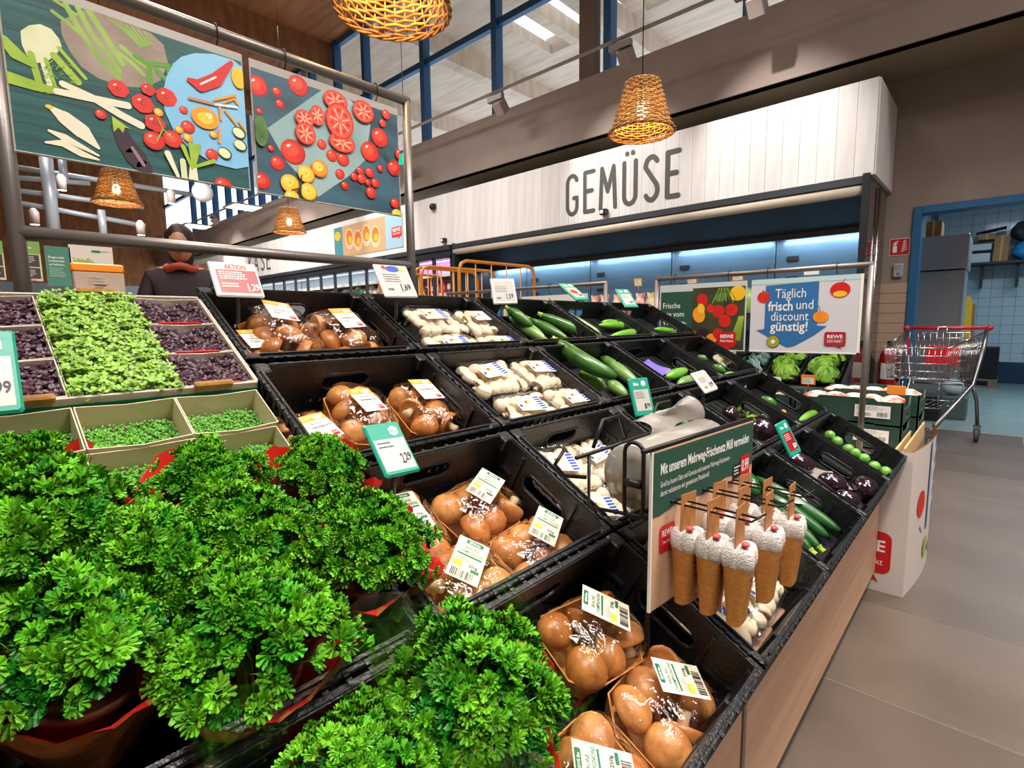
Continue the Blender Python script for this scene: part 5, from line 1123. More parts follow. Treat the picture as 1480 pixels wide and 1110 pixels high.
for (x, y, z, lab, pw_) in ((-1.412, 1.01, 2.28, 'largest wicker pendant lamp, cut by the upper picture edge', 4.5), (-1.50, 2.67, 2.35, 'wicker pendant lamp hanging before the GEMÜSE board', 4.5), (-5.45, 1.08, 2.36, 'wicker pendant lamp under the fennel poster', 4.5), (-5.9, 2.73, 2.37, 'smallest wicker pendant lamp, under the tomato poster', 4.5)):
    root = thing('pendant_lamp', lab, 'lamp', (x, y, z), 'wicker pendant lamps'); obj('stakes', SHS, root); obj('weave', SHW, root); obj('rim', SHR, root); obj('bulb', BLM, root); obj('socket', SKM, root)
    b = MB(); b.tube([(0, 0, 0), (0, 0, ZC-z)], .003, BLACKM, 6); b.build('cord', root); point('lamp_bulb_light', (x, y, z-.20), pw_, (1, .66, .28), .03)

# net bag board with three double hooks and nine packs ---------------------------------------------
BM = fr((-.362, .692, .637), (.075, 1, 0), (0, 0, 1)); BWd, BHt = .352, .250
nb = thing('net_bag_display', 'display board for reusable net bags with green header over the white mushrooms', 'display board', BM)
s = Sheet(.0006); s.box((0, 0, -.004), (BWd, BHt, 0), mat('board_pale_wood', '#d3ad90', .5, col2='#c79f82', nscale=3, stretch=(1, 5, 1))); s.box((-.0015, 0, -.004), (.0015, BHt, .0005), WHITE)
s.poly([(.003, .150), (.02, .148), (.08, .158), (.16, .150), (.24, .162), (.30, .158), (.35, .166), (.35, BHt-.002), (.003, BHt-.002)], DKGREEN)
s.text('Mit unserem Mehrweg-Frischenetz Müll vermeiden', .022, .212, .017, WHITE, w=.310, bold=.02); s.text('Greif zu losem Obst und Gemüse und unserem Mehrweg-Frischenetz –', .022, .192, .009, WHITE, w=.235, bold=.0); s.text('damit reduzieren wir gemeinsam Plastikmüll.', .022, .178, .009, WHITE, w=.155)
speech(s, .022, .088, .066, .130, REDP, .006, .2); s.text('REWE', .044, .112, .010, WHITE, w=.030, align='c', bold=.02); s.text('Dein Markt', .044, .100, .005, WHITE, w=.026, align='c')
s.rect(.268, .152, .300, .178, BLACKP); s.lines(.271, .174, .026, .018, 3, WHITE, 2); s.rect(.298, .150, .336, .190, REDP); s.text('0.99', .317, .160, .022, WHITE, w=.030, align='c', bold=.02)
s.build('panel', nb)
b = MB(); b.tube([(-.02, BHt+.004, -.004), (BWd, BHt+.004, -.004)], .004, BLACKM, 8); b.tube([(.01, BHt+.004, -.004), (.01, -.07, -.01)], .004, BLACKM, 8); b.build('wire_bracket', nb)
NETW = mat('white_net', '#e9e4e0', .75, bump=.5, bscale=420, col2='#d5cfca', nscale=300); NETR = mat('red_thread', '#dc5a5c', .7); KR2 = mat('kraft_sleeve', '#bd7f3a', .75, col2='#aa6f2e', nscale=150, bump=.12, bscale=400); KRT = mat('kraft_tab', '#b27a45', .75, col2='#a56d3a', nscale=100)
def npk():
    ms = {}; b = MB(); w_, d, H_ = .045, .021, .092
    pl = []
    def ring(z, k, kd): return [((w_/2*k)*(1 if abs(cos(a))**.6 > 1 else (abs(cos(a))**.55)*(1 if cos(a) > 0 else -1)), (d*kd)*(abs(sin(a))**.7)*(1 if sin(a) > 0 else -1), z) for a in [2*pi*i/20 for i in range(20)]]
    vs = ring(-.160, 1.0, .50)+ring(-.082, 1, .9)+ring(-.074, 1.0, .95); fs = []
    for j in range(2):
        for i in range(20): fs.append((j*20+i, j*20+(i+1) % 20, (j+1)*20+(i+1) % 20, (j+1)*20+i))
    b.add(vs, fs, KR2, True); ms['sleeve'] = b.mesh('sleeve')
    b = MB()
    for lx in (-1, 1):
        for ly in (-1, 1): b.ell((lx*w_*.225, ly*d*.42, -.062), (w_*.28, d*.58, .021), NETW, 12, 8, fn=lambda q: 1+.12*(abs(q.z)**3<.5))
    b.lathe([(.0001,-.045),(.42*w_,-.046),(.50*w_,-.052),(.50*w_,-.075),(.46*w_,-.080)], NETW, 20, T=Matrix.Diagonal((1,.92,1,1))); b.ell((-.013, -.012, -.038), (.007, .006, .0035), NETR, 8, 5); b.ell((.013, .008, -.038), (.004, .004, .003), NETR, 8, 5); ms['net_roll'] = b.mesh('net_roll')
    b = MB(); b.T = RX(pi/2) @ TR((0, 0, -.001)); b.plate([(-.019, -.075), (.019, -.075), (.019, .012), (-.019, .012)], [slot(0, -.004, .020, .006)], .001, KRT); ms['tab'] = b.mesh('tab')
    s = Sheet(.0003, .0001); s.text('MEHRWEG', 0, -.092, .0055, BLACKP, w=.026, align='c', bold=.03); s.text('FRISCHENETZ', 0, -.100, .0055, BLACKP, w=.026, align='c'); s.lines(-.012, -.104, .024, .028, 9, BLACKP, 6, .3); s.lines(-.010, -.140, .020, .012, 3, BLACKP, 2, .6); ms['print'] = s.mesh('print'); return ms
NP = npk(); HY = [(.062, .163), (.165, .158), (.262, .150)]; hookn = ['front hook', 'middle hook', 'far hook']; pos = ['against the board', 'second from the board', 'outermost']
for i, (hx, hy) in enumerate(HY):
    b = MB()
    for dx in (-.010, .010): b.tube([(hx+dx, hy, 0), (hx+dx, hy+.002, .125), (hx+dx*.8, hy+.012, .137)], .0016, BLACKM, 6)
    b.tube([(hx-.010, hy, .002), (hx+.010, hy, .002)], .0016, BLACKM, 6); b.build('double_hook', nb)
    for j in range(3):
        M = BM @ TR((hx, hy+.006, .024+.040*j)) @ RX(-pi/2).inverted() if False else BM @ TR((hx, hy+.006, .026+.040*j)) @ RY(.10*(j-1)) @ RX(-pi/2)
        root = thing('net_bag_pack', 'rolled white net bag in kraft sleeve, '+pos[j]+' on the '+hookn[i], 'net bag', M @ Matrix.Rotation(pi, 4, 'X') if False else M, 'rolled net bags on the display board')
        for nme in ('sleeve', 'net_roll', 'tab'):
            oo = obj(nme, NP[nme], root)
            if nme == 'sleeve': obj('print', NP['print'], oo, TR((0, -.0198, 0)) @ RX(pi/2))

# bag roll in its wire holder -----------------------------------------------------------------------
BG_ = mat('clear_bag_roll', '#a39e97', .18, spec=.8, col2='#918c85', nscale=5, bump=.25, bscale=12, coat=.5)
pa = onp(912, 690, 0, -.43); pb_ = Vector((-.43, pa.y+.30, pa.z))
bm_ = MB(); ax = [pa.lerp(pb_, t) for t in (0, .02, .98, 1)]
bm_.tube(ax, [.052, .056, .056, .052], BG_, 28)
rl = thing('bag_roll', 'silvery roll of clear plastic bags in a black wire holder', 'bag roll', fr(pa, (0, 1, 0), (0, 0, 1))); bpy.context.view_layer.update()
part(bm_, 'roll', rl)
b = MB(); b.grid(lambda u, v: pa+Vector((-.02-.03*v+.012*sin(v*5+u*7), .10+.22*u, .052+.045*sin(v*2.4)*(.5+.5*u))), 12, 8, BG_); part(b, 'loose_bag', rl)
hd = thing('wire_holder', 'black wire holder loop frame around the plastic bag roll', 'holder', fr(pa, (0, 1, 0), (0, 0, 1))); bpy.context.view_layer.update()
def loopx(c, w_, h_, r): # rounded rectangle in the plane facing the camera end of the roll
    P = []
    for cx, cz, a0 in ((w_/2-r, h_/2-r, 0), (-w_/2+r, h_/2-r, 90), (-w_/2+r, -h_/2+r, 180), (w_/2-r, -h_/2+r, 270)):
        P += [c+Vector((cx+r*cos(radians(a0+q)), 0, cz+r*sin(radians(a0+q)))) for q in (0, 30, 60, 90)]
    return P
b = MB(); c = pa+Vector((.012, -.012, .0)); b.tube(loopx(c+Vector((0, 0, .0)), .034, .125, .016), .0035, BLACKM, 8, closed=True); b.tube([c+Vector((-.014, -.003, -.004)), c+Vector((.014, -.003, -.004))], .007, BLACKM, 8); part(b, 'end_loop', hd)
b = MB()
for dy, dz in ((-.0, .058), (.20, .062)):
    q = pa+Vector((-.075, dy, dz-.02)); b.tube([q, q+Vector((0, .03, .045)), q+Vector((0, .085, .045)), q+Vector((0, .11, .0))], .0035, BLACKM, 8)
b.tube([pa+Vector((-.075, -.05, .03)), pa+Vector((-.075, .34, .03))], .0035, BLACKM, 8); b.tube([pa+Vector((.055, -.02, -.055)), pa+Vector((.055, .32, -.055))], .0035, BLACKM, 8); b.tube([pa+Vector((-.10, -.05, .04)), pa+Vector((-.10, -.075, .02)), pa+Vector((-.10, -.05, -.005)), pa+Vector((-.075, -.02, -.01))], .0035, BLACKM, 8)
b.tube([pa+Vector((.055, -.012, -.055)), pa+Vector((-.075, -.012, -.065)), pa+Vector((-.075, -.012, .03))], .0035, BLACKM, 8); part(b, 'cradle', hd)
# ================================================================== SHOPPING TROLLEY
def trolley():
    root = thing('shopping_trolley', 'empty chrome shopping trolley with red handle standing before the store room door', 'shopping trolley', fr((-.35, 6.05, 0), (1, -.03, 0), (.03, 1, 0)))
    zt, zb = .96, .52
    # basket corners: rear (handle end) y=0, front y=-.86
    def C(x, y, z): return Vector((x, y, z))
    RT = [C(-.26, 0, .93), C(.26, 0, .93)]; FT = [C(-.33+.03, -.88, .85), C(.10, -.88, .85)]
    RT = [C(-.27, -.03, .96), C(.27, -.03, .96)]; FT = [C(-.30, -.90, .845), C(.10, -.90, .845)]; RB = [C(-.22, -.10, .56), C(.20, -.10, .52)]; FB_ = [C(-.27, -.86, .60), C(.07, -.86, .60)]
    def wires(b, a0, a1, b0, b1, n, r=.0024):
        for i in range(n+1): t = i/n; b.tube([a0.lerp(a1, t), b0.lerp(b1, t)], r, CHROME, 5)
    def side(name, T0, T1, B0, B1, nv, nh):
        b = MB(); wires(b, T0, T1, B0, B1, nv); wires(b, T0, B0, T1, B1, nh, .003); b.tube([T0, T1], .006, CHROME, 7); b.tube([B0, B1], .004, CHROME, 6); b.build(name, root)
    side('basket_side', FT[0], RT[0], FB_[0], RB[0], 20, 4); side('basket_side', FT[1], RT[1], FB_[1], RB[1], 20, 4); side('basket_front', FT[0], FT[1], FB_[0], FB_[1], 11, 4); side('basket_floor', FB_[0], RB[0], FB_[1], RB[1], 10, 8)
    b = MB(); L0, L1 = C(-.23, -.08, .90), C(.23, -.08, .90); wires(b, L0, L1, RB[0], RB[1], 14); b.tube([L0, L1], .005, CHROME, 6); b.build('rear_gate', root)
    b = MB(); b.tube([C(-.16, -.18, .93), C(-.16, -.30, .95), C(-.03, -.30, .95), C(-.03, -.28, 1.0), C(.03, -.28, 1.0), C(.03, -.30, .95), C(.18, -.30, .95), C(.18, -.18, .93)], .004, CHROME, 6); wires(b, C(-.16, -.3, .95), C(.18, -.3, .95), C(-.16, -.2, .62), C(.18, -.2, .62), 8); b.build('child_seat', root)
    RP = mat('red_trolley_plastic', '#c8101e', .35, coat=.3)
    b = MB(); b.tube([C(-.29, 0, .985), C(.29, 0, .985)], .0145, RP, 12); b.ell((-.285, 0, .985), (.026, .024, .024), RP, 10, 6); b.ell((.285, 0, .985), (.026, .024, .024), RP, 10, 6); b.build('handle', root)
    b = MB(); b.cbox((-.115, -.10, .66), (.115, -.092, .83), mat('red_seat_flap', '#e01325', .35), .004); b.build('seat_flap', root)
    b = MB(); b.cbox((-.265, -.12, .80), (-.24, -.09, .90), RP, .006); b.cbox((-.26, -.14, .74), (-.235, -.11, .80), RP, .006); b.build('coin_lock', root)
    TBE = mat('trolley_tube', '#8f9296', .28, .9)
    b = MB()
    for s, xf in ((-1, -.22), (1, .02)):
        xr = s*.27; b.tube([C(xr, 0, .985), C(xr*.96, -.06, .80), C(xr*.80, -.12, .50), C(xf, -.72, .17)], .0165, TBE, 8); b.tube([C(xr*.80, -.12, .50), C(xr*.92, -.06, .36), C(xr*.98, -.03, .15)], .0145, TBE, 8)
    b.tube([C(-.22, -.12, .50), C(.22, -.12, .50)], .010, TBE, 8); b.tube([C(-.22, -.72, .17), C(.02, -.72, .17)], .010, TBE, 8); b.build('chassis', root)
    b = MB(); wires(b, C(-.18, -.2, .36), C(.16, -.2, .36), C(-.20, -.62, .34), C(.04, -.62, .34), 6, .003); b.tube([C(-.18, -.2, .36), C(.16, -.2, .36)], .004, CHROME, 6); b.tube([C(-.20, -.62, .34), C(.04, -.62, .34)], .004, CHROME, 6)
    for x, y in ((-.18, -.2), (.16, -.2), (-.20, -.62), (.04, -.62)): b.tube([C(x, y, .36), C(x, y, .56)], .003, CHROME, 5)
    b.build('lower_rack', root)
    RUB = mat('grey_wheel_rubber', '#4c4a49', .6)
    for x, y in ((-.265, -.03), (.265, -.03), (-.22, -.74), (.02, -.74)):
        b = MB(); b.T = TR((x, y, .062)) @ RY(pi/2); b.lathe([(.012, -.016), (.052, -.016), (.060, -.010), (.060, .010), (.052, .016), (.012, .016)], RUB, 20, smooth=False); b.lathe([(.00001, -.019), (.034, -.018), (.034, .018), (.00001, .019)], mat('dark_hub', '#2a2a2b', .5), 14, smooth=False)
        b.T = TR((x, y, 0)); b.box((-.024, -.02, .07), (-.019, .02, .135), TBE); b.box((.019, -.02, .07), (.024, .02, .135), TBE); b.box((-.026, -.024, .13), (.026, .024, .15), TBE); b.build('wheel', root)
trolley()

# ================================================================== CARD STAND AND GREEN CARTONS AT THE ISLAND END
STC = mat('white_corrugated_card', '#cbbcae', .6)
st = thing('card_stand', 'white cardboard floor stand at the island end with red logo and blue arrow print', 'stand', (-.5, 2.8, 0)); bpy.context.view_layer.update()
b = MB(); b.cbox((-1.12, 2.435, 0), (-.235, 3.22, .53), STC, .003); part(b, 'body', st)
def bulge(u): return -.205+.035*sin(pi*u)
b = MB(); b.grid(lambda u, v: Vector((bulge(u), 2.435+.80*u, .575*v)), 14, 2, mat('stand_wrap', '#d5cbc6', .4)); b.grid(lambda u, v: Vector((bulge(u)-.004, 2.435+.80*u, .575*v)), 14, 2, KRAFT); b.add([(-.205, 2.433, 0), (-.55, 2.433, 0), (-.55, 2.433, .56), (-.205, 2.433, .575)], [(0, 1, 2, 3)], MATS['stand_wrap']); part(b, 'printed_wrap', st)
for k, x in enumerate((-.232, -.26)): b = MB(); b.cbox((x-.007, 2.45, .50), (x, 3.15, .585-.01*k), mat('raw_card_edge', '#c9ab78', .8), .001); part(b, 'card_flap', st)
s = Sheet(.0008); s.rrect(.05, .075, .25, .245, REDP, .03); s.poly([(.13, .08), (.19, .08), (.215, .035)], REDP); s.text('REWE', .15, .165, .045, WHITE, w=.16, align='c', bold=.02); s.text('Dein Markt', .15, .11, .025, WHITE, w=.15, align='c')
o = s.build('logo', None, fr((-.50, 2.4325, 0), (1, 0, 0), (0, 0, 1))); o.parent = st; o.matrix_parent_inverse = st.matrix_world.inverted()
s = Sheet(.0008); s.rect(.28, .20, .55, .57, SB); s.poly([(.16, .24), (.67, .24), (.42, .06)], SB); s.oval(.16, .34, .055, .055, TOM); s.oval(.30, .12, .045, .045, mat_img('kiwi2', '#a9ab38')); s.text('Täglich', .415, .50, .04, WHITE, w=.2, align='c'); s.text('frisch', .415, .43, .04, WHITE, w=.2, align='c', bold=.02); s.text('discount', .415, .36, .035, WHITE, w=.22, align='c'); s.text('günstig!', .415, .29, .035, WHITE, w=.22, align='c', bold=.02)
s.v = [Vector((p.x, p.y, p.z+.035*sin(pi*min(1, max(0, p.x/.80)))+.002)) for p in s.v]
o = s.build('arrow_print', None, fr((-.205, 2.435, 0), (0, 1, 0), (0, 0, 1))); o.parent = st; o.matrix_parent_inverse = st.matrix_world.inverted()
GC = mat('dark_green_carton', '#24453a', .6, bump=.03); GCI = mat('carton_inside', '#c98a4a', .7)
NETB = [mat('net_bag_%d' % k, c, .5, col2=d, nscale=30) for k, (c, d) in enumerate((('#d9572c', '#efe3d6'), ('#e8dcd2', '#d8442a'), ('#c23a24', '#f0e8e0')))]
def carton(lab, x0, y0, z0, W=.40, L=.29, H=.098, lbl=True, fill=True, notch=True):
    root = thing('green_carton', lab, 'carton', TR((x0, y0, z0)), 'green cartons on the card stand'); t = .006
    for nme, T, w_ in (('front_side', fr((0, 0, 0), (1, 0, 0), (0, 0, 1)) @ TR((0, 0, -t)), W), ('back_side', fr((0, L, 0), (1, 0, 0), (0, 0, 1)), W)):
        b = MB(); b.T = T; b.plate([(0, 0), (w_, 0), (w_, H), (w_*.78, H), (w_*.75, H+.012), (w_*.25, H+.012), (w_*.22, H), (0, H)], [], t, GC); b.build(nme, root)
    for x in (0, W-t):
        b = MB(); b.T = Matrix(((0, 0, 1, x), (1, 0, 0, 0), (0, 1, 0, 0), (0, 0, 0, 1))); b.plate([(0, 0), (L, 0), (L, H), (L*.88, H), (L*.78, H*.66), (L*.22, H*.66), (L*.12, H), (0, H)] if notch else [(0, 0), (L, 0), (L, H), (0, H)], [slot(L/2, H*.3, .07, .02)], t, GC); b.build('end_side', root)
    b = MB(); b.box((0, 0, 0), (W, L, .004), GCI); b.build('bottom', root)
    if lbl:
        s = Sheet(.0006); s.rect(0, 0, .125, .052, WHITE); s.lines(.006, .048, .11, .020, 5, GREYP, 4); s.barcode(.01, .006, .05, .014, BLACKP, 4, 20); s.barcode(.08, .006, .035, .018, BLACKP, 6, 14); s.build('label', root, fr((W-.165, -t*.5+.001-.0045, .030), (1, 0, 0), (0, 0, 1)))
    if fill:
        r = random.Random(int(x0*100+z0*10))
        for k in range(5):
            b = MB(); b.ell((0, 0, 0), (.045, .10, .022), NETB[k % 3], 12, 8, fn=lambda d: 1+.18*noise.noise(d*3+Vector((k, 0, 0)))); b.ell((.0, .0, .013), (.03, .05, .012), WHITE, 8, 5)
            o = b.build('net_bag', None, TR((x0+.055+.073*k, y0+.145, z0+H-.012)) @ RZ(r.uniform(-.3, .3)), label='orange white net, '+ordn(k)+' from the left, in the '+('front pair upper' if 'upper of' in lab else 'rear upper' if 'behind the front' in lab else 'left upper')+' green carton', cat='net bag', group='packaged nets in the green cartons')
    return root
carton('dark green carton lower of the front pair, with white barcode label', -.665, 2.61, .535, fill=False)
carton('dark green carton upper of the front pair, with white barcode label', -.665, 2.61, .637)
carton('dark green carton behind the front pair, lower one', -.640, 2.915, .535, fill=False, lbl=False)
carton('dark green carton behind the front pair, upper one', -.640, 2.915, .637, lbl=False)
carton('dark green carton left of the front pair, behind the crates', -1.08, 2.61, .635, lbl=False)
carton('dark green carton left and below, behind the crates', -1.08, 2.61, .535, fill=False, lbl=False)
b = MB(); b.cbox((-.36, 2.90, .725), (-.29, 2.906, .775), mat('orange_card', '#d98324', .6), .001); b.build('orange_card', None, label='small plain orange card standing on the rear green carton', cat='card')

# ================================================================== PRODUCE IN THE WALL REFRIGERATOR
LET1 = mat('lettuce_leaf', '#8ab83a', .45, col2='#5f9a28', nscale=12, bump=.25, bscale=30, island=.12); LET2 = mat('lettuce_rib', '#c8d98a', .5)
def leafball(seed, r, m, n=16):
    q = random.Random(seed); b = MB()
    b.ell((0, 0, 0), (r*.8, r*.8, r*.7), m, 14, 8)
    for k in range(n):
        a = 2*pi*k/n*2.6; el = q.uniform(-.1, 1.1); T = RZ(a) @ RY(-el) @ TR((r*.72, 0, 0))
        f = lambda u, v: T @ Vector((r*.22*(1-(2*u-1)**2)+.012*sin(9*v+k), (v-.5)*2*r*.62*(1-.4*(2*u-1)**2), (u-.5)*2*r*.75))
        b.grid(f, 5, 6, m)
    return b.mesh('head')
LH = [leafball(k, .095, LET1) for k in range(3)]
BR = mat('broccoli_film', '#5d8a78', .3, col2='#86aaa0', nscale=22, bump=.5, bscale=50, coat=.4); CAU = mat('cauliflower', '#e4e0c8', .6, bump=.6, bscale=60, col2='#c9cf9a', nscale=10)
LHB = [leafball(k+7, .085, BR, 8) for k in range(2)]; LHC = [leafball(k+9, .085, CAU, 6) for k in range(2)]
dk = fr((0, 5.27, .46), (1, 0, 0), (0, cos(.464), sin(.464)))
for k in range(8):
    x = -.975-.318*(k+1)
    M = dk @ TR((x+.305, 0, .12)) @ RZ(pi/2)
    what_ = ['green lettuce at the right end', 'green lettuce, second from the right end', 'film wrapped broccoli', 'cauliflower', 'wrapped broccoli further left', 'green lettuce further left', 'cauliflower further left', 'broccoli near the middle'][k]
    root = thing('produce_crate', 'black crate in the wall refrigerator holding '+what_, 'crate', M, 'crates in the wall refrigerator')
    for n_ in ('front', 'back', 'l', 'r', 'base', 'rim'): obj({'front': 'long_wall', 'back': 'long_wall', 'l': 'side_wall', 'r': 'side_wall', 'base': 'base', 'rim': 'rim'}[n_], CM[n_], root)
    src, nm, ct = ((LH, 'lettuce', 'lettuce'), (LH, 'lettuce', 'lettuce'), (LHB, 'broccoli', 'broccoli'), (LHC, 'cauliflower', 'cauliflower'), (LHB, 'broccoli', 'broccoli'), (LH, 'lettuce', 'lettuce'), (LHC, 'cauliflower', 'cauliflower'), (LHB, 'broccoli', 'broccoli'))[k]
    for j in range(3):
        c = dk @ Vector((x+.155+.03*(-1)**j, .07+.135*j, .085)); o = obj(nm, src[j % len(src)], None, TR(c) @ RZ(k+j*2) @ RX(.5*j), label='%s head, %s, in the refrigerator crate of %s' % (nm, ('front', 'middle', 'rear')[j], what_), cat=ct, group=nm+' heads in the wall refrigerator')
# shelf with bagged carrots and salads, yellow price holders
b = MB(); b.box((-4.6, 5.75, 1.12), (FX1-.03, 6.38, 1.14), CABG); b.box((-4.6, 5.73, 1.09), (FX1-.03, 5.75, 1.15), CABD); part(b, 'shelf', fr_root)
rg = random.Random(5); bagm = {}
for c in ('#e8622a', '#e88a1c', '#e4452c', '#f0c12a', '#7fae4a', '#d9cfc6'):
    b = MB(); m = mat('bag_'+c[1:], c, .35, col2='#f0e4da' if c not in ('#7fae4a',) else '#b9d08a', nscale=18, bump=.6, bscale=35, coat=.4)
    b.ell((0, 0, .12), (.075, .045, .125), m, 14, 10, fn=lambda d: 1+.15*noise.noise(d*2.5)); b.add([(-.05, 0, .22), (.05, 0, .22), (.065, .01, .285), (0, -.01, .275), (-.065, .01, .29)], [(0, 1, 2, 3, 4)], m); bagm[c] = b.mesh('produce_bag')
cn = {'#e8622a': 'orange carrot', '#e88a1c': 'yellow orange', '#e4452c': 'red carrot', '#f0c12a': 'yellow', '#7fae4a': 'green salad', '#d9cfc6': 'pale'}
for i in range(20):
    x = -4.45+.165*i; c = rg.choice(['#e8622a', '#e88a1c', '#e4452c', '#e8622a', '#f0c12a']) if x < -2.1 else rg.choice(['#7fae4a', '#d9cfc6', '#7fae4a'])
    if -2.75 < x < -2.45: c = '#f0c12a'
    obj('produce_bag', bagm[c], None, TR((x, 5.86+.03*(i % 2), 1.14)) @ RZ(rg.uniform(-.3, .3)), label=cn[c]+' produce bag, '+ordn(i)+' from the left on the refrigerator shelf', cat='bag', group=cn[c]+' produce bags on the refrigerator shelf')
YH = mat('yellow_price_holder', '#eeb321', .4); OH = mat('orange_price_holder', '#ee8a1c', .4)
def holder(px, py, Yp, w_, h_, m, lab, txt=None, white=True):
    p = onp(px, py, 1, Yp); root = thing('price_holder', lab, 'price holder', fr(p, (1, 0, 0), (0, -.15, 1)), 'price holders on the wall refrigerator'); b = MB(); b.cbox((-w_/2, -h_/2, -.006), (w_/2, h_/2, 0), m, .002); b.tube([(0, -h_/2, -.003), (0, -h_/2-.05, .0)], .003, m, 5); b.build('frame', root)
    s = Sheet(.0006); s.rect(-w_*.38, -h_*.40, w_*.38, h_*.22, WHITE); s.lines(-w_*.33, h_*.16, w_*.6, h_*.5, 5, BLACKP, 3, .4)
    if txt: s.text(txt, 0, h_*.28, h_*.14, BLACKP, w=w_*.7, align='c', bold=.02)
    s.build('card', root)
holder(922, 408, 5.7, .10, .09, YH, 'yellow price holder above the orange bags'); holder(1000, 404, 5.7, .11, .09, YH, 'yellow price holder behind the left part of the green sign'); holder(1066, 400, 5.7, .11, .08, YH, 'yellow price holder behind the right part of the green sign', 'Angebot'); holder(1168, 549, 5.2, .115, .09, OH, 'orange price holder between the two lettuce crates'); holder(1122, 549, 5.2, .08, .055, WHITE, 'small pale price holder below the broccoli')
b = MB(); b.cbox((0, -.01, 0), (.13, 0, .045), WHITE, .002); p = onp(1162, 398, 1, 5.7); b.build('price_holder', None, TR(p), label='bright white price card above the blue arrow sign', cat='price holder')

# ================================================================== ROLL CAGES
OT = mat('orange_cage_tube', '#e2902a', .4, coat=.2)
def cage(lab, a, c, zt, r=.016):
    A, B = Vector((*a, 0)), Vector((*c, 0)); d = (B-A); L = d.length; root = thing('roll_cage', lab, 'roll cage', fr(A, d, (0, 0, 1)), 'orange roll cages behind the island')
    for z0, dep in ((0, 'near_frame'), (-.62, 'far_frame')):
        P = [(0, .18, z0), (0, zt-.09, z0), (.03, zt-.025, z0), (.09, zt, z0), (L-.09, zt, z0), (L-.03, zt-.025, z0), (L, zt-.09, z0), (L, .18, z0)]; b = MB(); b.tube(P, r, OT, 10)
        for i in range(1, 5): b.tube([(L*i/5, .18, z0), (L*i/5, zt-.005, z0)], .007, OT, 6)
        b.tube([(0, .2, z0), (L, .2, z0)], .010, OT, 6); b.tube([(0, .95, z0), (L, .95, z0)], .007, OT, 6); b.build(dep, root)
    b = MB(); b.box((0, .14, -.62), (L, .19, 0), mat('grey_cage_base', '#7a7c7e', .5)); b.build('base', root)
    for x, z in ((.06, -.05), (L-.06, -.05), (.06, -.57), (L-.06, -.57)): b = MB(); b.T = TR((x, .055, z)); b.lathe([(.00001, -.016), (.054, -.016), (.054, .016), (.00001, .016)], mat('dark_hub', '#2a2a2b', .5), 14, smooth=False); b.build('castor', root)
p = onp(663, 376, 2, 1.66); q = onp(772, 386, 2, 1.66); d = (q-p); q = p+d.normalized()*.80
q = onp(772, 386, 2, 1.66)
cage('orange tube roll cage with rounded top, nearer one, before the blue refrigerator', (p.x, p.y), (q.x, q.y), 1.66)
p = onp(598, 386, 2, 1.66); q = onp(690, 394, 2, 1.66); cage('orange tube roll cage further left, before the rose lit refrigerator', (p.x, p.y), (q.x, q.y), 1.66)

# ================================================================== WALL SIGN, DISPENSER, EXTINGUISHERS, STORE ROOM
FS = mat('fire_sign_red', '#b3142f', .4)
s = Sheet(.0015); s.box((0, 0, 0), (.165, .165, .0015), WHITE); s.rect(.004, .004, .161, .161, FS); s.stroke([(.045, .03), (.045, .095)], .034, WHITE, False); s.stroke([(.03, .11), (.045, .125), (.062, .112)], .009, WHITE); s.stroke([(.045, .10), (.045, .125)], .012, WHITE); s.stroke([(.045, .132), (.068, .138)], .008, WHITE)
for k in range(5): s.stroke([(.095+.004*k, .035+.022*k), (.118, .048+.022*k), (.145-.003*k, .062+.021*k)], [.004, .009, .003], WHITE)
s.build('fire_sign', None, fr((-.875, YW-.004, 1.70), (1, 0, 0), (0, 0, 1)), label='red fire extinguisher sign on the wall left of the blue door frame', cat='sign')
dr = thing('wall_intercom', 'small grey intercom unit under the fire sign', 'intercom', fr((-.79, YW-.005, 1.55), (1, 0, 0), (0, 0, 1)))
b = MB(); b.cbox((-.042, -.07, 0), (.042, .07, .035), mat('grey_plastic', '#a7a8ac', .4), .012); b.build('casing', dr)
b = MB(); [b.box((-.026, .012+.011*k, .0345), (.026, .016+.011*k, .037), GREYP) for k in range(4)]; b.T = TR((.008, -.03, .035)); b.lathe([(.016, 0), (.014, .004), (.00001, .005)], mat('blue_button', '#6f86b8', .3), 14); b.T = None; b.build('grille', dr)
def extinguisher(x, lab):
    r = thing('fire_extinguisher', lab, 'fire extinguisher', TR((x, YW-.11, .35))); RE = mat('extinguisher_red', '#b10f17', .25, coat=.4)
    b = MB(); b.lathe([(.00001, 0), (.07, .0), (.078, .015), (.078, .36), (.06, .40), (.028, .425), (.024, .45), (.00001, .45)], RE, 20); b.build('cylinder', r)
    b = MB(); b.box((-.018, -.05, .45), (.018, .03, .50), BLACKM); b.tube([(.0, -.05, .47), (.05, -.06, .45), (.082, -.04, .36), (.085, -.02, .1)], .010, BLACKM, 8); b.build('valve', r)
    s = Sheet(.0); s.v = []; b = MB(); b.grid(lambda u, v: Vector((.0785*cos(-2.4+1.7*u), .0785*sin(-2.4+1.7*u), .12+.16*v)), 8, 1, WHITE); b.build('label', r)
extinguisher(-.80, 'red fire extinguisher on the wall behind the trolley')
SS = mat('brushed_stainless', '#a2a4a8', .3, .55, bump=.05, bscale=20)
cb = thing('steel_cabinet', 'stainless steel cabinet just inside the store room doorway', 'cabinet', (-.60, 8, 0)); bpy.context.view_layer.update()
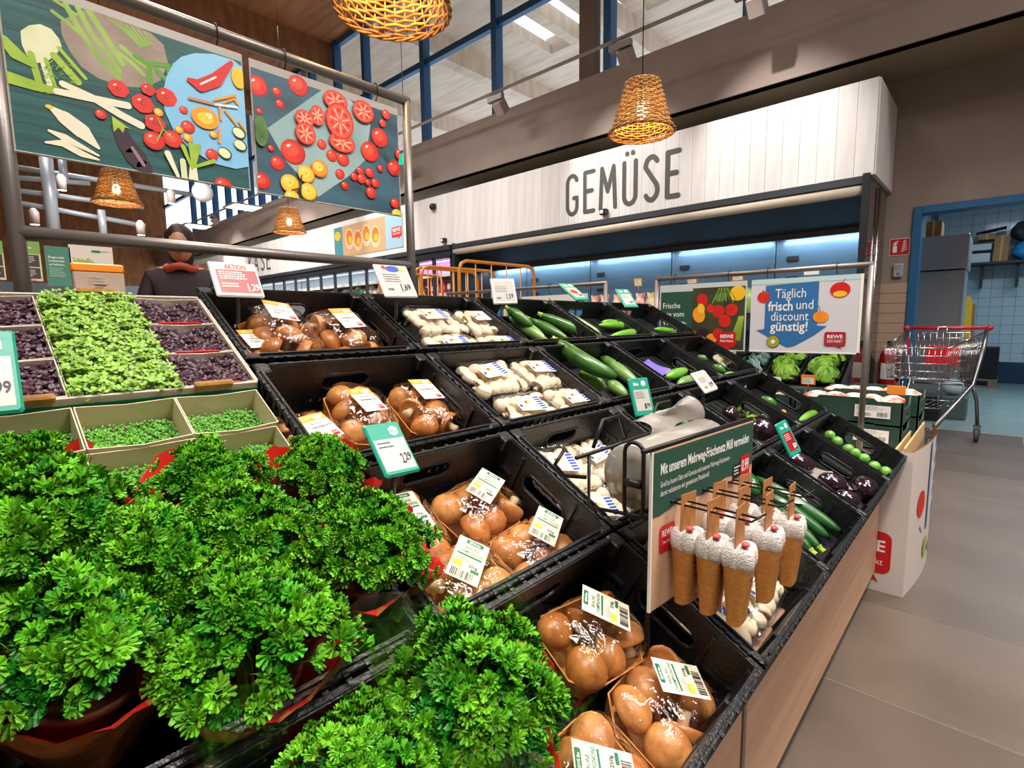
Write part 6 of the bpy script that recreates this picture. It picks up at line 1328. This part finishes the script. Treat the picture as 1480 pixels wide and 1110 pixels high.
b = MB(); b.cbox((-.90, 7.72, .06), (-.325, 8.4, 1.60), SS, .004); part(b, 'lower_body', cb); b = MB(); b.cbox((-.92, 7.70, 1.615), (-.31, 8.42, 1.99), SS, .006); part(b, 'hood', cb); b = MB(); b.cbox((-.88, 7.705, .12), (-.36, 7.72, 1.57), SS, .003); cd_ = part(b, 'door', cb); b = MB(); b.tube([(-.84, 7.69, .9), (-.84, 7.69, 1.1)], .01, CHROME, 8); hd2 = b.build('handle'); hd2.parent = cd_; bpy.context.view_layer.update(); hd2.matrix_parent_inverse = cd_.matrix_world.inverted()
sh = thing('wall_shelf', 'black wall shelf full of boxes in the store room', 'shelf', (.3, 11.45, 1.9)); bpy.context.view_layer.update()
b = MB(); b.box((-.8, 11.15, 1.90), (1.6, 11.69, 1.93), mat('shelf_black', '#1b2127', .4)); part(b, 'board', sh)
for x in (-.3, .12, 1.0): b = MB(); b.box((x, 11.3, 1.55), (x+.035, 11.69, 1.90), MATS['shelf_black']); part(b, 'bracket', sh)
CB = mat('brown_cardboard', '#a98252', .8, col2='#9c7546', nscale=8); CW_ = mat('white_carton', '#c3ccd2', .6); CDk = mat('dark_brown_carton', '#8a5a2c', .8)
def pbox(name, lab, px0, py0, px1, py1, Yp, dep, m, rot=0, z0=None, cat='box'):
    a = onp(px0, py1, 1, Yp); c = onp(px1, py0, 1, Yp); w_ = c.x-a.x; h_ = c.z-a.z; z = z0 if z0 is not None else a.z
    b = MB(); b.cbox((-w_/2, 0, 0), (w_/2, dep, h_), m, .006); b.box((-w_*.06, -.002, h_*.0), (w_*.06, .0, h_), mat('parcel_tape', '#c4a06a', .4)) if m in (CB, CDk) else None
    b.box((-w_/2, .0, h_*.72), (w_/2, -.0015, h_*.73), GREYP); return b.build(name, None, TR((a.x+w_/2, Yp, z)) @ RY(rot), label=lab, cat=cat)
pbox('cardboard_box', 'small dark brown box on top of the steel cabinet', 1337, 320, 1362, 346, 7.8, .3, CDk, 0, 1.99)
pbox('cardboard_box', 'wide flat brown box leaning at the left end of the shelf', 1362, 330, 1410, 346, 11.2, .35, CB, -.12, 2.17)
pbox('cardboard_box', 'white carton on the shelf, upper of two', 1397, 348, 1434, 360, 11.17, .4, CW_, 0, 2.12); pbox('cardboard_box', 'white carton on the shelf, lower of two', 1395, 361, 1432, 377, 11.2, .4, CW_, 0, 1.93)
pbox('cardboard_box', 'open brown box lying on the white cartons', 1413, 336, 1440, 347, 11.2, .3, CB, .03, 2.28)
pbox('cardboard_box', 'tall brown box standing right of the white cartons', 1434, 338, 1460, 376, 11.2, .35, CB, 0.02, 1.93)
pbox('dark_board', 'dark blue board lying aslant on top of the boxes', 1411, 326, 1456, 332, 11.25, .3, mat('dark_navy', '#22344a', .5), -.18, 2.42, 'board')
b = MB(); b.ell((0, 0, 0), (.20, .17, .15), mat('blue_plastic_bag', '#1f86c8', .25, col2='#3fa5de', nscale=6, bump=.8, bscale=14, coat=.5), 18, 12, fn=lambda d: 1+.16*noise.noise(d*3)); b.build('plastic_bag', None, TR((.24, 11.35, 2.08)), label='bright blue plastic bag at the right end of the shelf', cat='bag')
b = MB(); b.ell((0, 0, 0), (.19, .16, .16), mat('black_net_bag', '#1e2a33', .4, col2='#32414c', nscale=14, bump=.6, bscale=40), 16, 10, fn=lambda d: 1+.14*noise.noise(d*3)); b.tube([(0, 0, .12), (-.01, .02, .24), (.02, .0, .36)], .012, BLACKM, 6); b.build('net_sack', None, TR((.20, 11.4, 2.38)), label='black net sack tied above the blue bag', cat='bag')
YB_ = mat('yellow_plastic_board', '#e3b011', .35)
yb = thing('folded_floor_sign', 'tall narrow yellow folded floor sign leaning at the store room wall', 'sign', fr((-.40, 10.9, 0), (1, 0, 0), (0, .15, 1)))
b = MB(); b.plate([(-.08, 0), (.08, 0), (.055, 1.30), (.02, 1.42), (-.02, 1.42), (-.055, 1.30)], [], .03, YB_); b.build('front_leaf', yb); b = MB(); b.plate([(-.06, 0), (.10, 0), (.07, 1.28), (.03, 1.32), (-.03, 1.32)], [], .02, mat('brown_back_leaf', '#9b6d3a', .6), TR((.02, 0, -.03))); b.build('rear_leaf', yb)
pl = thing('wooden_pallet', 'worn wooden pallet under the black crates in the store room', 'pallet', (-.4, 11.1, 0)); PW = mat('pallet_wood', '#8c7358', .85, col2='#77604a', nscale=9); bpy.context.view_layer.update()
for k in range(3): b = MB(); b.box((-.8+.36*k, 10.72, .03), (-.70+.36*k, 11.5, .11), PW); part(b, 'block', pl)
for k in range(5): b = MB(); b.box((-.8, 10.72+.17*k, .11), (.03, 10.82+.17*k, .135), PW); part(b, 'board', pl)
b = MB(); b.box((-.8, 10.72, .0), (.03, 10.85, .03), PW); part(b, 'board', pl)
CRB = mat('dark_crate_blue_black', '#171d26', .4)
fc = MB(); fc.cbox((-.30, 0, 0), (.30, .4, .052), CRB, .004)
for k in range(10): fc.box((-.27+.058*k, -.003, .008), (-.235+.058*k, .001, .044), BLACKM)
fcm = fc.mesh('folded_crate')
for k in range(9): obj('folded_crate', fcm, None, TR((-.28, 10.76, .136+.054*k)), label=('topmost' if k == 8 else 'bottom' if k == 0 else ordn(k)+' from below')+' black folded crate in the pallet stack', cat='crate', group='folded crates on the pallet')
b = MB(); b.cbox((-.07, 0, 0), (.07, .30, .26), CRB, .008); [b.box((-.055, -.004, .03+.045*k), (.055, .0, .05+.045*k), BLACKM) for k in range(5)]; b.build('folded_crate', None, TR((-.475, 6.95, 0)), label='black crate standing on the store room floor behind the trolley', cat='crate')
b = MB(); b.ell((0, 0, 0), (.10, .10, .09), mat('clear_water_bag', '#b8cfd6', .15, coat=.6, bump=.4, bscale=20), 14, 10); b.build('plastic_bag', None, TR((-.33, 7.4, .33)), label='crumpled clear plastic bag behind the trolley', cat='bag')
b = MB(); b.cbox((-.45, 7.2, 0), (-.2, 7.6, .24), mat('grey_bin', '#4d5b63', .4), .01); b.build('grey_box', None, label='low grey box under the clear bag behind the trolley', cat='box')

# ================================================================== CEILING TRACKS AND SPOTS, TUBES, EXIT SIGNS
TRK = mat('grey_light_track', '#8b8684', .4, .4); SPM = mat('beige_spot_housing', '#94857e', .45)
def track(name_lab, P, Q, r=.018): b = MB(); b.tube([P, Q], r, TRK, 4, smooth=False); b.build('light_track', None, label=name_lab, cat='light track')
track('long grey light track in front of the bulkhead', (-21, 5.1, 4.02), (3, 5.1, 4.02), .022)
for k, (px_, t) in enumerate(((296, 'far left'), (515, 'beside the largest lamp'), (722, 'over the orange cages'), (905, 'behind the second lamp'), (1095, 'at the upper picture edge'))):
    x = onp(px_, 150 if px_ < 700 else (150 if px_ < 800 else (85 if px_ < 1000 else 10)), 1, 5.1).x if px_ != 515 else -8.2
    r = thing('track_spot', 'square grey beige track spot '+t, 'spotlight', TR((x, 5.1, 3.98)), 'track spots on the long track')
    b = MB(); b.cbox((-.20, -.03, -.07), (.06, .03, 0), TRK, .004); b.build('adapter', r); b = MB(); b.T = TR((-.02, .03, -.13)) @ RX(.75) ; b.cbox((-.07, -.07, -.10), (.07, .07, .06), SPM, .008); b.add([(-.055, -.055, -.101), (.055, -.055, -.101), (.055, .055, -.101), (-.055, .055, -.101)], [(0, 1, 2, 3)], emit('spot_lens', '#fff1dc', 6)); b.build('head', r)
for x, tx, pw_ in ((-1.9, -1.75, 200), (-4.0, -3.4, 150), (-8.6, -8.2, 150), (-12, -11.6, 190), (-16, -15.6, 220)):
    spot('board_spot_light', (x, 3.9, 4.3), (tx, YF, 2.85), pw_*1.5, 46, .75, (1, .96, .92), .03)
EX = emit('exit_green', '#19b98a', 1.6)
for lab, px_, py_, Yp in (('small green exit sign right of the tomato poster', 584, 228, 5.3), ('tiny green exit sign far left under the ceiling', 238, 346, 5.3)):
    p = onp(px_, py_, 1, Yp); b = Sheet(.001); b.box((-.14, -.08, -.03), (.14, .08, 0), EX); b.stroke([(-.02, -.05), (-.02, .03)], .03, WHITE); b.oval(-.02, .055, .018, .018, WHITE); b.stroke([(.03, .0), (.09, 0)], .018, WHITE); b.poly([(.08, .03), (.12, 0), (.08, -.03)], WHITE); b.tube([(0, .08, -.015), (0, ZC-p.z, -.015)], .006, TRK, 5); b.build('exit_sign', None, fr(p, (1, 0, 0), (0, 0, 1)), label=lab, cat='sign')
GT = mat('grey_ceiling_tube', '#aab2bd', .4, .3)
for k, (a, c) in enumerate((((60, 186), (1310/1, 380)), ((80, 345), (960, 460)), ((90, 425), (970, 585)), ((90, 262), (600, 300)))):
    p = onp(a[0]/4.627, 200+a[1]/4.627, 0, -14.0); q = onp(c[0]/4.627, 200+c[1]/4.627, 0, -14.0); b = MB(); b.tube([p, q], .05, GT, 8); b.build('ceiling_tube', None, label='long pale service tube under the timber ceiling, '+('upper', 'middle', 'lower', 'thin')[k]+' one', cat='tube')
for k, (a, c) in enumerate((((310, 130), (355, 610)), ((415, 130), (430, 300)), ((350, 250), (368, 370)), ((675, 480), (695, 660)))):
    p = onp(a[0]/4.627, 200+a[1]/4.627, 0, -13.8); q = onp(c[0]/4.627, 200+c[1]/4.627, 0, -13.8); q.y = p.y = (p.y+q.y)/2; b = MB(); b.tube([p, q], .07 if k else .11, GT, 8); b.build('column_tube', None, label='upright pale steel tube '+('tallest left', 'short beside the tallest', 'thin short', 'right of the wicker lamp')[k], cat='tube')
for k, (x, y) in enumerate(((228, 530), (1145, 395), (940, 605), (410, 300))):
    p = onp(x/4.627, 200+y/4.627, 0, -12.5); r = thing('ceiling_spot', 'small lit ceiling spotlight far back, '+('lower left', 'right of the wicker lamp', 'low beside the person', 'beside the tall tube')[k], 'spotlight', TR(p)); b = MB(); b.lathe([(.07, -.12), (.075, .1), (.03, .16), (.00001, .16)], SPM, 14); b.build('housing', r); b = MB(); b.lathe([(.00001, -.125), (.065, -.12)], emit('far_spot', '#eef6ff', 10), 14); b.build('lens', r)
p = onp(1355/4.627, 200+360/4.627, 0, -12.5); b = MB(); b.ell((0, 0, 0), (.20, .20, .20), mat('white_dome', '#c9ccd0', .3), 18, 12); b.build('ceiling_dome', None, TR(p), label='white round dome under the ceiling right of the wicker lamp', cat='dome')
for k, (x, y) in enumerate(((870, 240), (700, 308))):
    p = onp(x/2.467, 300-4+(y-240+0)/2.467 if False else y/1.0*0+((740/2.467) if k == 0 else (808/2.467)), 1, 5.0); b = MB(); b.box((-.35, -.35, 0), (.35, .35, .02), TRK); b.add([(-.3, -.3, -.002), (.3, -.3, -.002), (.3, .3, -.002), (-.3, .3, -.002)], [(0, 3, 2, 1)], emit('panel_light', '#fff4e6', 5)); b.tube([(0, 0, 0), (0, 0, ZC-p.z)], .008, TRK, 5); b.build('panel_lamp', None, TR(p), label='flat square white panel lamp, '+('nearer' if k == 0 else 'further')+' one under the far ceiling', cat='lamp')

# ================================================================== LEFT BACKGROUND: SIGNS, BAG, PEOPLE
def lp(px_, py_): p = onp(px_, py_, 0, -2.2); return p.y, p.z
def backsign(lab, y0, y1, z0, z1, draw, x=-2.2):
    s = Sheet(.001); W, H = y1-y0, z1-z0; s.box((0, 0, -.006), (W, H, 0), mat('sign_edge', '#b9ab90', .6)); draw(s, W, H); s.build('counter_sign', None, fr((x, y0, z0), (0, 1, 0), (0, 0, 1)), label=lab, cat='sign')
CH = mat('chalk_dark', '#4b433f', .7); LG = mat('light_green_print', '#7fae5a', .55); BE = mat('beige_print', '#d9ceb2', .6)
def d1(s, W, H):
    s.rect(0, 0, W, H, BE); s.rect(0, H*.68, W, H, LG); s.rect(W*.05, H*.36, W*.92, H*.66, CH); s.rect(W*.05, H*.06, W*.92, H*.33, CH)
    for yy in (.62, .28): s.lines(W*.1, H*yy, W*.7, H*.18, 4, WHITE, 5, .35)
    s.lines(W*.2, H*.85, W*.5, H*.08, 1, WHITE, 5); s.rect(W*.1, 0, W*.7, H*.04, mat('salmon_print', '#d98a7a', .6))
def d2(s, W, H):
    s.rect(0, 0, W, H, mat('sage_green_print', '#4f8a77', .55))
    for k, t in enumerate(('Regionale', 'Leckereien', 'erleben.')): s.text(t, W*.12, H*(.70-.09*k), H*.055, WHITE, w=W*.62, bold=.02)
    s.lines(W*.12, H*.46, W*.75, H*.25, 5, WHITE, 7, .2)
def d3(s, W, H):
    s.rect(0, 0, W, H, mat('pale_photo', '#e6ddd0', .6)); r = random.Random(2)
    for k in range(22): s.stroke([(W*(.1+.02*k), H*.42), (W*(.08+.022*k), H*(.52+.1*r.random()))], .002, LEEK); s.z -= s.dz
    for k in range(5): s.oval(W*(.45+.09*k), H*.42, W*.06, H*.05, mat('terracotta_print', '#c98a70', .6))
    s.rrect(W*.5, H*.8, W*.72, H*.87, GREENP, .004); s.lines(W*.74, H*.86, W*.2, H*.05, 2, GREYP, 2)
backsign('green topped chalk board sign with text blocks behind the frame post', lp(28, 400)[0], lp(62, 400)[0], 1.225, 1.345, d1); backsign('second green topped chalk board sign at the left picture edge', lp(-20, 400)[0], lp(9, 400)[0], 1.225, 1.34, d1)
backsign('sage green panel with white text behind the left frame post', lp(66, 380)[0], lp(103, 380)[0], 1.212, 1.335, d2); backsign('pale picture sign with herbs print above the orange topped bag', lp(101, 380)[0], lp(164, 380)[0], 1.24, 1.345, d3)
b = MB(); b.box((-2.6, -.3, 0), (-2.05, 1.9, 1.17), mat('grey_counter', '#8a8a8c', .5)); rcn = b.build('rear_counter', None, label='grey shelf counter behind the island ridge carrying the signs', cat='counter')
for y_ in (.17, .27, .36): b = MB(); b.box((-2.207, y_-.003, 1.17), (-2.200, y_+.003, 1.24), STEEL); b.build('foot', rcn)
r = thing('seed_bag', 'kraft paper bag with orange top band standing above the microgreens', 'bag', fr(onp(146, 418, 0, -1.50)-Vector((0, 0, .02)), (0, 1, 0), (-.1, 0, 1)))
b = MB(); b.cbox((-.047, 0, -.02), (.047, .060, .0), mat('pale_kraft_paper', '#b7a08e', .6, bump=.2, bscale=40), .003); b.build('paper_body', r); b = MB(); b.cbox((-.049, .058, -.018), (.048, .078, .001), mat('orange_band', '#ee8c12', .4), .003); b.build('top_band', r)
b = MB(); b.tube([(0, 0, -.01), (0, -1.16, -.01)], .004, BLACKM, 6); b.build('support_rod', r)
s = Sheet(.0006); s.lines(-.02, .045, .04, .02, 3, GREYP, 4, .2); s.lines(-.010, .03, .026, .012, 2, BLACKP, 9, .4); s.build('print', r)

SKIN = mat('skin', '#c08a6e', .5, sss=.1); HAIR = mat('dark_brown_hair', '#2a1713', .5, bump=.3, bscale=120); JKT = mat('dark_jacket', '#2b1b20', .7); TRS = mat('dark_trousers', '#20242c', .8); REDC = mat('orange_red_scarf', '#a8402c', .6); LJK = mat('light_shirt', '#c9b2b0', .7)
def person(lab, x, y, face, H, jk, scarf, armup=0):
    root = thing('person', lab, 'person', TR((x, y, 0)) @ RZ(face)); k = H/1.75
    V = [(0, 0, .96), (0, 0, 1.16), (0, 0, 1.38), (0, .01, 1.50)]; E_ = [(0, 1), (1, 2), (2, 3)]; R_s = [(.16, .11), (.15, .11), (.18, .11), (.055, .055)]
    def chain(start, pts, rr):
        p = start
        for q, r_ in zip(pts, rr): V.append(q); R_s.append((r_, r_)); E_.append((p, len(V)-1)); p = len(V)-1
        return p
    for s_ in (-1, 1):
        chain(0, [(s_*.10, 0, .86), (s_*.11, -.01, .50), (s_*.11, .02, .10), (s_*.11, -.14, .04)], (.095, .062, .042, .038))
        el = (s_*.24, -.05, 1.12+armup*.05); hd_ = (s_*.17, -.28, 1.05+armup*.2)
        w_ = chain(2, [(s_*.17, 0, 1.42), el, hd_], (.062, .044, .030))
        h0 = chain(w_, [(hd_[0], hd_[1]-.07, hd_[2])], (.034,))
        for f in range(4): chain(h0, [(hd_[0]+(f-1.5)*.02, hd_[1]-.12, hd_[2]-.005), (hd_[0]+(f-1.5)*.02, hd_[1]-.14-.01*(1.5-abs(f-1.5)), hd_[2]-.035)], (.0095, .008))
        chain(w_, [(hd_[0]-s_*.035, hd_[1]-.05, hd_[2]), (hd_[0]-s_*.042, hd_[1]-.085, hd_[2]-.015)], (.011, .009))
    me = bpy.data.meshes.new('body'); me.from_pydata([tuple(Vector(v)*k) for v in V], E_, []); o = bpy.data.objects.new('body', me); COL.objects.link(o)
    sk_ = o.modifiers.new('skin', 'SKIN'); 
    for i, d in enumerate(me.skin_vertices[0].data): d.radius = (R_s[i][0]*k, R_s[i][1]*k); d.use_root = (i == 0)
    o.modifiers.new('sub', 'SUBSURF').levels = 2
    dg = bpy.context.evaluated_depsgraph_get(); dg.update(); m2 = bpy.data.meshes.new_from_object(o.evaluated_get(dg)); bpy.data.objects.remove(o)
    m2.name = 'body'; m2.materials.clear()
    for m in (jk, TRS, SKIN): m2.materials.append(m)
    for f in m2.polygons:
        c = f.center/k; f.use_smooth = True; f.material_index = 2 if (c.z > 1.47 or (c.y < -.27 and c.z > .8)) else (1 if c.z < .94 else 0)
    obj('body', m2, root)
    b = MB(); b.ell((0, 0, 1.625*k), (.074*k, .093*k, .115*k), SKIN, 24, 16, fn=lambda d: 1-.10*max(0, -d.z)*(1 if d.y < 0 else .6)); b.ell((0, -.095*k, 1.610*k), (.013*k, .022*k, .020*k), SKIN, 10, 8); b.ell((-.075*k, .0, 1.62*k), (.010*k, .018*k, .030*k), SKIN, 8, 6); b.ell((.075*k, .0, 1.62*k), (.010*k, .018*k, .030*k), SKIN, 8, 6)
    for s_ in (-1, 1): b.ell((s_*.030*k, -.080*k, 1.640*k), (.013*k, .010*k, .008*k), WHITE, 8, 6); b.ell((s_*.030*k, -.0875*k, 1.640*k), (.006*k, .004*k, .006*k), BLACKP, 8, 6)
    b.ell((0, -.086*k, 1.572*k), (.022*k, .008*k, .006*k), mat('lips', '#9b4f47', .5), 8, 6); b.build('head', root)
    b = MB(); b.ell((0, .020*k, 1.655*k), (.088*k, .100*k, .112*k), HAIR, 22, 14, fn=lambda d: 1+.05*noise.noise(d*6)); b.ell((0, .07*k, 1.58*k), (.075*k, .055*k, .11*k), HAIR, 16, 10); b.build('hair', root)
    if scarf: b = MB(); b.tube([(.085*k*cos(a), .075*k*sin(a)-.01, 1.475*k+.012*sin(3*a)) for a in [2*pi*i/16 for i in range(16)]], .024*k, REDC, 10, closed=True); b.build('scarf', root)
person('person with dark hair, dark jacket and orange red scarf walking behind the island', -3.9, 1.08, 1.2, 1.72, JKT, True, 1)
person('person with brown hair far back before the rose lit refrigerator', onp(613, 405, 1, 4.9).x, 4.9, .4, 1.60, LJK, False)
